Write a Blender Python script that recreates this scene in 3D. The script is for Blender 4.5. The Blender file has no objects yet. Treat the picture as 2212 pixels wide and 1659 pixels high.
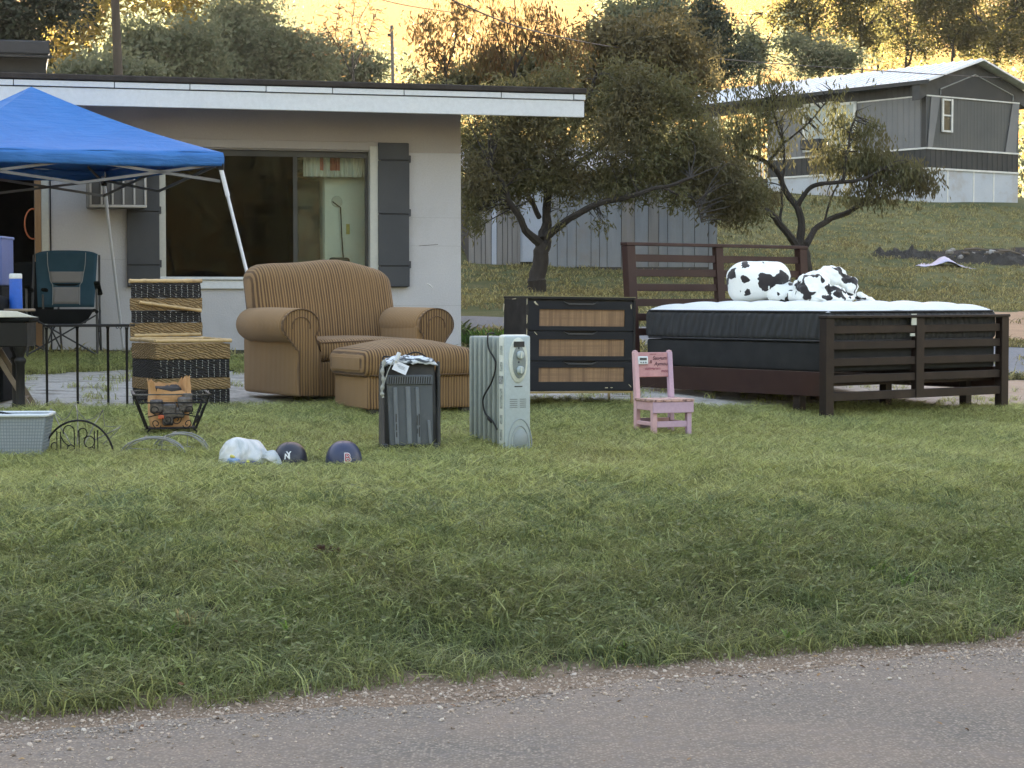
import bpy, bmesh, math, random
import numpy as np
from mathutils import Vector, Matrix, noise as mnoise

random.seed(7)
rng = np.random.default_rng(7)
R = math.radians
sc = bpy.context.scene
col = sc.collection

# ------------------------------------------------------------------ camera, sky, sun, exposure
F, PW, PH, YH = 4400.0, 2212.0, 1659.0, 640.0      # focal length and picture size, horizon line (photo units)
PITCH = math.atan((PH / 2 - YH) / F)
CAMZ = 0.95
cam_d = bpy.data.cameras.new('camera')
cam_d.sensor_width = 36.0
cam_d.lens = 36.0 * F / PW
cam_d.clip_start = 0.1
cam_d.clip_end = 2000
cam = bpy.data.objects.new('camera', cam_d)
cam.location = (0, 0, CAMZ)
cam.rotation_euler = (R(90) - PITCH, 0, 0)
col.objects.link(cam)
sc.camera = cam

SUN_EL, SUN_AZ = R(4.8), R(4)                      # low sun ahead of the camera, behind the woods
world = bpy.data.worlds.new('World')
sc.world = world
world.use_nodes = True
wn = world.node_tree
wn.nodes.clear()
w_out = wn.nodes.new('ShaderNodeOutputWorld')
w_bg = wn.nodes.new('ShaderNodeBackground')
w_sky = wn.nodes.new('ShaderNodeTexSky')
w_sky.sky_type = 'NISHITA'
w_sky.sun_disc = False
w_sky.sun_elevation = SUN_EL
w_sky.sun_rotation = SUN_AZ
w_sky.altitude = 100
w_sky.air_density = 1.2
w_sky.dust_density = 3.0
w_sky.ozone_density = 1.2
w_bg.inputs['Strength'].default_value = 0.15
# the phone's tone mapping holds back the glow: a soft shoulder over the whole dome, hue kept
def wnode(op, a, b=None):
    n = wn.nodes.new('ShaderNodeMath')
    n.operation = op
    for i, v in enumerate((a, b)):
        if v is None: continue
        if isinstance(v, (int, float)): n.inputs[i].default_value = v
        else: wn.links.new(v, n.inputs[i])
    return n.outputs[0]
w_sep = wn.nodes.new('ShaderNodeSeparateColor')
wn.links.new(w_sky.outputs[0], w_sep.inputs[0])
SKY_K, SKY_G = 0.27, .84
w_max = wnode('MAXIMUM', wnode('MAXIMUM', w_sep.outputs[0], w_sep.outputs[1]), wnode('MAXIMUM', w_sep.outputs[2], .0001))
w_val = wnode('MULTIPLY', wnode('SUBTRACT', 1.0, wnode('EXPONENT', wnode('MULTIPLY', w_max, -1.0 / SKY_K))), SKY_K)
w_cmb = wn.nodes.new('ShaderNodeCombineColor')
for i_ in range(3):
    wn.links.new(wnode('MULTIPLY', wnode('MULTIPLY', wnode('POWER', wnode('DIVIDE', w_sep.outputs[i_], w_max), SKY_G), w_val), (1.09, .98, 1.025)[i_]), w_cmb.inputs[i_])
wn.links.new(w_cmb.outputs[0], w_bg.inputs[0])
wn.links.new(w_bg.outputs[0], w_out.inputs[0])

sun_d = bpy.data.lights.new('sun', 'SUN')
sun_d.energy = 2.0
sun_d.angle = R(0.5)
sun_d.color = (1.0, 0.86, 0.66)
sun = bpy.data.objects.new('sun', sun_d)
sd = Vector((math.sin(SUN_AZ) * math.cos(SUN_EL), math.cos(SUN_AZ) * math.cos(SUN_EL), math.sin(SUN_EL)))
sun.rotation_euler = (-sd).to_track_quat('-Z', 'Y').to_euler()
sun.location = (0, 30, 40)
col.objects.link(sun)

sc.view_settings.view_transform = 'Standard'
sc.view_settings.look = 'None'
sc.view_settings.gamma = 1
sc.view_settings.use_curve_mapping = False
sc.view_settings.exposure = 5.55
sc.render.engine = 'CYCLES'
sc.cycles.use_denoising = True
sc.cycles.max_bounces = 8
sc.cycles.diffuse_bounces = 3
sc.cycles.transparent_max_bounces = 12
sc.cycles.volume_bounces = 1
sc.cycles.caustics_reflective = False
sc.cycles.caustics_refractive = False


# ------------------------------------------------------------------ geometry of the view and the terrain
def ray(x, y):
    dx, dy = x - PW / 2, PH / 2 - y
    c, s = math.cos(PITCH), math.sin(PITCH)
    return Vector((dx, F * c + dy * s, -F * s + dy * c))


def P(x, y, Y):
    """the point of the place seen at photo position x, y at distance Y"""
    d = ray(x, y)
    return Vector((0, 0, CAMZ)) + d * (Y / d.y)


G_S = [-60, -14, -7.3, -7, 0, .5, 1.2, 2.2, 3, 4, 5, 6, 8, 12, 16.5, 21.8, 24, 27.4, 33, 38.4, 45, 60, 100, 2000]
G_Z = [-.7, -.7, -.6, -.55, -.55, -.5, -.36, -.18, -.075, -.02, .05, .13, .24, .47, .72, 1.03, 1.36, 1.75, 2.6, 3.5, 4.1, 4.6, 5, 5]


def road_s(x, y):
    return (x + 1.8) * -0.4067 + (y - 7.17) * 0.9135


def ground_z(x, y):
    s = road_s(x, y)
    z = float(np.interp(s, G_S, G_Z))
    if s > 0:
        w = min(1, s / 3) * max(0, min(1, (14 - s) / 6))
        z -= .03 * min(max(x - 1, 0), 4) * w
        a = min(1, s / 2)
        z += a * .016 * mnoise.noise(Vector((x * .9, y * .9, 0)))
        if s < 2.6:
            z += a * .03 * mnoise.noise(Vector((x * 2.2, y * 2.2, 3)))
        if s > 14:
            z += .08 * min(1, (s - 14) / 8) * mnoise.noise(Vector((x * .22, y * .3, 7)))
    return z


def G(x, y):
    """ground point seen at photo position x, y"""
    d = ray(x, y).normalized()
    o = Vector((0, 0, CAMZ))
    t, st = 4.0, .25
    while t < 200:
        p = o + d * t
        if p.z < ground_z(p.x, p.y):
            for _ in range(12):
                st *= .5
                t += -st if p.z < ground_z(p.x, p.y) else st
                p = o + d * t
            return Vector((p.x, p.y, ground_z(p.x, p.y)))
        t += st
    return o + d * 60


def rot2(x, y, a):
    c, s = math.cos(a), math.sin(a)
    return x * c - y * s, x * s + y * c


def place(px, py, lx, ly, deg):
    """root position so that local (lx, ly) stands on the ground seen at px, py"""
    g = G(px, py)
    a, b = rot2(lx, ly, R(deg))
    return (g.x - a, g.y - b, g.z), R(deg)


def on_plane(px, py, loc, ang, ly):
    """local x and world z where the view through px, py meets the local plane y = ly"""
    n = Vector((-math.sin(ang), math.cos(ang), 0))
    o = Vector((0, 0, CAMZ))
    d = ray(px, py)
    q = Vector((loc[0], loc[1], 0)) + n * ly
    t = (q - o).dot(n) / d.dot(n)
    p = o + d * t
    v = p - Vector((loc[0], loc[1], 0))
    return v.x * math.cos(ang) + v.y * math.sin(ang), p.z


# ------------------------------------------------------------------ materials
def newmat(name):
    m = bpy.data.materials.new(name)
    m.use_nodes = True
    nt = m.node_tree
    nt.nodes.clear()
    out = nt.nodes.new('ShaderNodeOutputMaterial')
    b = nt.nodes.new('ShaderNodeBsdfPrincipled')
    nt.links.new(b.outputs[0], out.inputs[0])
    return m, nt, b, out


def N(nt, t, **kw):
    n = nt.nodes.new(t)
    for k, v in kw.items():
        if k.startswith('i_'):
            n.inputs[k[2:].replace('_', ' ')].default_value = v
        else:
            setattr(n, k, v)
    return n


def c4(c):
    return (c[0], c[1], c[2], 1)


def mixc(nt, fac, a, b, mode='MIX'):
    n = nt.nodes.new('ShaderNodeMix')
    n.data_type = 'RGBA'
    n.blend_type = mode
    for sock, v in ((n.inputs[0], fac), (n.inputs[6], a), (n.inputs[7], b)):
        if isinstance(v, (int, float)):
            sock.default_value = v
        elif isinstance(v, tuple):
            sock.default_value = c4(v)
        else:
            nt.links.new(v, sock)
    return n.outputs[2]


def ramp(nt, fac, lo, hi, a=0.0, b=1.0):
    n = nt.nodes.new('ShaderNodeMapRange')
    n.inputs[1].default_value = lo
    n.inputs[2].default_value = hi
    n.inputs[3].default_value = a
    n.inputs[4].default_value = b
    nt.links.new(fac, n.inputs[0])
    return n.outputs[0]


def math_(nt, op, a, b=None, c=None):
    n = nt.nodes.new('ShaderNodeMath')
    n.operation = op
    for i, v in enumerate((a, b, c)):
        if v is None:
            continue
        if isinstance(v, (int, float)):
            n.inputs[i].default_value = v
        else:
            nt.links.new(v, n.inputs[i])
    return n.outputs[0]


def noise_(nt, vec, scale, detail=4, rough=.55, dist=0.0):
    n = N(nt, 'ShaderNodeTexNoise')
    n.inputs['Scale'].default_value = scale
    n.inputs['Detail'].default_value = detail
    n.inputs['Roughness'].default_value = rough
    n.inputs['Distortion'].default_value = dist
    nt.links.new(vec, n.inputs['Vector'])
    return n.outputs[0]


def mapping(nt, vec, scale=(1, 1, 1), rot=(0, 0, 0), loc=(0, 0, 0)):
    n = N(nt, 'ShaderNodeMapping')
    n.inputs['Scale'].default_value = scale
    n.inputs['Rotation'].default_value = rot
    n.inputs['Location'].default_value = loc
    nt.links.new(vec, n.inputs['Vector'])
    return n.outputs[0]


def bump(nt, b, h, strength=.3, dist=.01):
    n = N(nt, 'ShaderNodeBump')
    n.inputs['Strength'].default_value = strength
    n.inputs['Distance'].default_value = dist
    nt.links.new(h, n.inputs['Height'])
    nt.links.new(n.outputs[0], b.inputs['Normal'])


def M(name, c1, c2=None, rough=.7, metal=0.0, ns=6, contrast=.25, fine=60, bs=.15, bd=.004, stretch=(1, 1, 1), dirt=None,
      dirt_s=2.5, dirt_amt=.5, spec=.5):
    """paint / plastic / wood / metal with two-tone noise, fine grain, worn patches and relief"""
    m, nt, b, out = newmat(name)
    tc = N(nt, 'ShaderNodeTexCoord').outputs['Object']
    v = mapping(nt, tc, stretch)
    if c2 is None:
        c2 = tuple(x * .78 for x in c1)
    n1 = noise_(nt, v, ns, 5)
    n2 = noise_(nt, v, fine, 3)
    fac = ramp(nt, n1, .5 - contrast, .5 + contrast)
    colr = mixc(nt, fac, tuple(c1), tuple(c2))
    colr = mixc(nt, ramp(nt, n2, .3, .7, 0, .35), colr, tuple(x * .7 for x in c1))
    if dirt:
        n3 = noise_(nt, tc, dirt_s, 6, .65)
        colr = mixc(nt, ramp(nt, n3, .52, .68, 0, dirt_amt), colr, tuple(dirt))
    nt.links.new(colr, b.inputs['Base Color'])
    nt.links.new(ramp(nt, n1, .3, .7, max(.05, rough - .08), min(1, rough + .1)), b.inputs['Roughness'])
    b.inputs['Metallic'].default_value = metal
    b.inputs['Specular IOR Level'].default_value = spec
    if bs:
        bump(nt, b, n2, bs, bd)
    return m


# ------------------------------------------------------------------ objects
def tag(o, label=None, cat=None, group=None, kind=None):
    if label: o['label'] = label
    if cat: o['category'] = cat
    if group: o['group'] = group
    if kind: o['kind'] = kind
    return o


def thing(name, label, cat, loc=(0, 0, 0), rz=0.0, group=None):
    o = bpy.data.objects.new(name, None)
    o.empty_display_size = .1
    col.objects.link(o)
    o.location = loc
    if isinstance(rz, (tuple, list)):
        o.rotation_euler = rz
    else:
        o.rotation_euler = (0, 0, rz)
    return tag(o, label, cat, group)


def link(name, me, mat, parent=None):
    o = bpy.data.objects.new(name, me)
    col.objects.link(o)
    if mat is not None and not me.materials:
        me.materials.append(mat)
    if parent is not None:
        o.parent = parent
    return o


def frame_at(p, q):
    d = (Vector(q) - Vector(p))
    l = d.length
    d.normalize()
    up = Vector((0, 0, 1)) if abs(d.z) < .95 else Vector((0, 1, 0))
    x = d.cross(up).normalized()
    z = x.cross(d).normalized()
    return d, x, z, l


class MB:
    def __init__(s):
        s.v, s.f = [], []

    def add(s, vs, fs):
        n = len(s.v)
        s.v += [tuple(v) for v in vs]
        s.f += [tuple(i + n for i in f) for f in fs]
        return s

    def box(s, c, d, rot=None):
        hx, hy, hz = d[0] / 2, d[1] / 2, d[2] / 2
        vs = [Vector((x, y, z)) for x in (-hx, hx) for y in (-hy, hy) for z in (-hz, hz)]
        if rot:
            m = rot if isinstance(rot, Matrix) else Matrix.Rotation(rot[2], 3, 'Z') @ Matrix.Rotation(rot[1], 3, 'Y') @ Matrix.Rotation(rot[0], 3, 'X')
            vs = [m @ v for v in vs]
        vs = [v + Vector(c) for v in vs]
        return s.add(vs, [(0, 1, 3, 2), (4, 6, 7, 5), (0, 4, 5, 1), (2, 3, 7, 6), (0, 2, 6, 4), (1, 5, 7, 3)])

    def b2(s, x0, x1, y0, y1, z0, z1):
        return s.box(((x0 + x1) / 2, (y0 + y1) / 2, (z0 + z1) / 2), (abs(x1 - x0), abs(y1 - y0), abs(z1 - z0)))

    def bar(s, p, q, w, h):
        d, x, z, l = frame_at(p, q)
        m = Matrix((x, d, z)).transposed()
        return s.box((Vector(p) + Vector(q)) / 2, (w, l, h), m)

    def tube(s, pts, r, n=6, cap=True, closed=False):
        pts = [Vector(p) for p in pts]
        k = len(pts)
        rs = r if isinstance(r, (list, tuple)) else [r] * k
        vs, fs = [], []
        prevx = None
        for i, p in enumerate(pts):
            a = pts[(i - 1) % k] if (i > 0 or closed) else p
            b = pts[(i + 1) % k] if (i < k - 1 or closed) else p
            d = (b - a)
            if d.length < 1e-9: d = Vector((0, 0, 1))
            d.normalize()
            if prevx is None:
                up = Vector((0, 0, 1)) if abs(d.z) < .9 else Vector((0, 1, 0))
                x = d.cross(up).normalized()
            else:
                x = (prevx - d * prevx.dot(d)).normalized()
            prevx = x
            y = d.cross(x)
            for j in range(n):
                t = 2 * math.pi * j / n
                vs.append(p + (x * math.cos(t) + y * math.sin(t)) * rs[i])
        segs = k if closed else k - 1
        for i in range(segs):
            i2 = (i + 1) % k
            for j in range(n):
                j2 = (j + 1) % n
                fs.append((i * n + j, i * n + j2, i2 * n + j2, i2 * n + j))
        if cap and not closed:
            fs.append(tuple(range(n))[::-1])
            fs.append(tuple((k - 1) * n + j for j in range(n)))
        return s.add(vs, fs)

    def lathe(s, prof, c=(0, 0, 0), n=20, axis='z', sx=1, sy=1):
        vs, fs = [], []
        k = len(prof)
        for (r, h) in prof:
            for j in range(n):
                t = 2 * math.pi * j / n
                a, b = r * math.cos(t) * sx, r * math.sin(t) * sy
                v = {'z': (a, b, h), 'y': (a, h, b), 'x': (h, a, b)}[axis]
                vs.append(Vector(v) + Vector(c))
        for i in range(k - 1):
            for j in range(n):
                j2 = (j + 1) % n
                fs.append((i * n + j, i * n + j2, (i + 1) * n + j2, (i + 1) * n + j))
        fs.append(tuple(range(n))[::-1])
        fs.append(tuple((k - 1) * n + j for j in range(n)))
        return s.add(vs, fs)

    def prism(s, poly, a0, a1, axis='y'):
        """polygon extruded along an axis; poly in the other two coordinates"""
        def mk(u, w, a):
            return {'y': (u, a, w), 'x': (a, u, w), 'z': (u, w, a)}[axis]
        n = len(poly)
        vs = [mk(u, w, a0) for u, w in poly] + [mk(u, w, a1) for u, w in poly]
        fs = [tuple(range(n)), tuple(range(n, 2 * n))[::-1]]
        for i in range(n):
            j = (i + 1) % n
            fs.append((i, i + n, j + n, j))
        return s.add(vs, fs)

    def soft(s, c, d, r=.05, puff=(0, 0, 0), seg=6, cs=3, fn=None, rot=None):
        """cushion-like rounded box"""
        h = [d[0] / 2, d[1] / 2, d[2] / 2]
        r = min(r, min(h) * .98)
        def ticks(hh):
            inner = hh - r
            a = [-(inner + r * math.sin(math.pi / 2 * k / cs)) for k in range(cs, 0, -1)]
            return a + list(np.linspace(-inner, inner, seg + 1)) + [-x for x in a[::-1]]
        T = [ticks(x) for x in h]
        bm_v, bm_f, idx = [], [], {}
        def put(q):
            inner = [max(-(h[i] - r), min(h[i] - r, q[i])) for i in range(3)]
            dv = Vector([q[i] - inner[i] for i in range(3)])
            p = Vector(inner)
            if dv.length > 1e-9:
                p = p + dv.normalized() * r
            u = [p[i] / h[i] for i in range(3)]
            o = p.copy()
            for i in range(3):
                if puff[i]:
                    j, k = (i + 1) % 3, (i + 2) % 3
                    o[i] += puff[i] * u[i] * max(0, 1 - u[j] ** 2) * max(0, 1 - u[k] ** 2)
            if fn: o = Vector(fn(o.x, o.y, o.z, u))
            return o
        def vid(q):
            key = tuple(round(a, 5) for a in q)
            if key not in idx:
                idx[key] = len(bm_v)
                bm_v.append(put(q))
            return idx[key]
        for ax in range(3):
            j, k = (ax + 1) % 3, (ax + 2) % 3
            for sg in (-1, 1):
                for a in range(len(T[j]) - 1):
                    for b in range(len(T[k]) - 1):
                        quad = []
                        for (da, db) in ((0, 0), (1, 0), (1, 1), (0, 1)):
                            q = [0, 0, 0]
                            q[ax] = sg * h[ax]
                            q[j] = T[j][a + da]
                            q[k] = T[k][b + db]
                            quad.append(vid(q))
                        if sg < 0: quad = quad[::-1]
                        if len(set(quad)) >= 3: bm_f.append(tuple(dict.fromkeys(quad)))
        if rot:
            m = Matrix.Rotation(rot[2], 3, 'Z') @ Matrix.Rotation(rot[1], 3, 'Y') @ Matrix.Rotation(rot[0], 3, 'X')
            bm_v = [m @ v for v in bm_v]
        return s.add([v + Vector(c) for v in bm_v], bm_f)

    def mesh(s, name, bevel=0, smooth=False, bseg=1):
        me = bpy.data.meshes.new(name)
        me.from_pydata([tuple(v) for v in s.v], [], s.f)
        bm = bmesh.new()
        bm.from_mesh(me)
        bmesh.ops.recalc_face_normals(bm, faces=bm.faces)
        if bevel:
            es = [e for e in bm.edges if len(e.link_faces) == 2 and e.calc_face_angle(0) > R(35)]
            bmesh.ops.bevel(bm, geom=es, offset=bevel, segments=bseg, affect='EDGES', clamp_overlap=True, profile=.5)
        bm.to_mesh(me)
        bm.free()
        if smooth:
            me.polygons.foreach_set('use_smooth', [True] * len(me.polygons))
            me.set_sharp_from_angle(angle=R(45))
        return me

    def build(s, name, mat, parent=None, bevel=0, smooth=False, bseg=1):
        return link(name, s.mesh(name, bevel, smooth, bseg), mat, parent)


def arc(cx, cz, r, a0, a1, n, y=0, rz=None):
    rz = r if rz is None else rz
    return [(cx + r * math.cos(a0 + (a1 - a0) * i / n), y, cz + rz * math.sin(a0 + (a1 - a0) * i / n)) for i in range(n + 1)]


def bez(p, n=12):
    """Catmull-Rom through points"""
    p = [Vector(q) for q in p]
    q = [p[0] * 2 - p[1]] + p + [p[-1] * 2 - p[-2]]
    out = []
    for i in range(1, len(q) - 2):
        for k in range(n):
            t = k / n
            out.append(.5 * ((2 * q[i]) + (-q[i - 1] + q[i + 1]) * t + (2 * q[i - 1] - 5 * q[i] + 4 * q[i + 1] - q[i + 2]) * t * t +
                             (-q[i - 1] + 3 * q[i] - 3 * q[i + 1] + q[i + 2]) * t ** 3))
    out.append(p[-1])
    return out


def text_geo(txt, size, shear=0.0, bold=0.0, extrude=0.0):
    cu = bpy.data.curves.new('lettering', 'FONT')
    cu.body = txt
    cu.size = size
    cu.shear = shear
    cu.offset = bold
    cu.extrude = extrude
    cu.align_x = 'CENTER'
    cu.align_y = 'CENTER'
    cu.resolution_u = 3
    o = bpy.data.objects.new('lettering', cu)
    me = bpy.data.meshes.new_from_object(o)
    vs = [v.co.copy() for v in me.vertices]
    fs = [tuple(p.vertices) for p in me.polygons]
    bpy.data.objects.remove(o)
    bpy.data.curves.remove(cu)
    return vs, fs

# ------------------------------------------------------------------ the ground
def poly_world(pts):
    return [(g.x, g.y) for g in (G(x, y) for x, y in pts)]


def inpoly(poly, x, y):
    r = False
    j = len(poly) - 1
    for i in range(len(poly)):
        xi, yi = poly[i]
        xj, yj = poly[j]
        if (yi > y) != (yj > y) and x < (xj - xi) * (y - yi) / (yj - yi + 1e-12) + xi:
            r = not r
        j = i
    return r


GRAVEL = poly_world([(-700, 806), (0, 812), (130, 806), (280, 798), (520, 804), (800, 812), (1000, 812), (1150, 806), (1400, 812), (1800, 814), (2700, 818),
                     (2700, 884), (2212, 884), (1800, 885), (1540, 882), (1400, 874), (1150, 870), (800, 876), (500, 882), (280, 888), (0, 891), (-700, 893)])
LANE = poly_world([(300, 676), (900, 681), (1090, 684), (1400, 705), (2212, 752), (2700, 775), (2700, 816), (2212, 812), (1800, 800), (1400, 748), (1090, 714), (900, 711), (300, 705)])
DIRT = poly_world([(1500, 674), (1800, 673), (2700, 671), (2700, 738), (2212, 735), (1800, 728), (1500, 722)])
MULCH = poly_world([(1900, 545), (1990, 560), (2080, 572), (2300, 580), (2300, 533), (2050, 540)])


def steps(a, b, d):
    return list(np.arange(a, b, d))


def grow(a, b, d, k):
    out, x = [], a
    while x < b:
        out.append(x)
        x += d
        d *= k
    return out + [b]


xs = [-v for v in grow(7.2, 500, .16, 1.12)][::-1] + steps(-7.1, 8.0, .1) + grow(8.0, 500, .12, 1.12)
ys = [-v for v in grow(-5.0, 200, .3, 1.2)][::-1][:-1] + steps(5.0, 24, .1) + steps(24, 62, .35) + grow(62, 900, .5, 1.13)
nx, ny = len(xs), len(ys)
gv = np.array([(x, y, ground_z(x, y)) for y in ys for x in xs], dtype=np.float32)
ii, jj = np.meshgrid(np.arange(nx - 1), np.arange(ny - 1))
a = (jj * nx + ii).ravel()
gf = np.stack([a, a + 1, a + nx + 1, a + nx], 1)
me = bpy.data.meshes.new('ground')
me.from_pydata(gv.tolist(), [], gf.tolist())
me.polygons.foreach_set('use_smooth', [True] * len(me.polygons))
for nm, poly in (('gravel_mask', GRAVEL), ('lane_mask', LANE), ('dirt_mask', DIRT), ('mulch_mask', MULCH)):
    px_ = [p[0] for p in poly]
    py_ = [p[1] for p in poly]
    bx = (min(px_), max(px_), min(py_), max(py_))
    vals = [1.0 if (bx[0] <= v[0] <= bx[1] and bx[2] <= v[1] <= bx[3] and inpoly(poly, v[0], v[1])) else 0.0 for v in gv]
    at = me.attributes.new(nm, 'FLOAT', 'POINT')
    at.data.foreach_set('value', vals)
at = me.attributes.new('road_dist', 'FLOAT', 'POINT')
at.data.foreach_set('value', [road_s(v[0], v[1]) for v in gv])

m, nt, b, out = newmat('ground_soil_and_turf')
geo = N(nt, 'ShaderNodeNewGeometry').outputs['Position']
att = lambda n: N(nt, 'ShaderNodeAttribute', attribute_name=n).outputs['Fac']
n_big = noise_(nt, geo, .35, 4, .6)
n_mid = noise_(nt, geo, 2.2, 5, .65)
n_fin = noise_(nt, geo, 38, 5, .7)
n_str = noise_(nt, mapping(nt, geo, (.7, 2.4, 1)), 1.0, 6, .68)
n_str2 = noise_(nt, mapping(nt, geo, (1.1, 3.2, 1)), 3.0, 5, .7)
turf = mixc(nt, ramp(nt, n_str, .36, .64), (.17, .165, .065), (.075, .098, .038))
turf = mixc(nt, ramp(nt, n_str2, .42, .62, 0, .75), turf, (.21, .185, .09))
turf = mixc(nt, ramp(nt, n_big, .45, .62, 0, .55), turf, (.048, .068, .026))
turf = mixc(nt, ramp(nt, n_fin, .35, .65, 0, .5), turf, (.055, .062, .028))
soil = mixc(nt, ramp(nt, n_mid, .35, .65), (.050, .050, .026), (.035, .040, .020))
soil = mixc(nt, ramp(nt, n_fin, .4, .6, 0, .6), soil, (.075, .07, .038))
far = ramp(nt, att('road_dist'), 11, 16)
base = mixc(nt, far, soil, turf)
mn = math_(nt, 'MULTIPLY', math_(nt, 'SUBTRACT', n_mid, .5), 1.6)
mn = math_(nt, 'ADD', mn, math_(nt, 'MULTIPLY', math_(nt, 'SUBTRACT', n_fin, .5), .5))
gr_c = mixc(nt, ramp(nt, n_fin, .32, .68), (.62, .58, .53), (.38, .355, .32))
gr_c = mixc(nt, ramp(nt, n_str2, .5, .64, 0, .75), gr_c, (.15, .135, .10))
xpos = N(nt, 'ShaderNodeSeparateXYZ')
nt.links.new(geo, xpos.inputs[0])
gr_c = mixc(nt, ramp(nt, xpos.outputs[0], 2.2, 4.8, 0, .75), gr_c, (.42, .27, .17))
base = mixc(nt, ramp(nt, math_(nt, 'ADD', att('gravel_mask'), mn), .42, .58), base, gr_c)
la_c = mixc(nt, ramp(nt, n_fin, .35, .65), (.27, .27, .28), (.19, .19, .2))
base = mixc(nt, ramp(nt, math_(nt, 'ADD', att('lane_mask'), math_(nt, 'MULTIPLY', mn, .5)), .45, .55), base, la_c)
base = mixc(nt, ramp(nt, math_(nt, 'ADD', att('dirt_mask'), mn), .42, .58), base, mixc(nt, ramp(nt, n_str2, .35, .65), (.5, .33, .21), (.36, .24, .16)))
base = mixc(nt, ramp(nt, math_(nt, 'ADD', att('mulch_mask'), mn), .42, .58), base, mixc(nt, ramp(nt, n_fin, .35, .65), (.05, .04, .035), (.028, .024, .022)))
edge = math_(nt, 'ADD', att('road_dist'), math_(nt, 'MULTIPLY', math_(nt, 'SUBTRACT', n_mid, .5), .5))
sh_c = mixc(nt, ramp(nt, n_fin, .35, .65), (.30, .225, .16), (.15, .11, .08))
base = mixc(nt, ramp(nt, edge, .16, .04), base, sh_c)
nt.links.new(base, b.inputs['Base Color'])
b.inputs['Roughness'].default_value = .95
b.inputs['Specular IOR Level'].default_value = .15
bp = math_(nt, 'ADD', math_(nt, 'MULTIPLY', n_str2, 1.0), math_(nt, 'MULTIPLY', n_fin, .35))
bump(nt, b, bp, .9, .06)
ground = link('ground', me, m)
tag(ground, kind='structure')

# ---- the paved road in front of the lawn
U = (math.cos(math.atan2(.4067, .9135)), math.sin(math.atan2(.4067, .9135)))
def rw(t, s):
    return (-1.8 + U[0] * t - U[1] * s, 7.17 + U[1] * t + U[0] * s)


def road_h(s):
    return float(np.interp(s, G_S, G_Z)) + .004


tt = sorted(set([-60, -40, -25, -15, -10] + [round(v, 3) for v in steps(-6, 9, .06)] + [12, 18, 30, 60, 120, 300]))
ss = [-.3, -.45, -.8, -1.5, -3, -5, -7.0]
rv, rf = [], []
for t in tt:
    j = .13 * mnoise.noise(Vector((t * .9, 0, 0))) + .07 * mnoise.noise(Vector((t * 4, 5, 0))) + .035 * mnoise.noise(Vector((t * 14, 9, 0)))
    for k, s in enumerate(ss):
        s2 = s + (j if k == 0 else (j * .4 if k == 1 else 0))
        x, y = rw(t, s2)
        rv.append((x, y, road_h(s2) + (-.003 if k == 0 else 0)))
for i in range(len(tt) - 1):
    for k in range(len(ss) - 1):
        p = i * len(ss) + k
        rf.append((p, p + len(ss), p + len(ss) + 1, p + 1))
me = bpy.data.meshes.new('road')
me.from_pydata(rv, [], rf)
m, nt, b, out = newmat('worn_chip_asphalt')
geo = N(nt, 'ShaderNodeNewGeometry').outputs['Position']
vo = N(nt, 'ShaderNodeTexVoronoi')
vo.inputs['Scale'].default_value = 88
nt.links.new(geo, vo.inputs['Vector'])
n1 = noise_(nt, geo, 1.3, 5, .6)
n2 = noise_(nt, geo, 90, 3, .7)
n3 = noise_(nt, geo, 9, 5, .7)
cell = N(nt, 'ShaderNodeSeparateColor')
nt.links.new(vo.outputs['Color'], cell.inputs[0])
cc = mixc(nt, ramp(nt, cell.outputs[0], .1, .95), (.145, .125, .10), (.34, .29, .23))
cc = mixc(nt, ramp(nt, vo.outputs['Distance'], .25, .6, 0, .8), cc, (.11, .10, .09))
cc = mixc(nt, ramp(nt, n1, .35, .65, 0, .45), cc, (.27, .205, .155))
cc = mixc(nt, ramp(nt, n3, .5, .7, 0, .5), cc, (.17, .15, .14))
nt.links.new(cc, b.inputs['Base Color'])
b.inputs['Roughness'].default_value = .9
b.inputs['Specular IOR Level'].default_value = .25
bump(nt, b, math_(nt, 'SUBTRACT', n2, vo.outputs['Distance']), .5, .006)
tag(link('road', me, m), kind='structure')


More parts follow.
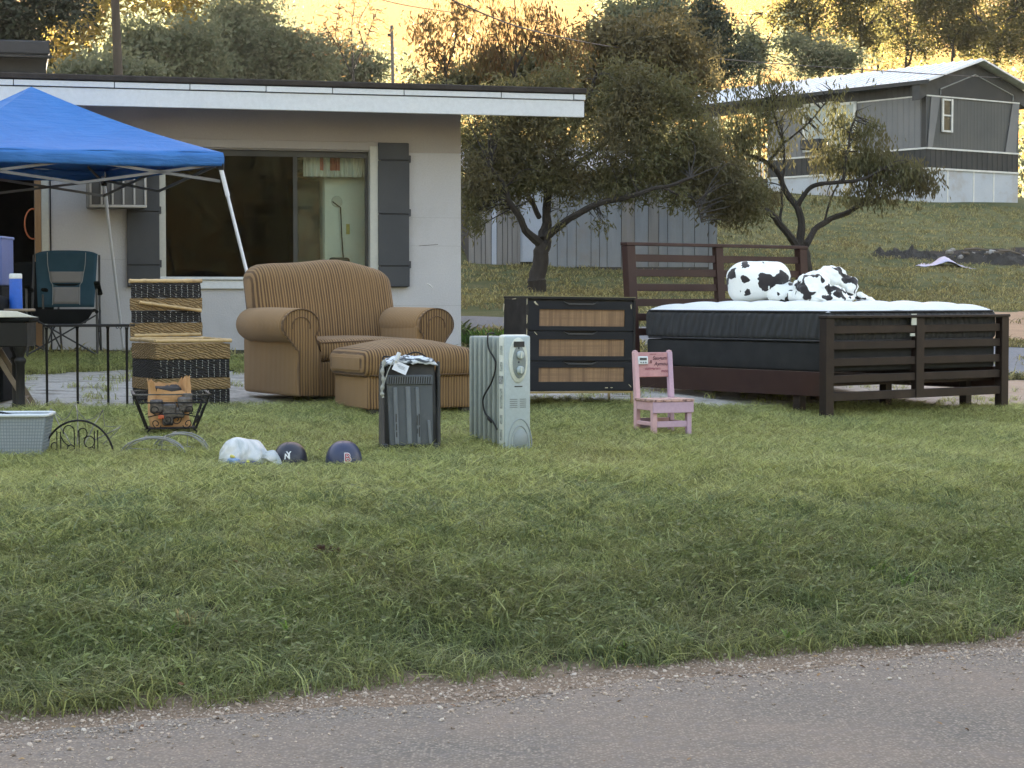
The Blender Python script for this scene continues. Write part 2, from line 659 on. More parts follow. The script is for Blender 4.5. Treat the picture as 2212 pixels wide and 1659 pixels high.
# ------------------------------------------------------------------ scattered stuff by geometry nodes
def scatter(name, pts, rots, scl, idx, sources, parent_kind='stuff', label=None, cat=None, kind='stuff'):
    me = bpy.data.meshes.new(name)
    me.vertices.add(len(pts))
    me.vertices.foreach_set('co', np.asarray(pts, dtype=np.float32).ravel())
    a = me.attributes.new('turn', 'FLOAT_VECTOR', 'POINT')
    a.data.foreach_set('vector', np.asarray(rots, dtype=np.float32).ravel())
    a = me.attributes.new('grow', 'FLOAT_VECTOR', 'POINT')
    sc3 = np.asarray(scl, dtype=np.float32)
    if sc3.ndim == 1: sc3 = np.repeat(sc3[:, None], 3, 1)
    a.data.foreach_set('vector', sc3.ravel())
    a = me.attributes.new('pick', 'INT', 'POINT')
    a.data.foreach_set('value', np.asarray(idx, dtype=np.int32))
    o = link(name, me, None)
    c = bpy.data.collections.new(name + '_pieces')
    for s_ in sources: c.objects.link(s_)
    ng = bpy.data.node_groups.new(name + '_scatter', 'GeometryNodeTree')
    ng.interface.new_socket('Geometry', in_out='INPUT', socket_type='NodeSocketGeometry')
    ng.interface.new_socket('Geometry', in_out='OUTPUT', socket_type='NodeSocketGeometry')
    gi, go = ng.nodes.new('NodeGroupInput'), ng.nodes.new('NodeGroupOutput')
    ip = ng.nodes.new('GeometryNodeInstanceOnPoints')
    ci = ng.nodes.new('GeometryNodeCollectionInfo')
    ci.inputs['Collection'].default_value = c
    ci.inputs['Separate Children'].default_value = True
    ci.inputs['Reset Children'].default_value = True
    def na(nm, t):
        n = ng.nodes.new('GeometryNodeInputNamedAttribute')
        n.data_type = t
        n.inputs['Name'].default_value = nm
        return n.outputs['Attribute']
    er = ng.nodes.new('FunctionNodeEulerToRotation')
    ng.links.new(na('turn', 'FLOAT_VECTOR'), er.inputs[0])
    ng.links.new(gi.outputs[0], ip.inputs['Points'])
    ng.links.new(ci.outputs[0], ip.inputs['Instance'])
    ip.inputs['Pick Instance'].default_value = True
    ng.links.new(na('pick', 'INT'), ip.inputs['Instance Index'])
    ng.links.new(er.outputs[0], ip.inputs['Rotation'])
    ng.links.new(na('grow', 'FLOAT_VECTOR'), ip.inputs['Scale'])
    ng.links.new(ip.outputs[0], go.inputs[0])
    md = o.modifiers.new('scatter', 'NODES')
    md.node_group = ng
    return tag(o, label, cat, kind=kind)


def grass_mat(name, ca, cb, cc, dry):
    m, nt, b, out = newmat(name)
    geo = N(nt, 'ShaderNodeNewGeometry').outputs['Position']
    oi = N(nt, 'ShaderNodeObjectInfo').outputs['Random']
    tint = N(nt, 'ShaderNodeAttribute', attribute_name='tint').outputs['Fac']
    n1 = noise_(nt, geo, .9, 4, .6)
    n2 = noise_(nt, geo, 3.5, 4, .6)
    n3 = noise_(nt, mapping(nt, geo, (1, 1, 1), loc=(7, 3, 0)), .55, 5, .65)
    c = mixc(nt, ramp(nt, n1, .38, .62), ca, cb)
    c = mixc(nt, ramp(nt, n3, .50, .64, 0, .7), c, (ca[0] * .62, ca[1] * .80, ca[2] * 1.25))
    c = mixc(nt, ramp(nt, n3, .46, .36, 0, .55), c, (ca[0] * .95, ca[1] * .68, ca[2] * .75))
    c = mixc(nt, ramp(nt, n2, .4, .66, 0, .8), c, cc)
    c = mixc(nt, ramp(nt, math_(nt, 'ADD', tint, math_(nt, 'MULTIPLY', math_(nt, 'SUBTRACT', n1, .5), .8)), .80, .86), c, dry)
    c = mixc(nt, ramp(nt, oi, 0, 1, 0, .35), c, tuple(v * .55 for v in ca))
    c = mixc(nt, ramp(nt, tint, .05, .40, .75, 0), c, tuple(v * .35 for v in ca))
    c = mixc(nt, ramp(nt, tint, .60, .76, 0, .75), c, tuple(min(.62, v * 1.75) for v in ca))
    nt.links.new(c, b.inputs['Base Color'])
    b.inputs['Roughness'].default_value = .55
    b.inputs['Specular IOR Level'].default_value = .35
    tr = N(nt, 'ShaderNodeBsdfTranslucent')
    nt.links.new(c, tr.inputs[0])
    mx = N(nt, 'ShaderNodeMixShader')
    mx.inputs[0].default_value = .42
    nt.links.new(b.outputs[0], mx.inputs[1])
    nt.links.new(tr.outputs[0], mx.inputs[2])
    nt.links.new(mx.outputs[0], out.inputs[0])
    return m


M_LAWN = grass_mat('lawn_grass', (.33, .35, .125), (.25, .30, .105), (.38, .37, .16), (.52, .45, .26))
M_BANK = grass_mat('bank_grass', (.225, .265, .095), (.165, .22, .095), (.27, .265, .12), (.44, .32, .18))
M_FAR = grass_mat('meadow_grass', (.27, .24, .095), (.18, .18, .07), (.34, .27, .13), (.42, .34, .18))
M_WEED = grass_mat('weed_leaf', (.13, .22, .04), (.16, .25, .045), (.12, .2, .05), (.3, .3, .12))


def tuft_mesh(name, blades, hmin, hmax, spread, width, lean, seed, leafy=0):
    r = random.Random(seed)
    vs, fs, tint = [], [], []
    for _ in range(blades):
        a = r.uniform(0, 2 * math.pi)
        d = r.uniform(0, spread)
        bx_, by_ = d * math.cos(a), d * math.sin(a)
        h = r.uniform(hmin, hmax)
        la = r.uniform(0, 2 * math.pi)
        ln = r.uniform(.15, lean) * h
        w = width * r.uniform(.6, 1.25)
        wa = r.uniform(0, math.pi)
        wx, wy = math.cos(wa) * w / 2, math.sin(wa) * w / 2
        n = len(vs)
        tn = r.random()
        for k, (t, ww) in enumerate(((0, .9), (.45, 1), (.8, .7))):
            ox, oy, oz = math.cos(la) * ln * t * t, math.sin(la) * ln * t * t, h * (t - .28 * lean * t * t * .6)
            vs += [(bx_ + ox - wx * ww, by_ + oy - wy * ww, oz), (bx_ + ox + wx * ww, by_ + oy + wy * ww, oz)]
        vs.append((bx_ + math.cos(la) * ln * 1.15, by_ + math.sin(la) * ln * 1.15, h * (1 - .17 * lean)))
        fs += [(n, n + 1, n + 3, n + 2), (n + 2, n + 3, n + 5, n + 4), (n + 4, n + 5, n + 6)]
        tint += [tn] * 7
    for _ in range(leafy):
        a, d, h = r.uniform(0, 6.28), r.uniform(0, spread * 1.2), r.uniform(.3, .8) * hmax
        l, ra = r.uniform(.010, .02), r.uniform(0, 6.28)
        cx_, cy_ = d * math.cos(a), d * math.sin(a)
        n = len(vs)
        for t in (0, 1.57, 3.14, 4.71):
            q = l * (.5 if t in (1.57, 4.71) else 1)
            vs.append((cx_ + q * math.cos(ra + t), cy_ + q * math.sin(ra + t), h + r.uniform(-.004, .006)))
        fs.append((n, n + 1, n + 2, n + 3))
        tint += [r.random() * .75] * 4
    me = bpy.data.meshes.new(name)
    me.from_pydata(vs, [], fs)
    at = me.attributes.new('tint', 'FLOAT', 'POINT')
    at.data.foreach_set('value', tint)
    return me


def src(name, me, mat):
    me.materials.append(mat)
    return bpy.data.objects.new(name, me)


lawn_src = [src('grass_tuft', tuft_mesh('grass_tuft', 18, .03, .085, .06, .0046, 1.9, k, 0), M_LAWN) for k in range(6)]
bank_src = [src('grass_tuft', tuft_mesh('grass_tuft', 24, .04, .14, .085, .0050, 2.2, 40 + k, 1), M_BANK) for k in range(6)]
far_src = [src('grass_tuft', tuft_mesh('grass_tuft', 16, .03, .075, .13, .010, 1.5, 80 + k), M_FAR) for k in range(4)]


def gz_np(x, y):
    return ground_z(x, y)


def in_view(x, y, pad=.35):
    return abs(x) < y * (PW / 2 / F) * 1.02 + pad


def blocked(x, y):
    return inpoly(GRAVEL, x, y) or inpoly(LANE, x, y) or inpoly(DIRT, x, y)


def grass_field(name, y0, y1, n, sources, keep, sc_lo, sc_hi, label):
    pts, rots, scl, idx = [], [], [], []
    half = y1 * (PW / 2 / F) + .9
    X = rng.uniform(-half, half, n)
    Y = rng.uniform(y0, y1, n)
    Q = rng.random(n)
    for x, y, q in zip(X, Y, Q):
        if not in_view(x, y, .8): continue
        k = keep(x, y, road_s(x, y))
        if q > k: continue
        pts.append((x, y, ground_z(x, y) - .004))
        rots.append((random.uniform(-.15, .15), random.uniform(-.15, .15), random.uniform(0, 6.28)))
        s_ = random.uniform(sc_lo, sc_hi) * (1 + .35 * mnoise.noise(Vector((x * 1.3, y * 1.3, 2))))
        scl.append(s_)
        idx.append(random.randrange(len(sources)))
    return scatter(name, pts, rots, scl, idx, sources, label=label)


def edge_mask(x, y):
    n = mnoise.noise(Vector((x * 2.2, y * 2.2, 11))) * .5
    return n


def keep_bank(x, y, s):
    if s < -.03 + .10 * edge_mask(x, y) or s > 3.0: return 0
    k = 1.0
    if s < .35: k = .55
    if s > 1.1: k = max(0, 1 - (s - 1.1 + .5 * mnoise.noise(Vector((x * .8, y * .8, 17)))) / 1.7)
    if mnoise.noise(Vector((x * 1.7, y * 1.7, 31))) < -.42: k *= .35
    return k


def keep_lawn(x, y, s):
    s0 = .75 + .5 * mnoise.noise(Vector((x * .8, y * .8, 17)))
    if s < s0: return 0
    k = min(1, (s - s0) / 1.6)
    dn = mnoise.noise(Vector((x * 3, y * 3, 5)))
    if s > 5.6:
        off = dn * .35
        if blocked(x + off * .3, y + off):
            return .06 if dn > .16 else .004
    return k * (.75 + .5 * dn)


grass_field('bank_grass', 6.4, 13.5, 23500, bank_src, keep_bank, .7, 1.25, None)
grass_field('lawn_grass', 8.2, 18.2, 118000, lawn_src, keep_lawn, .75, 1.25, None)


def keep_far(x, y, s):
    if -8 < x < -.6 + (y - 20) * .1 and y > 18.9 and y < 27: return 0
    if blocked(x, y): return .01
    if inpoly(MULCH, x, y): return .05
    return min(1, 22 / y) * (.6 + .6 * mnoise.noise(Vector((x * .5, y * .9, 5))))


grass_field('meadow_grass', 18.2, 55, 70000, far_src, keep_far, .8, 1.5, None)

# ---- loose stones along the broken road edge
M_STONE = None
m, nt, b, out = newmat('road_stone')
oi = N(nt, 'ShaderNodeObjectInfo').outputs['Random']
c = mixc(nt, ramp(nt, oi, 0, .6), (.17, .13, .10), (.42, .34, .27))
c = mixc(nt, ramp(nt, oi, .85, 1), c, (.50, .44, .37))
nt.links.new(c, b.inputs['Base Color'])
b.inputs['Roughness'].default_value = .85
M_STONE = m


def stone_mesh(seed, flat=.6):
    bm = bmesh.new()
    bmesh.ops.create_icosphere(bm, subdivisions=1, radius=1)
    r = random.Random(seed)
    for v in bm.verts:
        v.co *= r.uniform(.72, 1.15)
        v.co.z *= flat
    me = bpy.data.meshes.new('stone')
    bm.to_mesh(me)
    bm.free()
    return me


stone_src = [src('stone', stone_mesh(k), M_STONE) for k in range(5)]
pts, rots, scl, idx = [], [], [], []
for _ in range(26000):
    t = random.uniform(-4.5, 8.5)
    q = random.random()
    if q < .80:
        s = random.gauss(-.20, .20) + .12 * mnoise.noise(Vector((t * 1.3, 0, 4)))
    elif q < .95:
        s = random.uniform(-1.1, 0)
    else:
        s = random.uniform(-2.4, -.3)
    if s > .12: continue
    x, y = rw(t, s)
    if not in_view(x, y, .3) or y < 6: continue
    z = ground_z(x, y) + (.004 if s < -.3 else 0)
    size = min(.014, .0024 * math.exp(abs(random.gauss(0, .62)))) * (1.0 if s > -.8 else .75)
    pts.append((x, y, z + size * .25))
    rots.append((random.uniform(-.5, .5), random.uniform(-.5, .5), random.uniform(0, 6.28)))
    scl.append(size)
    idx.append(random.randrange(5))
scatter('road_gravel', pts, rots, scl, idx, stone_src)

# ---- fallen leaves and bits of bark strewn over bank and road edge
m, nt, bb_, out = newmat('fallen_leaf')
oi = N(nt, 'ShaderNodeObjectInfo').outputs['Random']
nt.links.new(mixc(nt, oi, (.16, .075, .035), (.34, .23, .10)), bb_.inputs['Base Color'])
bb_.inputs['Roughness'].default_value = .8
lf = []
for k in range(3):
    r = random.Random(k)
    vs = [(-1, 0, 0), (-.3, .42 + r.uniform(-.1, .1), .15), (.5, .3, .25), (1.1, 0, .1), (.4, -.35, -.05), (-.4, -.38, .2)]
    me = bpy.data.meshes.new('leaf')
    me.from_pydata(vs, [], [(0, 1, 2, 3, 4, 5)])
    lf.append(src('leaf', me, m))
pts, rots, scl, idx = [], [], [], []
for _ in range(1500):
    x, y = random.uniform(-4, 4), random.uniform(6.2, 13.5)
    s = road_s(x, y)
    if not in_view(x, y) or s < -1.6: continue
    if s > .15 and random.random() > .28: continue
    if s < -.5 and random.random() > .25: continue
    pts.append((x, y, ground_z(x, y) + (.035 if s > .1 else .008)))
    rots.append((random.uniform(-.5, .5), random.uniform(-.5, .5), random.uniform(0, 6.28)))
    scl.append(random.uniform(.006, .016))
    idx.append(random.randrange(3))
scatter('fallen_leaves', pts, rots, scl, idx, lf)

# ================================================================== the white house
M_WALL = M('white_house_paint', (.54, .535, .55), (.48, .475, .49), rough=.85, ns=1.2, fine=70, bs=.45, bd=.006, dirt=(.35, .335, .31), dirt_s=1.3, dirt_amt=.4)
M_WALLUP = M('taupe_with_eave_shade', (.43, .405, .39), (.38, .355, .34), rough=.9, ns=1.5, fine=90, bs=.25, bd=.004)  # darker tone holds the overhang's shadow in its colour; window head shares it
M_TRIM = M('white_trim', (.68, .71, .73), (.63, .66, .69), rough=.5, ns=1.2, fine=30, bs=.05)
M_TRIMW = M('cream_trim', (.55, .55, .50), (.48, .48, .44), rough=.6, ns=3, fine=30, bs=.05)
M_ROOFEDGE = M('dark_roofing', (.045, .036, .030), (.03, .025, .022), rough=.9, ns=8, fine=60, bs=.5, bd=.01)
M_SOFFIT = M('tan_soffit', (.50, .47, .42), (.42, .39, .35), rough=.8)
M_SHUT = M('charcoal_shutter', (.050, .054, .062), (.042, .046, .054), rough=.6, ns=3, fine=80, bs=.2)
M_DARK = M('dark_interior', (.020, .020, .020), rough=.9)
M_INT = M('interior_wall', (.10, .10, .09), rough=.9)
M_WOOD = M('raw_door_jamb', (.33, .20, .10), (.24, .14, .07), rough=.7, stretch=(1, 1, .12), ns=20)
M_BLACK = M('black_metal', (.007, .007, .007), (.010, .009, .009), rough=.5, metal=.0, ns=12, bs=.1, spec=.25)
M_STEEL = M('grey_tube', (.55, .56, .58), (.45, .46, .48), rough=.35, metal=.6, ns=8, bs=.05)


def glass_mat(name, tint, refl=1.0):
    m, nt, b, out = newmat(name)
    nt.nodes.remove(b)
    tr = N(nt, 'ShaderNodeBsdfTransparent')
    tr.inputs[0].default_value = c4(tint)
    gl = N(nt, 'ShaderNodeBsdfGlossy')
    gl.inputs['Roughness'].default_value = .02
    gl.inputs[0].default_value = (refl, refl, refl, 1)
    fr = N(nt, 'ShaderNodeFresnel')
    fr.inputs[0].default_value = 1.45
    geo = N(nt, 'ShaderNodeNewGeometry').outputs['Position']
    bp = N(nt, 'ShaderNodeBump')
    bp.inputs['Strength'].default_value = .12
    bp.inputs['Distance'].default_value = .02
    nt.links.new(noise_(nt, geo, 2.2, 1), bp.inputs['Height'])
    nt.links.new(bp.outputs[0], gl.inputs['Normal'])
    mx = N(nt, 'ShaderNodeMixShader')
    nt.links.new(fr.outputs[0], mx.inputs[0])
    nt.links.new(tr.outputs[0], mx.inputs[1])
    nt.links.new(gl.outputs[0], mx.inputs[2])
    nt.links.new(mx.outputs[0], out.inputs[0])
    return m


M_GLASS = glass_mat('window_glass', (.34, .36, .35), .2)
M_GLASSCLEAR = glass_mat('clear_window_glass', (.90, .93, .90), .35)

HA = R(15)
C = P(996, 720, 20.0)
HLOC = (C.x, C.y, 0)
house = thing('house', 'low white painted house with flat dark-edged roof and charcoal shutters', 'house', (C.x, C.y, 0), HA)
hx = lambda px, py=500, ly=0.0: on_plane(px, py, HLOC, HA, ly)[0]
hz = lambda px, py, ly=0.0: on_plane(px, py, HLOC, HA, ly)[1]
ZG = .30                                        # bottom of the walls, just under the turf
ZS = 2.675                                      # underside of the soffit
x_w0, x_w1 = hx(353), hx(800)                   # window opening
z_w0, z_w1 = hz(700, 602), hz(700, 328)
x_d0, x_d1 = hx(-45), hx(76)                    # door opening
z_d1 = 2.38
ZB = hz(900, 330)
XL = -9.0
T = .2
w = MB()
w.b2(x_w1, 0, 0, T, ZG, ZB)                      # pier right of the window
w.b2(x_w0, x_w1, 0, T, ZG, z_w0)
w.b2(x_d1, x_w0, 0, T, ZG, ZB)
w.b2(XL, x_d0, 0, T, ZG, ZB)
w.b2(-T, 0, T, 7.5, ZG, ZB)                      # gable side
w.prism([(T, ZS + .06), (7.5, ZS + .06), (7.5, ZS + .74)], -T, 0, 'x')
w.b2(XL, XL + T, T, 7.5, ZG, ZS)
w.b2(XL + T, -T, 7.3, 7.5, ZG, ZS + .7)
w.build('wall', M_WALL, house, bevel=.004)
MB().b2(XL, 0, .003, T, ZB, ZS + .06).b2(-T, 0, T, 7.5, ZB, ZS + .06).build('upper_wall_eave_shade', M_WALLUP, house)  # top of the wall, coloured darker for the shade under the roof overhang
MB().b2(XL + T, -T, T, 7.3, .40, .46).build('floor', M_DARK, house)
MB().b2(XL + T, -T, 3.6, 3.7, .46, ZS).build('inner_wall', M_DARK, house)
# faint cracks and the mortar line of the block wall
mk = MB()
for (px0, py0, px1, py1) in ((905, 531, 946, 528), (336, 1, 2, 3),):
    if px0 < 340: continue
    a_, b_ = on_plane(px0, py0, HLOC, HA, 0), on_plane(px1, py1, HLOC, HA, 0)
    mk.bar((a_[0], -.001, a_[1]), (b_[0], -.001, b_[1]), .003, .006)
mk.build('wall_crack', M('crack', (.2, .19, .18), rough=.9), house)
a_, b_ = (hx(921, 612), hz(921, 612)), (hx(936, 624), hz(936, 624))
MB().tube([(a_[0], .002, a_[1]), ((a_[0] + b_[0]) / 2, .002, (a_[1] + b_[1]) / 2 + .012), (b_[0], .002, b_[1])], [.004, .009, .004], 5).build('paint_scuff', M('bare_white_scuff', (.75, .75, .75), rough=.8), house)
for zz, x0_, x1_ in ((hz(900, 470), hx(888), -.0), (hz(900, 531), hx(888), -.0), (hz(200, 560), hx(110), hx(270)), (hz(940, 660), hx(820), -.0)):
    MB().b2(x0_, x1_, -.0012, .001, zz - .0012, zz + .0012).build('mortar_line', M('mortar_line', (.36, .355, .36), rough=.9), house)
# roof
y_f = -.78                                      # front edge of the roof overhang
xr = on_plane(1262, 225, HLOC, HA, y_f)[0]
zf0, zf1 = hz(1200, 252, y_f), hz(1200, 215, y_f)
RS = .092                                       # the roof climbs gently towards the back
def slab(x0, x1, y0, y1, z0, z1):
    k0, k1 = (y0 - y_f) * RS, (y1 - y_f) * RS
    return MB().prism([(y0, z0 + k0), (y1, z0 + k1), (y1, z1 + k1), (y0, z1 + k0)], x0, x1, 'x')
slab(XL - 1, xr - .032, y_f + .032, 8.2, ZS + .005, ZS + .03).build('soffit', M_SOFFIT, house)
ft = MB()
ft.b2(XL - 1, xr, y_f, y_f + .03, zf0, zf1 - .006)
ft.build('fascia', M_TRIM, house, bevel=.004)
slab(xr - .03, xr, y_f + .032, 8.2, zf0 + .01, zf1 - .006).build('rake_board', M_TRIM, house)
xj = XL - 1
seg = []
while xj < xr:                                  # thin drip edge in lengths with open joints
    xe = min(xr + .012, xj + random.uniform(.55, .95))
    seg.append((xj, xe))
    xj = xe
for (a_, b_) in seg:
    MB().b2(a_ + .004, b_ - .004, y_f - .012 - random.uniform(0, .006), y_f + .02, zf1 + random.uniform(0, .004), zf1 + .052).build('drip_edge_strip', M_TRIM, house, bevel=.002)
slab(XL - 1, xr + .02, y_f - .03, 8.25, zf1 + .062, zf1 + .115).build('roof', M_ROOFEDGE, house, bevel=.008)
slab(XL - 1, xr - .05, y_f + .035, 8.2, ZS + .035, zf1 + .06).build('roof_deck', M_ROOFEDGE, house)

# window: frame, lintel strip, sill, mullion, panes
wf = thing_ = None
win = MB()
win.b2(x_w1 - .01, x_w1 + .10, -.035, .1, z_w0 - .02, z_w1 + .06)
win = win.build('window', M_TRIMW, house, bevel=.004)
MB().b2(x_w0 - .05, x_w0 + .02, -.035, .1, z_w0, z_w1 + .02).build('window_jamb', M_TRIMW, win, bevel=.004)
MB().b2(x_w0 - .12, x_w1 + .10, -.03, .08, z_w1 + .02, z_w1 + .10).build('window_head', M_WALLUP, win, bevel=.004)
MB().b2(x_w0 - .10, x_w1 - .0, -.05, .1, z_w0 - .015, z_w0 + .015).b2(x_w0 - .10, x_w1, -.03, .08, z_w0 - .10, z_w0 - .015).build('window_sill', M_TRIM, win, bevel=.006)
MBF = MB().b2(x_w0 + .02, x_w1 - .01, .05, .08, z_w1 - .05, z_w1 + .02)
x_m = hx(640)
MBF.b2(x_m - .02, x_m + .02, .05, .08, z_w0 + .02, z_w1 - .05)
MBF.b2(x_w1 - .04, x_w1 - .01, .05, .08, z_w0 + .02, z_w1 - .05)
MBF.build('window_frame', M('dark_sash', (.05, .05, .045), rough=.5), win)
MB().b2(x_w0 + .02, x_m - .02, .062, .066, z_w0 + .02, z_w1 - .05).build('pane', M_GLASS, win)
MB().b2(x_m + .02, x_w1 - .04, .062, .066, z_w0 + .02, z_w1 - .05).build('pane', M_GLASSCLEAR, win)
# panelled shutters: overlapping boards with small side tabs
for side, (pxa, pxb) in enumerate(((816, 884), (274, 346))):
    xa, xb = hx(pxa), hx(pxb)
    za, zb = hz(850, 620), hz(850, 309)
    sh = MB().b2(xa, xb - .015, -.035, -.002, za, zb).build('shutter', M_SHUT, house, bevel=.004)
    cuts = [zb, hz(850, 347), hz(850, 463), hz(850, 575), za]
    for k in range(4):
        MB().b2(xa - .003, xb - .012 + .004 * (k % 2), -.052 - .002 * k, -.034, cuts[k + 1] + .004, cuts[k] - .004).build('shutter_board', M_SHUT, sh, bevel=.003)
    for k in (1, 2, 3):
        MB().b2(xb - .02, xb + .008, -.05, -.01, cuts[k] - .02, cuts[k] + .05).build('shutter_tab', M_SHUT, sh, bevel=.003)
# doorway
dr = MB().b2(x_d1 - .004, x_d1 + .055, -.03, .02, ZG + .1, z_d1).build('door_frame', M_WOOD, house, bevel=.003)
MB().b2(x_d1 + .057, x_d1 + .125, -.035, -.001, ZG + .1, z_d1 + .02).build('door_casing', M_TRIMW, dr, bevel=.003)
MB().b2(x_d1 + .135, x_d1 + .145, -.008, .0, ZG + .1, z_d1).build('door_casing_gap', M_DARK, dr)
MB().tube([(x_d1 - .02 + .075 * math.cos(t), -.02, 1.62 + .14 * math.sin(t)) for t in np.linspace(R(60), R(300), 14)], .008).build('hook', M('orange_plastic', (.5, .14, .05), rough=.5), dr)
# wall air conditioner
xa, xb = hx(193, 420, -.36), hx(318, 420, -.36)
za, zb = hz(250, 448, -.36), hz(250, 352, -.36)
ac = MB().b2(xa - .01, xb, -.34, .1, za, zb).build('air_conditioner', M('old_beige_metal', (.30, .285, .26), (.22, .21, .19), rough=.6), house, bevel=.01)
for zz in (za + .012, zb - .012): MB().b2(xa, xb - .005, -.372, -.343, zz - .012, zz + .012).build('grille_rail', M('worn_beige_rail', (.55, .52, .47), (.42, .40, .36), rough=.6), ac, bevel=.003)
MB().b2(xa + .02, xb - .02, -.346, -.3435, za + .02, zb - .02).build('grille_mesh', M('dusty_grille', (.10, .095, .085), (.14, .13, .12), rough=.8, fine=200), ac)
for k in range(6):
    xx = xa + .012 + (xb - xa - .03) * k / 5
    MB().b2(xx - .008, xx + .008, -.37, -.346, za + .026, zb - .026).build('grille_bar', M('worn_beige_bar', (.55, .52, .47), (.42, .40, .36), rough=.6), ac, bevel=.003)

# things standing inside, seen through the right-hand pane
def inside(px, py, ly):
    return on_plane(px, py, HLOC, HA, ly)
xa, za = inside(706, 560, .42)
xb, zb = inside(786, 378, .42)
a_ = rot2((xa + xb) / 2, .72, HA)
fr = thing('refrigerator', 'pale green-grey refrigerator standing behind the right window pane', 'refrigerator', (HLOC[0] + a_[0], HLOC[1] + a_[1], .46), HA)
M_FR = M('pale_enamel', (.72, .80, .76), (.66, .74, .70), rough=.45)
hw = (xb - xa) / 2 + .04
MB().soft((0, 0, (zb - .46) / 2), (2 * hw, .6, zb - .46), r=.02, seg=1).build('cabinet', M_FR, fr, smooth=True)
MB().b2(-hw + .01, hw - .01, -.335, -.304, .62, zb - .47).build('door', M_FR, fr, bevel=.008)
MB().b2(-hw + .01, hw - .01, -.335, -.304, .03, .60).build('door', M_FR, fr, bevel=.008)
MB().tube([(-.12 * hw / .2, -.345, 1.42), (-.06, -.37, 1.36), (-.05, -.37, 1.1), (-.03, -.37, .8)], .006).build('cord', M_BLACK, fr)
MB().lathe([(.001, -.345), (.052, -.345), (.056, -.338)], (-.09, 0, 1.42), 20, 'y').build('round_mirror', M('dull_glass', (.52, .58, .56), rough=.4), fr)
MB().b2(-.0, .035, -.345, -.337, 1.10, 1.20).build('tag', M('yellow_card', (.5, .45, .12), rough=.7), fr)
xp, zp = inside(672, 377, .6)
a_ = rot2(xp, .8, HA)
t_ = thing('dark_cabinet', 'tall dark cabinet beside the pale refrigerator inside the window', 'cabinet', (HLOC[0] + a_[0], HLOC[1] + a_[1], .46), HA)
MB().b2(-.17, .17, -.2, .2, 0, zp - .46 - .02).build('body', M('dim_green_panel', (.05, .055, .05), rough=.7), t_, bevel=.006)
MB().b2(-.165, .165, -.212, -.2, .05, zp - .46 - .06).build('door', M('dim_green_door', (.06, .064, .06), rough=.6), t_, bevel=.004)
tag(MB().lathe([(.001, 0), (.15, 0), (.17, .03), (.15, .06), (.02, .075), (.02, .1), (.001, .1)], (HLOC[0] + a_[0], HLOC[1] + a_[1], zp - .015), 24).build('pot_lid', M_BLACK, None, smooth=True),
    'black pot lid lying on the dark cabinet inside the window', 'pot lid')
# short gathered curtain along the top of the pane
xa, zt = inside(655, 341, .22)
xb, zb_ = inside(800, 383, .22)
cu = MB()
vs, fs = [], []
n = 90
for i in range(n + 1):
    u = i / n
    x = xa + (xb - xa) * u
    y = .22 + .018 * math.sin(u * 95 + 2 * math.sin(u * 13)) 
    vs += [(x, y, zt + .05), (x, y + .004, (zt + zb_) / 2), (x, y * 1.0 + .008 * math.sin(u * 50), zb_)]
for i in range(n):
    for k in range(2):
        fs.append((i * 3 + k, i * 3 + 3 + k, i * 3 + 4 + k, i * 3 + 1 + k))
me = bpy.data.meshes.new('curtain')
me.from_pydata([v for v in vs], [], fs)
m, nt, b, out = newmat('curtain_cloth')
tc = N(nt, 'ShaderNodeTexCoord').outputs['Object']
sx_ = N(nt, 'ShaderNodeSeparateXYZ')
nt.links.new(tc, sx_.inputs[0])
r1 = math_(nt, 'MULTIPLY', math_(nt, 'GREATER_THAN', sx_.outputs[0], xa + .16), math_(nt, 'LESS_THAN', sx_.outputs[0], xa + .20))
r2 = math_(nt, 'MULTIPLY', math_(nt, 'GREATER_THAN', sx_.outputs[0], xa + .26), math_(nt, 'LESS_THAN', sx_.outputs[0], xa + .36))
rr = math_(nt, 'MULTIPLY', math_(nt, 'ADD', r1, r2), math_(nt, 'GREATER_THAN', sx_.outputs[2], zb_ + .06))
cc = mixc(nt, rr, (.70, .74, .72), (.50, .17, .15))
nt.links.new(cc, b.inputs['Base Color'])
b.inputs['Roughness'].default_value = .8
cur = link('curtain', me, m)
cur.location = (HLOC[0], HLOC[1], 0)
cur.rotation_euler = (0, 0, HA)
tag(cur, 'short gathered white curtain with a red patch along the window top', 'curtain')
xp, zp = inside(562, 450, 1.3)
a_ = rot2(xp, 1.3, HA)
px_ = MB().b2(-.17, .17, -.01, .01, -.09, .09).build('picture', M('dim_brown_picture', (.12, .085, .06), rough=.6), None)
px_.location = (HLOC[0] + a_[0], HLOC[1] + a_[1], zp)
px_.rotation_euler = (0, 0, HA)
tag(px_, 'small brown picture dimly seen behind the middle of the window', 'picture')
xp, zp = inside(733, 548, .27)
a_ = rot2(xp, .27, HA)
bs_ = MB().soft((0, 0, .1), (.2, .12, .2), r=.03, seg=1).build('waste_bin', M('dark_green_bin', (.05, .07, .065), rough=.5), None, smooth=True)
bs_.location = (HLOC[0] + a_[0], HLOC[1] + a_[1], z_w0 + .01)
tag(bs_, 'small dark green bin on the inner sill at the window corner', 'bin')
xs0 = inside(690, 600, .3)[0]
sh_ = MB().b2(-.5, .45, -.06, .09, -.04, 0).build('inner_shelf', M_DARK, None)
sh_.location = (bs_.location.x, bs_.location.y, z_w0 + .005)
sh_.rotation_euler = (0, 0, HA)
tag(sh_, 'dark shelf behind the bottom of the right window pane', 'shelf')

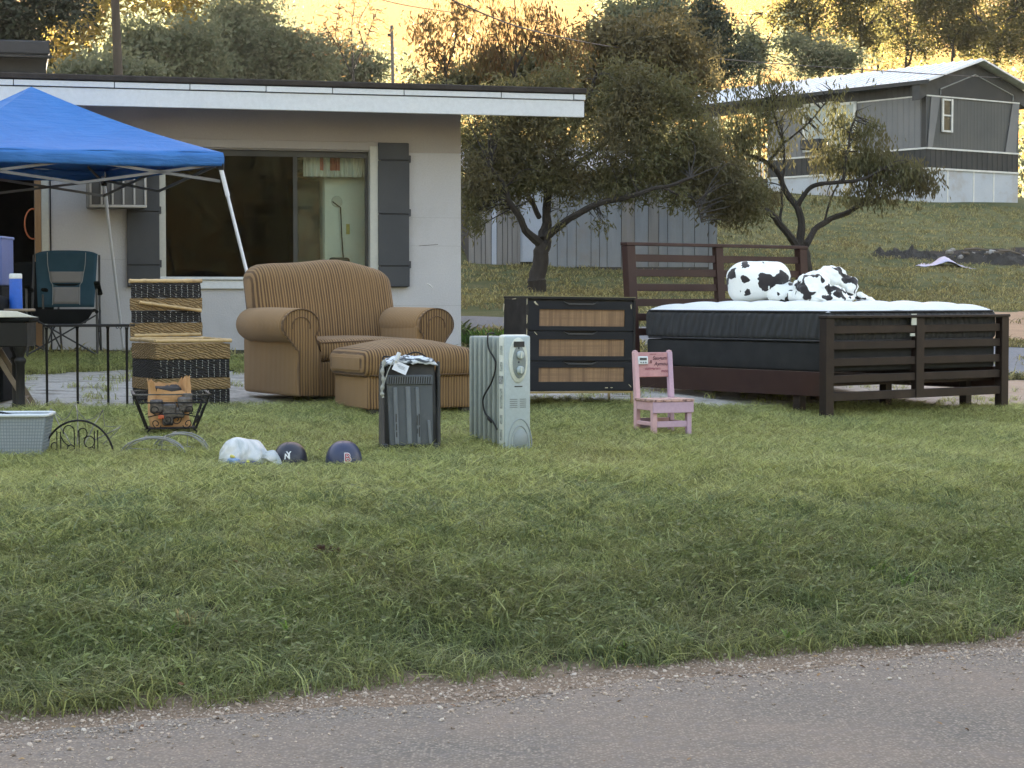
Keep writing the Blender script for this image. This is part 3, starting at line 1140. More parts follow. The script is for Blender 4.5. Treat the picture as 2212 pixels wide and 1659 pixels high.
# ================================================================== grey building behind the flat roof, far left
M_GREYM = M('dull_grey_metal', (.045, .048, .053), (.035, .038, .042), rough=.85, spec=.1, ns=2, stretch=(1, 1, .3))
Yb = 32
p0, p1 = P(-160, 85, Yb), P(107, 88, Yb)
gz = ground_z(p1.x, Yb)
tb = thing('grey_outbuilding', 'dark grey metal-sided building rising behind the house roof', 'building', (p1.x, Yb, gz), R(14))
wd = p1.x - p0.x
zt = P(50, 118, Yb).z - gz
MB().b2(-wd, -.05, .25, 5, 0, zt - .01).build('wall', M_GREYM, tb)
MB().b2(-wd - .2, .0, 0, 5.2, zt, P(50, 88, Yb).z - gz).build('roof', M('grey_roof_metal', (.055, .058, .066), (.045, .048, .054), rough=.85, spec=.1, ns=2), tb, bevel=.02)
MB().b2(-wd - .2, .03, -.02, .12, zt - .05, zt - .012).build('eave_trim', M_GREYM, tb)

# ================================================================== weathered shed under the big tree
SA = R(4)
g0, g1 = G(1012, 578), G(1549, 577)
YS = (g0.y + g1.y) / 2
SL = P(1549, 577, YS)
SLOC = (SL.x, YS, 0)
sx = lambda px, py=500, ly=0: on_plane(px, py, SLOC, SA, ly)[0]
sz = lambda px, py, ly=0: on_plane(px, py, SLOC, SA, ly)[1]
shed = thing('shed', 'weathered grey board shed behind the big spreading tree', 'shed', SLOC, SA)
M_BOARD = M('weathered_board', (.27, .265, .265), (.19, .185, .18), rough=.9, stretch=(1, 1, .1), ns=7, fine=40, bs=.4, dirt=(.26, .21, .17), dirt_s=1.2, dirt_amt=.6)
M_BOARD2 = M('grey_metal_panel', (.27, .295, .325), (.21, .23, .26), rough=.6, stretch=(1, 1, .12), ns=6, fine=30, bs=.2, dirt=(.22, .20, .18), dirt_s=1.5, dirt_amt=.6)
M_BRIGHT = M('pale_blue_panel', (.44, .49, .58), (.38, .43, .52), rough=.6, ns=2)
zb0 = sz(1300, 578) - .02
ztp = sz(1300, 372)
xA, xB = sx(1012), 0
MB().b2(xA, xB, .03, 3.6, zb0 + .05, ztp - .05).build('inner_frame', M_DARK, shed)
MB().b2(xA - .1, xB + .1, -.02, 3.7, zb0 - .45, zb0 + .03).build('footing', M('dark_footing', (.09, .08, .07), rough=.9), shed)
r_ = random.Random(5)
px = 1012
k = 0
while px < 1549:
    if 1120 <= px < 1184:
        px = 1184 if px > 1150 else px
    wd = r_.uniform(9, 15) if px < 1120 else r_.uniform(16, 34)
    nx_ = min(px + wd, 1120 if px < 1120 else 1549)
    if 1118 < px < 1186 and px < 1184: px = 1184; continue
    if px == 1120 or (px < 1120 and nx_ >= 1120 and px >= 1118): px = 1184; continue
    a0, a1 = sx(px), sx(nx_)
    bot = zb0 + (r_.uniform(-.10, .05) if px < 1120 else r_.uniform(-.02, .02))
    brt = (px > 1050 and px < 1066)
    MB().b2(a0 + .004, a1 - .006, -.015 - r_.uniform(0, .012), .012, bot, ztp).build('board', M_BRIGHT if brt else (M_BOARD if (px < 1120 or r_.random() < .12) else M_BOARD2), shed)
    px = nx_ if nx_ < 1120 or px >= 1184 else 1184
    k += 1
MB().b2(sx(1121), sx(1184), -.01, .02, zb0 + .12, sz(1150, 385)).build('open_panel', M_BRIGHT, shed)
MB().b2(sx(1119), sx(1123.5), -.05, .03, zb0 - .02, ztp).build('post', M_BOARD, shed)
MB().b2(sx(1090), sx(1092.5), -.06, -.04, sz(1090, 445), sz(1090, 415)).build('red_strip', M('red_paint_shed', (.35, .07, .04), rough=.6), shed)
rf = MB().prism([(-.35, ztp - .02), (3.9, ztp + .75), (3.9, ztp + .82), (-.35, ztp + .05)], xA - .3, xB + .25, 'x').build('roof', M('pale_roof_tin', (.42, .44, .46), (.30, .31, .33), rough=.45, metal=.3), shed)
for i in range(16):
    xx = xA - .25 + (xB - xA + .4) * i / 15
    MB().prism([(-.36, ztp + .051), (3.9, ztp + .821), (3.9, ztp + .85), (-.36, ztp + .08)], xx - .02, xx + .02, 'x').build('roof_rib', M('pale_roof_rib', (.45, .47, .49), rough=.45, metal=.3), rf)

# ================================================================== mobile home on the rise
TY = 55.0
K0 = P(2000, 437, TY)
K0.z = ground_z(K0.x, K0.y)
long_dir = Vector((-.6, .8, 0)).normalized()
TA = math.atan2(-long_dir.y, -long_dir.x)        # local +x = towards the near corner along the long side
# local frame: x along the long side (negative = away), y = depth into the body; end wall faces +x
end_dir = Vector((-long_dir.y, long_dir.x, 0))
TA = math.atan2(-long_dir.y, -long_dir.x)
th = thing('mobile_home', 'grey ribbed mobile home with white metal roof and pale skirting on the hill', 'mobile home', (K0.x, K0.y, 0), TA)
TLOC = (K0.x, K0.y, 0)
# local y axis = rotate x by +90
ey = Vector((-math.sin(TA), math.cos(TA), 0))
WT = 3.8
zl = lambda py: P(2000, py, TY).z
Z_sk, Z_tr, Z_md, Z_ev = zl(363), zl(321.5), zl(207.5), zl(177)
gz = K0.z - .5
LW, LR = -6.1, -10.6
ribs = lambda name, x0, x1, z0, z1, mat, par, pitch=.21, yy=0: None


def ribbed(name, x0, x1, z0, z1, mat, par, pitch=.2, d=.018, side='long'):
    mb = MB()
    n = max(1, int(abs(x1 - x0) / pitch))
    poly = []
    for i in range(n):
        a0 = x0 + (x1 - x0) * i / n
        w_ = (x1 - x0) / n
        poly += [(a0, 0), (a0 + w_ * .7, 0), (a0 + w_ * .78, -d), (a0 + w_ * .92, -d)]
    poly.append((x1, 0))
    poly += [(x1, .03), (x0, .03)]
    if side == 'long':
        mb.prism([(p[0], p[1]) for p in poly], z0, z1, 'z')
    else:
        mb.prism([(-p[1], p[0]) for p in poly], z0, z1, 'z')
    return mb.build(name, mat, par)


M_TG = M('light_grey_siding', (.19, .195, .205), (.16, .165, .175), rough=.6, ns=1.5, fine=40, bs=.1)
M_TE = M('mid_grey_siding', (.085, .09, .092), (.075, .08, .082), rough=.6, ns=1.5)
M_TD = M('dark_grey_band', (.030, .032, .035), (.025, .027, .029), rough=.6, ns=1.5)
M_TW = M('white_skirting', (.50, .54, .60), (.42, .46, .52), rough=.7, ns=1.2, dirt=(.34, .26, .19), dirt_s=1.2, dirt_amt=.5)
M_TT = M('white_trim_far', (.75, .76, .74), rough=.5)
MB().b2(LW, -.02, .05, WT - .05, gz, Z_ev).build('core', M_TD, th)
MB().b2(LW, .0, 0, .045, gz, Z_sk).b2(-.045, 0, .045, WT, gz, Z_sk).build('skirting', M_TW, th)
for f_ in (.22, .5, .72):
    MB().b2(.001, .012, WT * f_, WT * f_ + .05, gz, Z_sk - .02).build('skirting_joint', M_TT, th)
ribbed('lower_band', LW, 0, Z_sk + .01, Z_tr, M_TD, th)
ribbed('lower_band', .0, WT, Z_sk + .01, Z_tr, M_TD, th, side='end')
ribbed('siding', LW, 0, Z_tr + .03, Z_md, M_TG, th)
ribbed('siding', .0, WT, Z_tr + .03, Z_md, M_TE, th, pitch=.14, d=.004, side='end')
ribbed('upper_band', LR, 0, Z_md + .03, Z_ev + .02, M_TD, th)
tr_ = MB()
tr_.b2(LW, .03, -.03, .0, Z_tr, Z_tr + .045).b2(.0, .035, .0, WT, Z_tr, Z_tr + .045)
tr_.b2(LW, .03, -.03, .0, Z_md, Z_md + .035).b2(.0, .035, .0, WT, Z_md, Z_md + .035)
tr_.b2(LW, .03, -.03, .0, Z_sk - .03, Z_sk + .02).b2(.0, .035, .0, WT, Z_sk - .03, Z_sk + .02)
tr_.build('trim', M_TT, th)
# gable end with a recessed dark triangle, outlined
zr = P(2112, 133, TY + 1.1).z
ov = .3
MB().prism([(-ov, Z_ev - .05), (WT / 2, zr - .06), (WT + ov, Z_ev - .05), (WT + ov, Z_ev - .5), (WT, Z_md + .03), (0, Z_md + .03), (-ov, Z_ev - .5)], -.25, .02, 'x').build('gable', M('gable_grey', (.050, .053, .057), rough=.6), th)
MB().prism([(.5, Z_md + .06), (.5, Z_ev - .16), (WT / 2, zr - .36), (WT - .3, Z_ev - .16), (WT - .3, Z_md + .06)], .022, .03, 'x').build('gable_panel', M_TD, th)
MB().tube([(.045, .5, Z_md + .06), (.045, .5, Z_ev - .16), (.045, WT / 2, zr - .36), (.045, WT - .3, Z_ev - .16), (.045, WT - .3, Z_md + .06)], .018, 4).build('gable_outline', M('thin_light_trim', (.4, .41, .41), rough=.6), th)
# slanted light corner boards
MB().prism([(.14, Z_md), (.50, Z_md), (.20, Z_tr + .05), (.02, Z_tr + .05)], .021, .04, 'x').build('corner_board', M_TG, th)
MB().prism([(WT - .30, Z_md), (WT - .02, Z_md), (WT - .15, Z_tr + .05), (WT - .6, Z_tr + .05)], .021, .04, 'x').build('corner_board', M_TG, th)
MB().b2(-.16, -.0, -.03, -.019, Z_tr + .05, Z_md).build('corner_board', M_TD, th)
# narrow end window
def win_t(y0, y1, z0, z1):
    f_ = MB()
    f_.b2(.03, .07, y0, y0 + .06, z0, z1).b2(.03, .07, y1 - .06, y1, z0, z1).b2(.03, .055, y0 + .06, y1 - .06, z1 - .05, z1).b2(.03, .055, y0 + .06, y1 - .06, z0, z0 + .05)
    f_.b2(.03, .055, y0 + .06, y1 - .06, (z0 + z1) / 2 - .02, (z0 + z1) / 2 + .02)
    f = f_.build('window', M_TT, th)
    MB().b2(.02, .035, y0 + .06, y1 - .06, z0 + .05, z1 - .05).build('pane', M('dark_pane', (.02, .024, .026), rough=.15), f)
win_t(.56, .99, P(2040, 286, TY + .5).z, P(2040, 214, TY + .5).z)
# long-side windows with white frames and a window air conditioner
def long_win(x0, x1, z0, z1, fill, mid=True):
    f_ = MB()
    f_.b2(x0, x0 + .10, -.06, -.02, z0, z1).b2(x1 - .10, x1, -.06, -.02, z0, z1).b2(x0, x1, -.06, -.02, z1 - .07, z1).b2(x0, x1, -.06, -.02, z0, z0 + .07)
    f = f_.build('window', M_TT, th)
    MB().b2(x0 + .1, x1 - .1, -.035, -.02, z0 + .07, z1 - .07).build('pane', fill, f)
    return f
tx = lambda px, py=300: on_plane(px, py, TLOC, TA, -.03)[0]
tz = lambda px, py: on_plane(px, py, TLOC, TA, -.03)[1]
M_PANE_L = M('pale_blind', (.42, .47, .46), (.35, .40, .40), rough=.5, stretch=(1, 1, 14), ns=3)
f1 = long_win(tx(1735), tx(1800), tz(1770, 327), tz(1770, 222), M_PANE_L)
MB().b2(tx(1750), tx(1790), -.45, -.02, tz(1770, 324), tz(1770, 302)).build('window_air_conditioner', M_TD, f1, bevel=.02)
f2 = long_win(tx(1803), tx(1850), tz(1820, 327), tz(1820, 222), M_PANE_L)
# roof
rfm = M('white_roof_metal', (.80, .82, .85), (.74, .76, .80), rough=.25, metal=.0, ns=1.2, fine=10, bs=.05)
rf = MB()
rf.prism([(-ov, Z_ev - .02), (WT / 2, zr), (WT + ov, Z_ev - .02), (WT + ov, Z_ev + .03), (WT / 2, zr + .05), (-ov, Z_ev + .03)], LR, .35, 'x')
rf = rf.build('roof', rfm, th)
for i in range(34):
    xx = LR + .1 + (.35 - LR - .2) * i / 33
    MB().prism([(-ov, Z_ev + .031), (WT / 2, zr + .051), (WT / 2, zr + .08), (-ov, Z_ev + .06)], xx - .03, xx + .03, 'x').build('roof_rib', rfm, rf)
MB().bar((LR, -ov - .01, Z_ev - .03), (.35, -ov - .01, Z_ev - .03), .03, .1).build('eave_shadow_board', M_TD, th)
# porch under the far end of the roof: posts, deck, rails
for xx in (LR + .2, LR + 2.2):
    MB().b2(xx - .06, xx + .06, .0, .12, gz, Z_md + .05).build('porch_post', M_TT, th)
MB().b2(LR, LW - .01, 0, WT, Z_sk - .1, Z_sk).build('porch_deck', M_TD, th)
for zz in (Z_sk + .45, Z_sk + .9):
    MB().b2(LR + .2, LW - .02, .02, .08, zz, zz + .06).build('porch_rail', M_TT, th)
for i in range(30):
    xx = LR + .3 + (LW - LR - .4) * i / 29
    MB().b2(xx - .02, xx + .02, .03, .07, Z_sk, Z_sk + .45).build('porch_baluster', M_TT, th)

# ================================================================== poles and wires
def pole(px0, py0, px1, py1, Y, r0, r1, label, mat, name='utility_pole'):
    a_, b_ = P(px0, py0, Y), P(px1, py1, Y)
    d = (a_ - b_).normalized()
    gz_ = ground_z(b_.x, Y)
    base = b_ + d * ((gz_ - .1 - b_.z) / d.z)
    t = thing(name, label, 'utility pole', (base.x, base.y, base.z))
    MB().tube([(0, 0, 0), (a_ - base) * .5, (a_ - base)], [r1, (r0 + r1) / 2, r0], 14).build('shaft', mat, t, smooth=True)
    return t, a_ - base
M_POLE = M('pole_wood', (.075, .058, .045), (.05, .04, .033), rough=.9, stretch=(1, 1, .1), ns=10, bs=.5)
t, top = pole(246, -60, 256, 172, 45, .088, .115, 'thick brown wooden pole rising behind the blue tent and roof', M_POLE)
MB().b2(top.x - .8, top.x + .8, -.06, .06, top.z - .3, top.z - .18).build('crossarm', M_POLE, t)
t, top = pole(846, 55, 849, 190, 60, .045, .05, 'thin grey pole standing above the middle of the house roof', M('pole_grey', (.16, .14, .13), rough=.7))
MB().b2(top.x - .12, top.x + .02, -.03, .03, top.z - .32, top.z - .24).build('bracket', M_POLE, t)


def wire(pts, label, r=.012):
    w3 = [P(*p) for p in pts]
    o = MB().tube(bez(w3, 10), r, 4).build('overhead_wire', M('wire_' + label[:8], (.10, .08, .07), rough=.6), None)
    tag(o, label, 'wire')
wire([(940, -20, 26), (1010, 15, 29), (1150, 66, 35), (1350, 105, 44), (1620, 133, 50), (1860, 150, 52), (2060, 163, 54), (2204, 170, 57.5)], 'long cable sagging across the trees to the end of the mobile home')
wire([(780, -12, 40), (880, 12, 44), (1010, 30, 48), (1200, 48, 56)], 'faint upper wire crossing the yellow sky over the house', .009)

# ================================================================== trees
def leaf_mat(name, ca, cb, trans=.35, rough=.6, cc=None):
    m, nt, b, out = newmat(name)
    geo = N(nt, 'ShaderNodeNewGeometry').outputs['Position']
    tint = N(nt, 'ShaderNodeAttribute', attribute_name='tint').outputs['Fac']
    c = mixc(nt, tint, ca, cb)
    if cc:
        c = mixc(nt, ramp(nt, noise_(nt, geo, .8, 3), .48, .62), c, cc)
    nt.links.new(c, b.inputs['Base Color'])
    b.inputs['Roughness'].default_value = rough
    b.inputs['Specular IOR Level'].default_value = .3
    tr = N(nt, 'ShaderNodeBsdfTranslucent')
    nt.links.new(c, tr.inputs[0])
    mx = N(nt, 'ShaderNodeMixShader')
    mx.inputs[0].default_value = trans
    nt.links.new(b.outputs[0], mx.inputs[1])
    nt.links.new(tr.outputs[0], mx.inputs[2])
    nt.links.new(mx.outputs[0], out.inputs[0])
    return m


def leaves(lobes, size, wid, droop, clump_r, per, seed, fill=.75, gap=0.0, gap_s=.6):
    """lobes: (center, rx, ry, rz, n).  returns verts, tint"""
    g = np.random.default_rng(seed)
    V, TT = [], []
    for (c, rx, ry, rz, n) in lobes:
        nc = max(1, n // per)
        d = g.normal(size=(nc, 3))
        d /= np.linalg.norm(d, axis=1)[:, None]
        rad = g.random(nc) ** (1 / 3.0 * (1 + fill))
        rad = .25 + .75 * rad
        wob = np.array([1 + .42 * mnoise.noise(Vector(q) * 1.9 + Vector((seed, c[0], 3))) + .3 * mnoise.noise(Vector(q) * 4.5 + Vector((seed, 7, c[2]))) for q in d])
        rad = rad * wob * g.choice([1, 1, 1, 1.12, 1.25], nc)
        cc = d * rad[:, None] * np.array([rx, ry, rz]) + np.array(c)
        if gap > 0:
            keep = [mnoise.noise(Vector(p) * gap_s + Vector((seed, 0, 0))) > -.5 + gap for p in cc]
            cc = cc[np.array(keep)]
            nc = len(cc)
            if nc == 0: continue
        p = np.repeat(cc, per, 0) + g.normal(size=(nc * per, 3)) * clump_r
        k = len(p)
        ax = g.normal(size=(k, 3))
        ax /= np.linalg.norm(ax, axis=1)[:, None]
        ax = ax * (1 - droop) + np.array([0, 0, -1.0]) * droop
        ax /= np.linalg.norm(ax, axis=1)[:, None] + 1e-9
        nn = g.normal(size=(k, 3))
        sd_ = np.cross(ax, nn)
        sd_ /= np.linalg.norm(sd_, axis=1)[:, None] + 1e-9
        L = size * g.uniform(.6, 1.3, k)[:, None]
        W_ = wid * g.uniform(.7, 1.3, k)[:, None]
        q = np.stack([p, p + ax * L * .5 + sd_ * W_ * .5, p + ax * L, p + ax * L * .5 - sd_ * W_ * .5], 1)
        V.append(q.reshape(-1, 3))
        t = np.clip(g.random(k) * .6 + np.repeat(g.random(nc), per) * .4, 0, 1)
        TT.append(np.repeat(t, 4))
    return np.concatenate(V), np.concatenate(TT)


def leaf_object(name, V, TT, mat, parent, origin):
    V = V - np.array(origin)
    n = len(V)
    me = bpy.data.meshes.new(name)
    me.vertices.add(n)
    me.vertices.foreach_set('co', V.astype(np.float32).ravel())
    me.loops.add(n)
    me.loops.foreach_set('vertex_index', np.arange(n, dtype=np.int32))
    me.polygons.add(n // 4)
    me.polygons.foreach_set('loop_start', np.arange(0, n, 4, dtype=np.int32))
    me.update(calc_edges=True)
    at = me.attributes.new('tint', 'FLOAT', 'POINT')
    at.data.foreach_set('value', TT.astype(np.float32))
    return link(name, me, mat, parent)


M_BARK = M('grey_bark', (.040, .034, .029), (.024, .020, .018), rough=.95, stretch=(1, 1, .25), ns=14, fine=50, bs=.8, bd=.02)
M_BARKD = M('dark_bark', (.045, .038, .033), (.03, .026, .023), rough=.95, ns=8, bs=.3)


def tree(label, base_px, Y, trunk, limbs, lobes, leafm, size, wid, droop, clump, per, seed, dz=.35, twigs=0, gap=0, gap_s=.6, name='tree', group=None, bark=None, fill=.75, twr=(.012, .003)):
    """trunk / limbs in photo positions (x, y, r px, depth offset m); lobes (cx, cy, rx, ry, n[, depth offset, depth radius])"""
    s = Y / F
    g = P(base_px[0], base_px[1], Y)
    base = Vector((g.x, Y, ground_z(g.x, Y)))
    t = thing(name, label, 'tree', base, 0, group)
    rr = random.Random(seed)
    bark = bark or M_BARK
    def line(pts):
        out, rad = [], []
        for (x, y, r, dy) in pts:
            q = P(x, y, Y + dy)
            out.append(q - base)
            rad.append(r * s * (.84 if r < 14 else 1))
        n = 6
        c = bez(out, n)
        for k in range(1, len(c) - 1):
            am = max(rad[min(k // n, len(rad) - 1)] * .55, .012)
            c[k] = c[k] + Vector((mnoise.noise(c[k] * 3.1 + Vector((seed, 0, 0))), mnoise.noise(c[k] * 3.1 + Vector((0, seed, 0))), mnoise.noise(c[k] * 3.1 + Vector((0, 0, seed))))) * am * 1.6
        rd = []
        for i in range(len(rad) - 1):
            for k in range(n): rd.append(rad[i] + (rad[i + 1] - rad[i]) * k / n)
        rd.append(rad[-1])
        rd = [q * (1 + .16 * mnoise.noise(Vector((k * .9, seed, len(pts))))) for k, q in enumerate(rd)]
        return c, rd
    c, rd = line(trunk)
    c = [Vector((c[0].x, c[0].y, -.1))] + c
    rd = [rd[0] * 1.5] + rd
    MB().tube(c, rd, 9).build('trunk', bark, t, smooth=True)
    ends = list(zip(c, rd))
    for l in limbs:
        c2, rd2 = line(l)
        MB().tube(c2, rd2, 7).build('limb', bark, t, smooth=True)
        ends += list(zip(c2, rd2))
    L = []
    for lb in lobes:
        cx, cy, rx, ry, n = lb[:5]
        dy = lb[5] if len(lb) > 5 else 0
        rd_ = lb[6] if len(lb) > 6 else (rx + ry) / 2 * s * .9
        q = P(cx, cy, Y + dy)
        L.append(((q.x, q.y, q.z), rx * s, rd_, ry * s, n))
    if twigs:
        tw = MB()
        skeleton = [e for e in ends if e[1] < .12]
        for _ in range(twigs):
            lo = rr.choice(L)
            d = Vector((rr.gauss(0, 1), rr.gauss(0, 1), rr.gauss(0, 1))).normalized() * rr.random() ** .5
            e = Vector((lo[0][0] + d.x * lo[1], lo[0][1] + d.y * lo[2], lo[0][2] + d.z * lo[3])) - base
            a_ = min(skeleton or ends, key=lambda q: (q[0] - e).length)[0]
            if (a_ - e).length < .15: continue
            md = (a_ + e) / 2 + Vector((rr.gauss(0, .1), rr.gauss(0, .1), rr.gauss(.08, .1))) * (a_ - e).length
            tw.tube(bez([a_, md, e], 4), [twr[0], twr[0] * .9, twr[0] * .8, twr[0] * .7, twr[0] * .6, twr[0] * .5, twr[0] * .4, twr[1], twr[1]], 4, cap=False)
        if tw.v: tw.build('twigs', bark, t)['kind'] = 'stuff'
    if L:
        V, TT = leaves(L, size, wid, droop, clump, per, seed, fill, gap, gap_s)
        leaf_object('crown', V, TT, leafm, t, base)
    return t


ML_OLIVE = leaf_mat('olive_leaf', (.082, .088, .035), (.165, .15, .066), .42, cc=(.12, .105, .05))
ML_BROWNTOP = leaf_mat('russet_leaf', (.11, .095, .045), (.165, .135, .062), .4)
ML_HAZE = leaf_mat('haze_paled_leaf', (.13, .145, .085), (.20, .205, .12), .5)  # leaf colour paled and greyed to carry the distance haze
ML_DARK = leaf_mat('dark_green_leaf', (.028, .036, .022), (.05, .058, .034), .25)
ML_BACK = leaf_mat('backlit_leaf', (.06, .065, .025), (.16, .13, .04), .55)
ML_YEL = leaf_mat('yellow_backlit_leaf', (.22, .17, .04), (.34, .26, .06), .65)
ML_RED = leaf_mat('red_brown_leaf', (.18, .095, .040), (.115, .10, .04), .5)

# the big spreading tree by the shed
tree('big willow-leaved tree spreading over the shed beside the white house', (1160, 630), G(1160, 630).y,
     [(1158, 628, 22, 0), (1162, 590, 18, 0), (1165, 555, 17, 0), (1172, 520, 16, 0)],
     [[(1168, 530, 13, 0), (1135, 490, 9, -.2), (1105, 440, 8, -.4), (1085, 395, 6, -.5), (1060, 360, 4, -.6)],
      [(1174, 520, 14, 0), (1178, 470, 12, .2), (1190, 400, 10, .3), (1215, 320, 8, .4), (1260, 240, 6, .4), (1290, 160, 4, .3)],
      [(1180, 515, 11, 0), (1225, 475, 9, -.3), (1280, 445, 8, -.6), (1350, 425, 7, -.8), (1430, 405, 5, -1), (1490, 385, 4, -1)],
      [(1165, 470, 7, .2), (1130, 400, 6, .6), (1110, 330, 4, .8)],
      [(1195, 395, 7, .3), (1250, 350, 6, .6), (1330, 300, 5, .8), (1400, 240, 3, .8)],
      [(1430, 405, 4, -1), (1465, 420, 3, -1), (1500, 430, 2, -1), (1515, 480, 1.5, -1)]],
     [(1090, 330, 88, 60, 6500), (1045, 390, 50, 60, 2600, -.4), (1022, 455, 22, 50, 800, -.5), (1240, 280, 150, 85, 10500), (1350, 330, 140, 80, 8000, -.3),
      (1450, 320, 110, 85, 7000), (1300, 190, 150, 60, 7500), (1180, 225, 120, 55, 4600), (1520, 380, 85, 62, 5200), (1270, 385, 150, 42, 4600), (1590, 420, 70, 55, 3600),
      (1150, 395, 90, 40, 2200), (1100, 255, 85, 50, 2500), (1420, 220, 110, 60, 4200), (1012, 310, 30, 70, 1300), (1045, 195, 85, 30, 1300), (1560, 460, 70, 32, 1500), (1110, 440, 50, 35, 420),
      (1350, 418, 90, 22, 700, -.6), (1460, 425, 50, 25, 600, -.8), (1208, 500, 12, 14, 60, -.3), (1300, 480, 16, 20, 90, -.5), (1215, 440, 40, 20, 260)],
     ML_OLIVE, .105, .024, .42, .08, 9, 11, twigs=190, gap=.26, gap_s=1.3)
# lone tree behind the bed
tree('open branching tree behind the bed headboard in front of the mobile home', (1736, 620), 34,
     [(1738, 616, 19, 0), (1742, 585, 16, 0), (1738, 555, 15, 0), (1732, 535, 14, 0)],
     [[(1730, 538, 12, 0), (1712, 515, 10, 0), (1690, 488, 9, -.1), (1668, 465, 8, -.2), (1640, 442, 7, -.3), (1600, 425, 4, -.4)],
      [(1734, 536, 12, 0), (1728, 490, 10, .1), (1722, 450, 9, .1), (1700, 415, 8, .2), (1680, 375, 7, .2), (1655, 350, 6, .2), (1610, 332, 4, .2)],
      [(1720, 448, 8, .1), (1738, 420, 6, 0), (1765, 400, 6, -.1), (1826, 392, 5, -.3), (1870, 385, 4, -.4), (1905, 365, 3, -.4)],
      [(1740, 530, 10, 0), (1758, 495, 8, .2), (1779, 480, 8, .3), (1838, 452, 7, .5), (1898, 430, 5, .6), (1945, 414, 3, .6)],
      [(1686, 478, 4, -.1), (1688, 430, 3, .0), (1694, 340, 3, .0), (1690, 290, 2, .1)],
      [(1660, 350, 4, .2), (1690, 310, 4, .2), (1680, 270, 3, .2), (1665, 220, 2, .2)],
      [(1780, 480, 3, .3), (1795, 430, 2.5, .3), (1812, 395, 2, .3)],
      [(1690, 310, 3, .2), (1720, 290, 2.5, .1), (1760, 250, 2, .1), (1800, 200, 1.5, .1)],
      [(1822, 392, 4, -.3), (1835, 300, 3, -.3), (1850, 240, 2, -.3)],
      [(1898, 430, 3, .6), (1880, 400, 2, .6), (1870, 380, 2, .6)]],
     [(1580, 400, 75, 55, 2600), (1560, 310, 80, 75, 3800), (1630, 430, 60, 28, 900), (1705, 235, 55, 45, 500, 0, 1.0), (1640, 200, 80, 40, 800), (1775, 225, 50, 40, 320),
      (1842, 255, 50, 70, 1500), (1888, 310, 40, 50, 700), (1800, 325, 50, 26, 350), (1850, 352, 90, 26, 1900), (1925, 368, 85, 36, 2000), (1990, 388, 46, 30, 750),
      (1830, 420, 110, 20, 420), (1900, 418, 70, 26, 620), (1690, 320, 40, 40, 260), (1735, 190, 90, 30, 300), (1770, 290, 60, 40, 200), (1620, 270, 60, 50, 900)],
     ML_OLIVE, .105, .026, .62, .075, 9, 12, twigs=190, gap=.14, gap_s=1.3)

# russet crown top behind the big tree
tree('tall russet-tinged tree rising directly behind the spreading tree', (1380, 560), 44, [(1380, 560, 14, 0), (1385, 400, 11, 0), (1400, 200, 8, 0), (1400, 80, 4, 0)], [],
     [(1400, 120, 125, 80, 9000), (1330, 170, 100, 60, 4000), (1470, 170, 70, 60, 3000), (1290, 90, 60, 40, 900)], ML_BROWNTOP, .16, .05, .3, .16, 12, 13, twigs=40)
# far haze-coloured trees behind the house roof
tree('broad hazy grey-green tree above the middle of the house roof', (545, 300), 74, [(545, 560, 12, 0), (545, 250, 9, 0), (545, 100, 5, 0)], [],
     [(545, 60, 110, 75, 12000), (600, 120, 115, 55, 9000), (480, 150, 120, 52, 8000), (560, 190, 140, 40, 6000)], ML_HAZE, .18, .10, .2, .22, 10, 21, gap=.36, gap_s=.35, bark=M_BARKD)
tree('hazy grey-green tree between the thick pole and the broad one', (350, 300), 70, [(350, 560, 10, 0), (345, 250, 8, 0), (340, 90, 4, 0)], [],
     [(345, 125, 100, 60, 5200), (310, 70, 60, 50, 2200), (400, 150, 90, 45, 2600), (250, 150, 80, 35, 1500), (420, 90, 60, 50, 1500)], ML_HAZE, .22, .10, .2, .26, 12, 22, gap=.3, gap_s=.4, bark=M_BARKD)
tree('rounded hazy tree behind the thin grey pole', (745, 300), 78, [(745, 560, 10, 0), (745, 250, 8, 0), (745, 150, 4, 0)], [],
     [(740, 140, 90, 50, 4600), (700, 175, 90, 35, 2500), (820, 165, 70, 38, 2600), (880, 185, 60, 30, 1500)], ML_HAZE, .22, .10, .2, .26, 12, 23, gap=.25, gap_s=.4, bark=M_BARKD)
tree('bare-branched tree with few leaves in the yellow gap of sky', (760, 300), 66, [(765, 560, 6, 0), (765, 250, 5, 0), (762, 120, 3, 0)],
     [[(764, 170, 2.5, 0), (735, 110, 1.8, 0), (700, 50, 1, 0)], [(763, 150, 2.5, 0), (790, 90, 1.8, 0), (815, 20, 1, 0)], [(763, 125, 2, 0), (760, 60, 1.4, 0), (770, -20, .8, 0)],
      [(740, 115, 1.5, 0), (725, 70, 1, 0), (735, 10, .7, 0)], [(785, 95, 1.5, 0), (775, 50, 1, 0), (800, 0, .7, 0)]],
     [(760, 60, 85, 70, 420)], ML_RED, .16, .07, .2, .3, 4, 24, twigs=70, bark=M_BARKD, twr=(.02, .006))
tree('dark leafy tree filling the top left corner of the picture', (40, 300), 46, [(45, 560, 14, 0), (45, 250, 10, 0), (50, 60, 6, 0)], [],
     [(30, 20, 110, 55, 5000), (110, 0, 70, 45, 2200), (20, 90, 70, 40, 1500), (-60, 60, 90, 80, 2500)], ML_DARK, .17, .08, .2, .2, 12, 25, gap=.2, gap_s=.5, bark=M_BARKD)
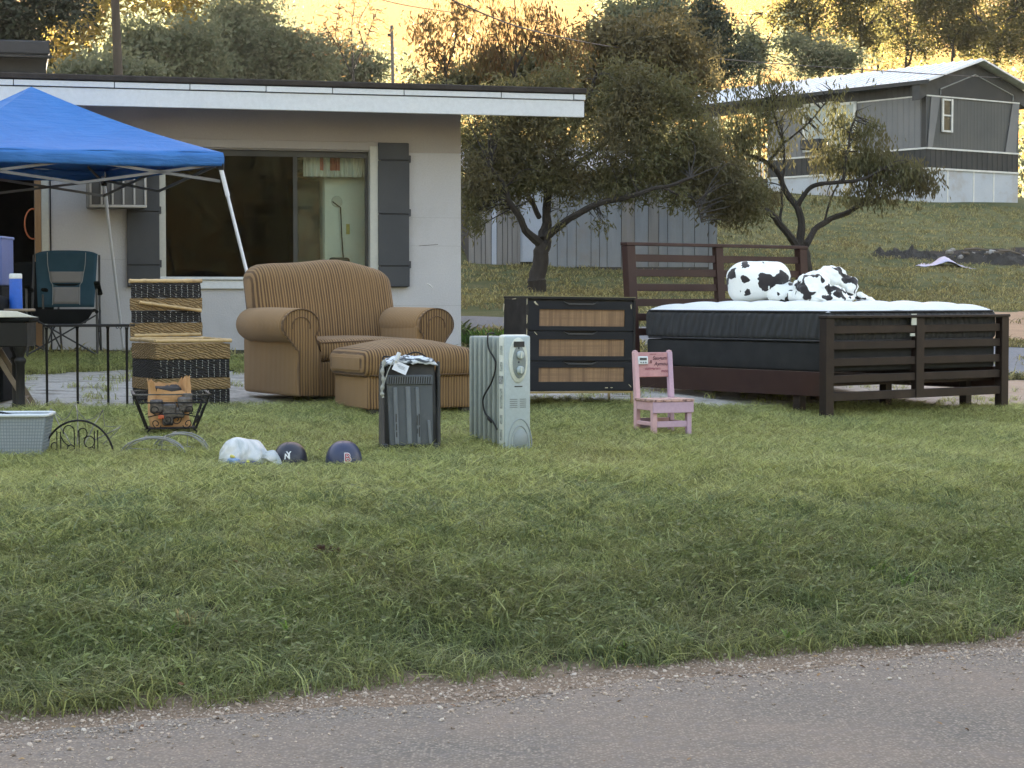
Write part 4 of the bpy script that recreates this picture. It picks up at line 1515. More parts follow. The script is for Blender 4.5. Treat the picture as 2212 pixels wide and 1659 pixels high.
tree('yellow backlit tree left of the thick wooden pole', (170, 300), 84, [(170, 560, 9, 0), (172, 250, 7, 0), (176, 60, 4, 0)], [],
     [(170, 60, 95, 90, 3600), (200, 120, 70, 50, 1500), (130, 130, 60, 40, 1200), (230, 20, 80, 60, 1800)], ML_YEL, .20, .11, .2, .34, 6, 26, gap=.12, gap_s=.5, bark=M_BARKD, twigs=50, twr=(.03, .008))
tree('yellow backlit tree right of the thick wooden pole', (390, 300), 92, [(390, 560, 9, 0), (388, 250, 7, 0), (384, 40, 4, 0)], [],
     [(370, 20, 130, 70, 5200), (300, 30, 80, 70, 1800), (470, 10, 80, 60, 2400)], ML_YEL, .22, .12, .2, .34, 6, 27, gap=.1, gap_s=.5, bark=M_BARKD, twigs=50, twr=(.03, .008))
tree('low dark bushy tree at the foot of the thick pole', (215, 300), 60, [(215, 560, 8, 0), (215, 250, 6, 0), (215, 160, 3, 0)], [],
     [(215, 160, 75, 28, 2600), (150, 170, 60, 20, 1200), (300, 165, 60, 26, 1600)], ML_HAZE, .17, .09, .2, .2, 10, 28, gap=.2, bark=M_BARKD)
# sumac-like trees against the yellow
tree('sumac-like tree with drooping red-brown leaflets over the roof end', (960, 300), 38, [(975, 560, 6, 0), (970, 250, 5, 0), (960, 120, 3, 0)],
     [[(965, 170, 3, 0), (940, 110, 2, 0), (920, 50, 1, 0)], [(965, 150, 3, 0), (985, 80, 2, 0), (990, 10, 1, 0)]],
     [(955, 60, 70, 48, 420), (945, 120, 50, 40, 260), (1000, 40, 60, 50, 260)], ML_RED, .13, .045, .55, .11, 9, 31, twigs=45, fill=.3, twr=(.012, .004))
tree('feathery red-brown topped tree left of the spreading crown', (1120, 300), 40, [(1110, 560, 8, 0), (1110, 250, 6, 0), (1115, 120, 4, 0)],
     [[(1112, 170, 3, 0), (1080, 100, 2, 0), (1060, 20, 1, 0)], [(1114, 150, 3, 0), (1150, 80, 2, 0), (1175, -10, 1, 0)], [(1114, 130, 3, 0), (1115, 60, 2, 0), (1110, -20, 1, 0)]],
     [(1100, 40, 80, 55, 420), (1160, 60, 70, 60, 520), (1080, 100, 60, 40, 420), (1210, 110, 60, 50, 700), (1060, 130, 50, 30, 500)], ML_RED, .13, .04, .7, .10, 12, 32, twigs=70, twr=(.012, .004))
tree('dense green tree behind the roof end under the red-brown leaves', (1090, 300), 43, [(1090, 560, 9, 0), (1090, 250, 7, 0), (1090, 160, 4, 0)], [],
     [(1090, 150, 95, 38, 3400), (1010, 170, 60, 25, 1400), (1180, 150, 80, 45, 3000), (940, 185, 50, 16, 700)], ML_OLIVE, .13, .05, .45, .13, 12, 33, gap=.12, bark=M_BARKD)
# dark evergreens and backlit row behind the mobile home
tree('dark blurred evergreen behind the russet tree top', (1385, 300), 74, [(1385, 560, 10, 0), (1385, 250, 8, 0), (1385, 50, 4, 0)], [],
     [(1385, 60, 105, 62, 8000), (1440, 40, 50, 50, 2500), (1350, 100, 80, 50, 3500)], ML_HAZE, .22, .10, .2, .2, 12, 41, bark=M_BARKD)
tree('dark pointed evergreen above the left end of the mobile home roof', (1535, 300), 70, [(1535, 560, 10, 0), (1535, 250, 8, 0), (1532, 40, 3, 0)], [],
     [(1532, 70, 50, 60, 3600), (1528, 20, 28, 30, 900), (1545, 130, 75, 45, 4000), (1490, 110, 40, 50, 1600)], ML_DARK, .18, .07, .2, .16, 12, 42, bark=M_BARKD)
back = [('grey-green tree just right of the pointed evergreen', 1640, 100, 75, 75, 4200, 78, ML_HAZE, .3),
        ('thin backlit tree over the middle of the mobile home roof', 1745, 40, 80, 85, 3800, 84, ML_BACK, .12),
        ('grey-green tree low over the white roof centre', 1770, 125, 90, 40, 3600, 76, ML_HAZE, .22),
        ('dark-leaved backlit tree above the right half of the roof', 1860, 40, 85, 85, 4600, 80, ML_BACK, .12),
        ('slim backlit tree left of the roof peak', 1960, 70, 75, 90, 3600, 88, ML_BACK, .1),
        ('dark-clumped backlit tree above the roof peak', 2060, 50, 80, 85, 4600, 78, ML_BACK, .15),
        ('tall backlit tree right of the roof peak', 2150, 60, 75, 100, 4000, 84, ML_BACK, .12),
        ('backlit tree at the right edge of the picture', 2235, 80, 80, 110, 4400, 80, ML_BACK, .15),
        ('thin backlit tree between the two evergreens', 1470, 20, 60, 50, 1500, 90, ML_BACK, .1),
        ('sparse golden tree behind the backlit ones on the right', 1900, 60, 330, 90, 2600, 100, ML_YEL, .05)]
for k, (lab, cx, cy, rx, ry, n, Y, mt, gp) in enumerate(back):
    rr = random.Random(k)
    lb = [(cx, cy, rx, ry, int(n * .5))]
    for _ in range(7):
        lb.append((cx + rr.uniform(-.8, .8) * rx, cy + rr.uniform(-.9, .7) * ry, rx * rr.uniform(.25, .45), ry * rr.uniform(.2, .4), int(n * .11)))
    lm = []
    for _ in range(5):
        e = (cx + rr.uniform(-.8, .8) * rx, cy - rr.uniform(-.1, .9) * ry)
        lm.append([(cx + rr.uniform(-3, 3), cy + ry * rr.uniform(.3, .9), 3, 0), ((cx + e[0]) / 2, (cy + e[1]) / 2 + ry * .1, 2, 0), (e[0], e[1], .8, 0)])
    tree(lab, (cx, 300), Y, [(cx + 3, 420, 5, 0), (cx + rr.uniform(-5, 5), 200, 4, 0), (cx + rr.uniform(-5, 5), cy, 2.4, 0)], lm, [(l_[0], l_[1], l_[2], l_[3], int(l_[4] * 1.75)) for l_ in lb], mt, .135, .085, .15, .17, 6, 50 + k, gap=gp + .1, gap_s=.55,
         bark=M_BARKD, twigs=40, twr=(.03, .008))

# far-off wood that closes the view low down, one mass nobody could count
L = []
rr = random.Random(3)
for k in range(150):
    x = -130 + 260 * k / 149 + rr.uniform(-1, 1)
    Y = 128 + rr.uniform(-8, 10)
    gzz = ground_z(x, Y)
    L.append(((x, Y, gzz + 3.6 + rr.uniform(-.6, .6)), 3.2, 3, 5.6 + rr.uniform(-1.2, 2.2), 950))
for k in range(70):                              # unseen wood added behind the camera to darken the window's reflection
    x = -75 + 150 * k / 69 + rr.uniform(-1, 1)
    Y = -38 - 8 * math.cos(x / 30) + rr.uniform(-2, 2)
    L.append(((x, Y, -.7 + 4.4 + rr.uniform(-.5, .5)), 2.6, 2.2, 5.2 + rr.uniform(-1.2, 1.8), 520))
V, TT = leaves(L, .42, .26, .2, .5, 10, 99, gap=.05)
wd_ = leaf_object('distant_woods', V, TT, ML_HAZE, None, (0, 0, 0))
tag(wd_, kind='stuff')

# ================================================================== armchair and ottoman
def stripe_mat(name, axis, gold=(.255, .158, .074), dark=(.078, .046, .026), period=.021, soft=.5, plain=.0):
    m, nt, b, out = newmat(name)
    tc = N(nt, 'ShaderNodeTexCoord').outputs['Object']
    sp = N(nt, 'ShaderNodeSeparateXYZ')
    nt.links.new(tc, sp.inputs[0])
    w_ = math_(nt, 'ADD', sp.outputs[axis], math_(nt, 'MULTIPLY', math_(nt, 'SUBTRACT', noise_(nt, tc, 5, 2), .5), .010))
    s_ = math_(nt, 'SINE', math_(nt, 'MULTIPLY', w_, 2 * math.pi / period))
    n1 = noise_(nt, tc, 220, 3)
    n2 = noise_(nt, tc, 3, 4)
    s3 = math_(nt, 'SINE', math_(nt, 'MULTIPLY', w_, 2 * math.pi / (period * 2.55)))
    s2 = math_(nt, 'ADD', math_(nt, 'ADD', s_, math_(nt, 'MULTIPLY', s3, .35)), math_(nt, 'MULTIPLY', math_(nt, 'SUBTRACT', n1, .5), .9))
    s2 = math_(nt, 'ADD', s2, math_(nt, 'MULTIPLY', math_(nt, 'SUBTRACT', n2, .5), 1.1))
    c = mixc(nt, ramp(nt, s2, -.45, .35, 1 - plain, 0), gold, dark)
    c = mixc(nt, ramp(nt, n2, .35, .65, 0, .45), c, tuple(v * .72 for v in gold))
    nt.links.new(c, b.inputs['Base Color'])
    b.inputs['Roughness'].default_value = .95
    b.inputs['Specular IOR Level'].default_value = .15
    b.inputs['Sheen Weight'].default_value = .1
    b.inputs['Sheen Roughness'].default_value = .5
    bump(nt, b, math_(nt, 'ADD', s_, math_(nt, 'MULTIPLY', n1, .6)), .5, .003)
    return m


M_SX = stripe_mat('gold_brown_stripe_cloth', 0)
M_SY = stripe_mat('gold_brown_plain_side_cloth', 1, plain=.92)
M_PIPE = M('brown_piping', (.12, .07, .035), rough=.9)
M_FOOT = M('black_wood_foot', (.015, .012, .010), rough=.5)

AR = 30
loc, rz = place(643, 882, -.56, -.495, AR)
ch = thing('armchair', 'oversized brown and gold striped armchair with rolled arms', 'armchair', loc, rz)
ch.scale = (1, 1.1, 1)
HW = .585
def back_fn(x, y, z, u):
    # wider towards the top, arched crown, leaning back
    zz = z + .52 * .5
    t = max(0, min(1, (u[2] + 1) / 2))
    wid = .83 + .17 * min(1, max(0, (t - .30) / .16)) ** 1.5
    if t > .8: wid -= .05 * ((t - .8) / .2) ** 2
    arch = .045 * (1 - (x / .58) ** 2) * t
    lean = .16 * t
    return (x * wid, y + lean, z + arch + .012 * math.sin(x * 9) * t)
MB().soft((0, .215, .70), (1.155, .27, .60), r=.09, puff=(0, .035, .02), seg=9, cs=4, fn=back_fn).build('backrest', M_SX, ch, smooth=True)
for sg in (-1, 1):
    # outer arm wall
    MB().soft((sg * (HW - .105), .0, .335), (.17, .90, .51), r=.03, seg=3).build('arm', M_SY, ch, smooth=True)
    # rolled arm
    pr = [(.001, -.445), (.10, -.442), (.128, -.425), (.134, -.40), (.137, 0), (.134, .30), (.11, .33), (.001, .335)]
    MB().lathe(pr, (sg * (HW - .045), 0, .585), 28, 'y', 1.10, .93).build('arm_roll', M_SY, ch, smooth=True)
    # striped front facing: disc flowing down into the post
    poly = []
    cx_ = sg * (HW - .045)
    for i in range(25):
        t = R(-40) + (math.pi + R(80)) * i / 24
        poly.append((cx_ + .128 * 1.1 * math.cos(t), .585 + .118 * math.sin(t)))
    lo = sorted([(sg * (HW - .015), .46), (sg * (HW - .195), .46)])
    poly = poly + [(lo[0][0] + .012, .40), (lo[0][0] + .012, .085), (lo[1][0] - .002, .085), (lo[1][0] - .002, .40)]
    MB().prism(poly, -.472, -.430, 'y').build('arm_front', M_SX, ch, bevel=.010, smooth=True, bseg=2)
    MB().tube([(p[0], -.474, p[1]) for p in poly], .005, 5, closed=True).build('piping', M_PIPE, ch, smooth=True)
    # inner curl of the facing
    MB().tube([(cx_ + .07 * math.cos(t), -.474, .58 + .066 * math.sin(t)) for t in np.linspace(R(-15), R(195), 16)], .004, 5).build('piping', M_PIPE, ch, smooth=True)
MB().soft((0, -.14, .405), (.80, .62, .16), r=.05, puff=(0, .015, .02), seg=6, cs=3).build('seat_cushion', M_SX, ch, smooth=True)
MB().tube([(-.385, -.450, .462), (0, -.462, .475), (.385, -.450, .462)], .005, 5).build('piping', M_PIPE, ch)
MB().soft((0, -.0, .20), (.80, .88, .25), r=.02, seg=3).build('seat_rail', M_SX, ch, smooth=True)
MB().soft((-.497, .39, .16), (.16, .1, .14), r=.01, seg=1).build('worn_corner_patch', M('faded_brown_patch', (.16, .10, .075), rough=.9), ch)
for sx_, sy_ in ((-.47, -.38), (.47, -.38), (-.47, .38), (.47, .38)):
    MB().prism([(-.045, .085), (.045, .085), (.032, 0), (-.032, 0)], -.04, .04, 'y').build('leg', M_FOOT, ch)
    bpy.data.objects[[o.name for o in ch.children][-1]].location = (sx_, sy_, .0)

loc, rz = place(796, 905, -.40, -.31, 27)
ot = thing('ottoman', 'matching striped ottoman with a domed cushion in front of the armchair', 'ottoman', loc, rz)
MB().soft((0, 0, .175), (.80, .62, .23), r=.02, seg=3).build('base', M_SX, ot, smooth=True)
MB().soft((-.396, 0, .175), (.012, .58, .21), r=.005, seg=1).build('side_panel', M_SY, ot, smooth=True)
MB().soft((0, 0, .375), (.88, .69, .185), r=.065, puff=(.0, .0, .075), seg=8, cs=4).build('cushion', M_SX, ot, smooth=True)
MB().soft((-.4385, 0, .372), (.012, .50, .09), r=.005, seg=1).build('cushion_side', M_SY, ot, smooth=True)
for zz, gx, gy in ((.296, .425, .33), (.428, .425, .33)):
    MB().tube([(gx - .05, -gy, zz), (gx, -gy + .05, zz), (gx, gy - .05, zz), (gx - .05, gy, zz), (-gx + .05, gy, zz), (-gx, gy - .05, zz), (-gx, -gy + .05, zz), (-gx + .05, -gy, zz)], .005, 5, closed=True).build('piping', M_PIPE, ot)
for sx_, sy_ in ((-.35, -.26), (.35, -.26), (-.35, .26), (.35, .26)):
    MB().box((sx_, sy_, .032), (.07, .07, .064)).build('leg', M_FOOT, ot, bevel=.006)

# ================================================================== oil-filled radiator
loc, rz = place(1087, 978, -.095, -.22, 30)
loc = (loc[0], loc[1], loc[2] - .01)
ra = thing('oil_radiator', 'pale grey oil-filled column radiator with round dials and black cord', 'heater', loc, rz)
ra.scale = (1.12, 1.12, 1.12)
M_FIN = M('sage_grey_enamel', (.30, .335, .31), (.25, .285, .265), rough=.5, ns=3, bs=.05, dirt=(.2, .2, .17), dirt_s=4, dirt_amt=.4)
M_PANEL = M('pale_blue_plastic', (.40, .47, .49), (.36, .43, .45), rough=.4, ns=2, bs=.04)
M_CREAM = M('pale_cream_plastic', (.60, .64, .58), (.55, .59, .54), rough=.45, ns=2, bs=.04, dirt=(.3, .3, .26), dirt_s=6, dirt_amt=.3)
M_SLOT = M('dark_slot', (.03, .03, .03), rough=.6)
HH = .655
for i in range(7):
    yy = -.115 + .052 * i
    MB().soft((0, yy, .345), (.155, .021, HH - .06), r=.010, puff=(0, .004, 0), seg=3, cs=2).build('fin', M_FIN, ra, smooth=True)
    for zz in (.11, .58):
        pass
MB().lathe([(.022, -.13), (.022, .22)], (0, 0, .10), 12, 'y').build('oil_pipe', M_FIN, ra)
MB().lathe([(.022, -.13), (.022, .22)], (0, 0, .585), 12, 'y').build('oil_pipe', M_FIN, ra)
MB().soft((0, -.165, HH / 2), (.17, .062, HH), r=.02, seg=2, cs=3).build('control_housing', M_CREAM, ra, smooth=True)
face = MB().soft((0, -.200, HH / 2), (.162, .022, HH - .012), r=.010, seg=2, cs=2).build('front_panel', M_PANEL, ra, smooth=True)
def oval(cx, cz, rx_, rz_, y0, y1, name, mat, par, n=28):
    return MB().prism([(cx + rx_ * math.cos(t), cz + rz_ * math.sin(t)) for t in np.linspace(0, 2 * math.pi, n, endpoint=False)], y1, y0, 'y').build(name, mat, par, bevel=.003, smooth=True)
oval(0, .515, .060, .125, -.205, -.217, 'control_bezel', M_CREAM, ra)
oval(.004, .505, .042, .090, -.216, -.221, 'control_plate', M('mid_grey_plastic', (.25, .29, .29), rough=.5), ra)
MB().b2(-.03, .035, -.2225, -.21, .588, .618).build('label_slot', M_SLOT, ra)
for zz, cc_ in ((.545, .022), (.462, .022)):
    k_ = oval(.006, zz, cc_, cc_, -.219, -.236, 'dial', M_PANEL, ra, 20)
    MB().b2(.002, .010, -.241, -.235, zz - .018, zz + .018).build('dial_ridge', M_CREAM, k_)
for zz in (.505, .582):
    oval(.0, zz, .006, .006, -.219, -.2225, 'indicator_lamp', M_SLOT, ra, 10)
MB().b2(-.022, .028, -.2125, -.2105, .368, .374).build('badge', M_SLOT, ra)
for i in range(5):
    MB().b2(-.052, -.004, -.213, -.2105, .255 + i * .011, .259 + i * .011).build('vent_line', M('vent_grey', (.22, .25, .26), rough=.5), ra)
    MB().b2(.012, .050, -.213, -.2105, .255 + i * .011, .259 + i * .011).build('vent_line', M('vent_grey', (.22, .25, .26), rough=.5), ra)
for i, rr_ in enumerate((.075, .055, .040)):
    MB().tube([(.012 + rr_ * math.cos(t), -.2115, .05 + rr_ * 1.9 * math.sin(t)) for t in np.linspace(R(-5), R(185), 18)], .004, 5).build('cable_tidy_ring', M('ring_grey', (.30, .35, .36), rough=.5), ra, smooth=True)
oval(.016, .08, .045, .055, -.2105, -.216, 'cable_tidy', M('tidy_grey', (.28, .33, .34), rough=.5), ra)
for z0, z1 in ((.545, .595), (.455, .505), (.25, .36), (.165, .215), (.075, .135)):
    MB().b2(-.0862, -.084, -.185, -.160, z0, z1).build('side_vent', M('side_vent_grey', (.38, .42, .38), (.20, .23, .21), rough=.6, ns=60, contrast=.08), ra)
MB().b2(-.0865, -.084, -.190, -.150, .385, .430).build('rating_label', M('label_grey', (.16, .18, .18), (.45, .47, .46), rough=.5, ns=70, contrast=.06), ra)
MB().tube(bez([(-.03, .0, .66), (-.085, -.03, .655), (-.10, -.06, .58), (-.095, -.13, .50), (-.10, -.10, .40), (-.10, .0, .30), (-.10, -.02, .22), (-.10, -.10, .18), (-.10, -.155, .135)], 8), .0048, 6).build('cord', M_BLACK, ra, smooth=True)
MB().box((-.101, -.075, .185), (.012, .05, .022), (R(25), 0, 0)).build('plug', M_BLACK, ra, bevel=.004)
for yy in (-.13, .18):
    ax = MB().box((0, yy, .03), (.24, .03, .014)).build('foot_bar', M_CREAM, ra, bevel=.004)
    for s_ in (-1, 1):
        MB().lathe([(.001, -.012), (.018, -.012), (.02, 0), (.018, .012), (.001, .012)], (s_ * .115, yy, .02), 14, 'x').build('castor', M_PANEL, ax, smooth=True)

# ================================================================== dark panel heater
loc, rz = place(831, 980, -.15, -.07, 8)
he = thing('gas_heater', 'dark slate plastic cabinet heater with cloth and paper tag on top', 'heater', loc, rz)
M_SL = M('slate_plastic', (.085, .10, .115), (.06, .07, .08), rough=.55, ns=5, dirt=(.17, .18, .18), dirt_s=5, dirt_amt=.45)
M_SLL = M('light_slate_rib', (.16, .18, .20), (.11, .125, .14), rough=.55, ns=7)
M_SLD = M('charcoal_plastic', (.028, .030, .033), (.022, .024, .026), rough=.6, dirt=(.08, .08, .08), dirt_s=5, dirt_amt=.4)
HT = .585
MB().prism([(-.172, 0), (.192, 0), (.160, .50), (.155, .56), (-.135, .56), (-.14, .50)], -.03, .11, 'y').build('body', M_SLD, he, bevel=.012, smooth=True, bseg=2)
MB().prism([(-.07, .0), (.13, 0), (.10, .5), (-.03, .56)], -.172, -.146, 'x').build('side_shell', M('warm_charcoal', (.055, .052, .052), rough=.6), he, bevel=.008)
MB().prism([(-.07, .0), (.13, 0), (.10, .5), (-.03, .56)], .172, .192, 'x').build('side_shell', M_SLD, he, bevel=.008)
fp = MB().prism([(-.118, .045), (.148, .045), (.142, .475), (-.135, .475)], -.055, -.028, 'y').build('front_panel', M_SL, he, bevel=.006)
for cx_, w_, top_ in ((-.085, .026, .40), (-.008, .030, .405), (.048, .022, .40), (.118, .020, .20)):
    MB().prism([(cx_ - w_ / 2 + .012, .055), (cx_ + w_ / 2 + .012, .055), (cx_ + w_ / 2, top_), (cx_ - w_ / 2, top_)], -.068, -.0555, 'y').build('rib', M_SLL, fp, bevel=.004)
fr_ = MB().b2(-.138, .145, -.064, -.0555, .415, .472).build('grille_surround', M_SL, he, bevel=.003)
MB().b2(-.130, .137, -.0665, -.0642, .424, .463).build('grille_opening', M_SLOT, fr_)
for i in range(19):
    x = -.128 + i * .0145
    MB().box((x, -.069, .4435), (.0048, .006, .042), (0, R(4), 0)).build('grille_bar', M_SLL, fr_)
for (x, z0, z1) in ((-.077, .10, .13), (-.078, .14, .18), (-.080, .19, .24), (.062, .10, .16), (.060, .17, .24), (.050, .12, .15), (.048, .17, .23)):
    MB().b2(x - .003, x + .003, -.0705, -.0685, z0, z1).build('slot', M_SLOT, fp)
MB().b2(-.12, .155, -.062, -.04, .01, .042).build('toe_recess', M_SLOT, he)
for x in (-.15, .165):
    MB().prism([(x - .03, 0), (x + .03, 0), (x + .018, .06), (x - .018, .06)], -.085, .12, 'y').build('foot', M_SLD, he, bevel=.006)
MB().tube(bez([(-.145, .0, .545), (-.148, .0, .585), (-.05, .01, .578), (.04, .02, .61), (.10, .03, .59), (.135, .04, .55)], 6), .005, 6).build('carry_handle', M_BLACK, he, smooth=True)
# crumpled pale cloth on the heater: thing of its own
def cloth_patch(name, mat, parent, w, d, nx_, ny_, fn):
    vs = [fn(u / nx_, v / ny_) for v in range(ny_ + 1) for u in range(nx_ + 1)]
    fs = [(v * (nx_ + 1) + u, v * (nx_ + 1) + u + 1, (v + 1) * (nx_ + 1) + u + 1, (v + 1) * (nx_ + 1) + u) for v in range(ny_) for u in range(nx_)]
    me = bpy.data.meshes.new(name)
    me.from_pydata(vs, [], fs)
    me.polygons.foreach_set('use_smooth', [True] * len(me.polygons))
    o = link(name, me, mat, parent)
    sm = o.modifiers.new('thick', 'SOLIDIFY')
    sm.thickness = .003
    return o
m, nt, b, out = newmat('streaked_rag')
tc = N(nt, 'ShaderNodeTexCoord').outputs['Object']
n1 = noise_(nt, mapping(nt, tc, (1, 2.2, 3)), 11, 4, .6, 1.2)
nt.links.new(mixc(nt, ramp(nt, n1, .46, .54), (.60, .64, .68), (.06, .07, .08)), b.inputs['Base Color'])
b.inputs['Roughness'].default_value = .85
def rag(u, v):
    x = -.165 + .34 * u
    y = -.075 + .19 * v
    z = .567 + .022 * mnoise.noise(Vector((u * 5, v * 4, 1))) + .012 * mnoise.noise(Vector((u * 13, v * 9, 4))) + .014 * math.sin(u * 3.1)
    ed = min(u, 1 - u, v * 1.4)
    if ed < .10: z -= (.10 - ed) * .35
    return (x, y, z)
rg = cloth_patch('cloth', m, None, 1, 1, 30, 16, rag)
rg.location = loc; rg.rotation_euler = (0, 0, rz)
tag(rg, 'crumpled grey and white rag spread over the top of the dark heater', 'cloth')
pt = thing('paper_tag', 'white paper tag with a cord tie hanging off the dark heater', 'tag', loc, rz)
MB().box((-.055, -.098, .520), (.090, .002, .060), (R(-14), R(24), 0)).build('card', M('white_card', (.72, .75, .80), (.66, .69, .74), rough=.7, ns=20, contrast=.3), pt)
for k in range(4):
    MB().box((-.052 + .002 * k, -.1005, .531 - .009 * k), (.055 - .006 * k, .001, .0022), (R(-14), R(24), 0)).build('printed_line', M('faint_print', (.35, .38, .42), rough=.8), pt)
MB().tube([(-.085, -.095, .562), (-.07, -.098, .59), (-.062, -.096, .612)], [.016, .014, .012], 8).build('bow', M('white_bow', (.72, .76, .80), rough=.7), pt, smooth=True)
tw = MB().tube(bez([(-.15, -.07, .565), (-.165, -.09, .50), (-.158, -.09, .44), (-.168, -.09, .38), (-.160, -.088, .34)], 6), [.010 + .004 * math.sin(i * 1.3) for i in range(25)], 7)
tw.tube(bez([(-.09, -.09, .575), (-.13, -.10, .50), (-.155, -.10, .42), (-.165, -.09, .36)], 6), .003, 5)
o = tw.build('string', M('pale_string', (.36, .37, .34), (.26, .27, .25), rough=.9, ns=60), None, smooth=True)
o.location = loc; o.rotation_euler = (0, 0, rz)
tag(o, 'frayed pale string hanging down the left side of the dark heater', 'string')

# ================================================================== black dresser with rattan drawers
loc, rz = place(1146, 889, -.38, -.20, 22)
DR_S = .315 / .315
dz = 0
dr = thing('dresser', 'chipped black three-drawer dresser with woven rattan fronts on thin gold legs', 'dresser', loc, (0, R(.7), rz))
dr.scale = (1.08, 1.08, 1.035)
M_BD = M('black_laminate', (.016, .016, .017), (.011, .011, .012), spec=.25, rough=.55, ns=5, dirt=(.07, .065, .06), dirt_s=4, dirt_amt=.35)
M_BF = M('blue_black_laminate', (.009, .012, .019), (.008, .010, .015), spec=.25, rough=.5, ns=5)
M_GOLD = M('dull_gold', (.35, .27, .13), (.26, .20, .10), rough=.45, metal=.3)
M_CHIP = M('bare_particle_board', (.55, .50, .36), (.45, .40, .28), rough=.9)
W2, D2, Z0, Z1 = .395, .20, .135, .790
MB().b2(-W2, W2, -D2 + .022, D2, Z0, Z1 - .018).build('carcass', M_BD, dr, bevel=.002)
MB().b2(-W2 - .004, W2 + .004, -D2, D2 + .004, Z1 - .017, Z1).build('top', M_BD, dr, bevel=.002)
MB().b2(-W2 - .005, W2 + .004, -D2 - .002, D2 + .004, Z1 + .0005, Z1 + .004).build('top_edge_band', M('worn_gold_edge', (.30, .27, .15), rough=.6), dr)
m, nt, b, out = newmat('rattan_weave')
tc = N(nt, 'ShaderNodeTexCoord').outputs['Object']
sp = N(nt, 'ShaderNodeSeparateXYZ')
nt.links.new(tc, sp.inputs[0])
nw = noise_(nt, mapping(nt, tc, (1, 1, .03)), 38, 3, .7)
nh = noise_(nt, mapping(nt, tc, (.03, 1, 1)), 60, 3, .7)
wv = math_(nt, 'SINE', math_(nt, 'MULTIPLY', sp.outputs[0], 2 * math.pi / .0065))
wz = math_(nt, 'SINE', math_(nt, 'MULTIPLY', sp.outputs[2], 2 * math.pi / .0065))
c = mixc(nt, ramp(nt, nw, .35, .65), (.33, .205, .11), (.17, .10, .055))
c = mixc(nt, ramp(nt, nh, .45, .65, 0, .6), c, (.19, .11, .06))
c = mixc(nt, ramp(nt, math_(nt, 'MULTIPLY', wv, wz), .2, .9, 0, .45), c, (.10, .055, .03))
nt.links.new(c, b.inputs['Base Color'])
b.inputs['Roughness'].default_value = .7
bump(nt, b, math_(nt, 'MULTIPLY', wv, wz), .4, .002)
M_RAT = m
dh = (Z1 - .02 - Z0 - .012) / 3
for k in range(3):
    z0 = Z0 + .006 + k * dh
    z1 = z0 + dh - .006
    xo = .004 * (k - 1)
    d_ = MB()
    ra0, ra1 = -W2 + .092, W2 - .075
    rz0, rz1 = z0 + .030 + (.03 if k == 0 else 0), z0 + .146 + (.03 if k == 0 else 0) * .4
    f_ = MB()
    yF = -D2 - .002
    f_.b2(-W2 + .012, ra0, yF, -D2 + .02, z0, z1).b2(ra1, W2 - .012, yF, -D2 + .02, z0, z1)
    f_.b2(ra0, ra1, yF, -D2 + .02, z0, rz0).b2(ra0, ra1, yF, -D2 + .02, rz1, z1 - .014)
    f_.prism([(ra0, z1 - .014), (ra0, z1), (-.13, z1), (-.11, z1 - .013), (.10, z1 - .013), (.12, z1), (ra1, z1), (ra1, z1 - .014)], yF, -D2 + .02, 'y')
    dw = f_.build('drawer', M_BF, dr)
    MB().b2(ra0 - .004, ra1 + .004, -D2 + .006, -D2 + .018, rz0 - .004, rz1 + .004).build('rattan_panel', M_RAT, dw)
    MB().prism([(-.13, z1 - .001), (-.09, z1 - .022), (.08, z1 - .022), (.12, z1 - .001), (.08, z1 - .012), (-.09, z1 - .012)], yF - .010, yF - .0005, 'y').build('pull_lip', M('grey_lip', (.045, .05, .06), rough=.4), dw)
MB().b2(-W2 - .003, -W2 + .012, -D2 - .006, -D2 + .021, Z0, Z1 - .02).build('corner_stile', M_BD, dr)
MB().b2(W2 - .012, W2 + .003, -D2 - .006, -D2 + .021, Z0, Z1 - .02).build('corner_stile', M_BD, dr)
def chip(pts, y=-D2 - .0075, t=.0015):
    MB().prism(pts, y, y + t, 'y').build('chip', M_CHIP, dr)
chip([(-W2 - .002, .73), (-W2 + .002, .74), (-W2 + .002, .80 - .025), (-W2 - .002, .775)])
chip([(-W2 - .001, .60), (-W2 + .004, .61), (-W2 + .004, .66), (-W2 - .001, .665)])
chip([(-W2 - .001, .50), (-W2 + .003, .51), (-W2 + .003, .56), (-W2 - .001, .57)])
chip([(-W2 + .05, .752), (-W2 + .06, .758), (-W2 + .085, .728), (-W2 + .065, .735)], -D2 - .0035)
chip([(-W2 + .055, .545), (-W2 + .058, .548), (-W2 + .078, .528), (-W2 + .075, .525)], -D2 - .0035)
chip([(W2 - .035, .735), (W2 - .030, .745), (W2 - .026, .715), (W2 - .031, .71)], -D2 - .0035)
chip([(W2 - .03, .175), (W2 - .045, .185), (W2 - .028, .165), (W2 - .02, .16)], -D2 - .0035)
chip([(.18, .160), (.20, .162), (.20, .155), (.18, .155)], -D2 - .0035)
chip([(.22, .160), (.235, .162), (.235, .156), (.22, .156)], -D2 - .0035)
for pts in ([(.196, .74), (.204, .70), (.196, .68), (.185, .70), (.180, .735)], [(.2, .655), (.203, .60), (.196, .60)], ):
    MB().prism(pts, -W2 - .0055, -W2 - .004, 'x').build('chip', M_CHIP, dr)
MB().prism([(-.03, Z1 - .012), (.03, Z1 - .016), (.05, Z1 - .022), (-.02, Z1 - .020)], -W2 - .0055, -W2 - .004, 'x').build('chip', M_CHIP, dr)
lg = MB().bar((-W2 + .01, -D2 + .012, Z0 - .008), (W2 - .01, -D2 + .012, Z0 - .008), .014, .014)
lg.bar((-W2 + .01, D2 - .02, Z0 - .008), (W2 - .01, D2 - .02, Z0 - .008), .014, .014)
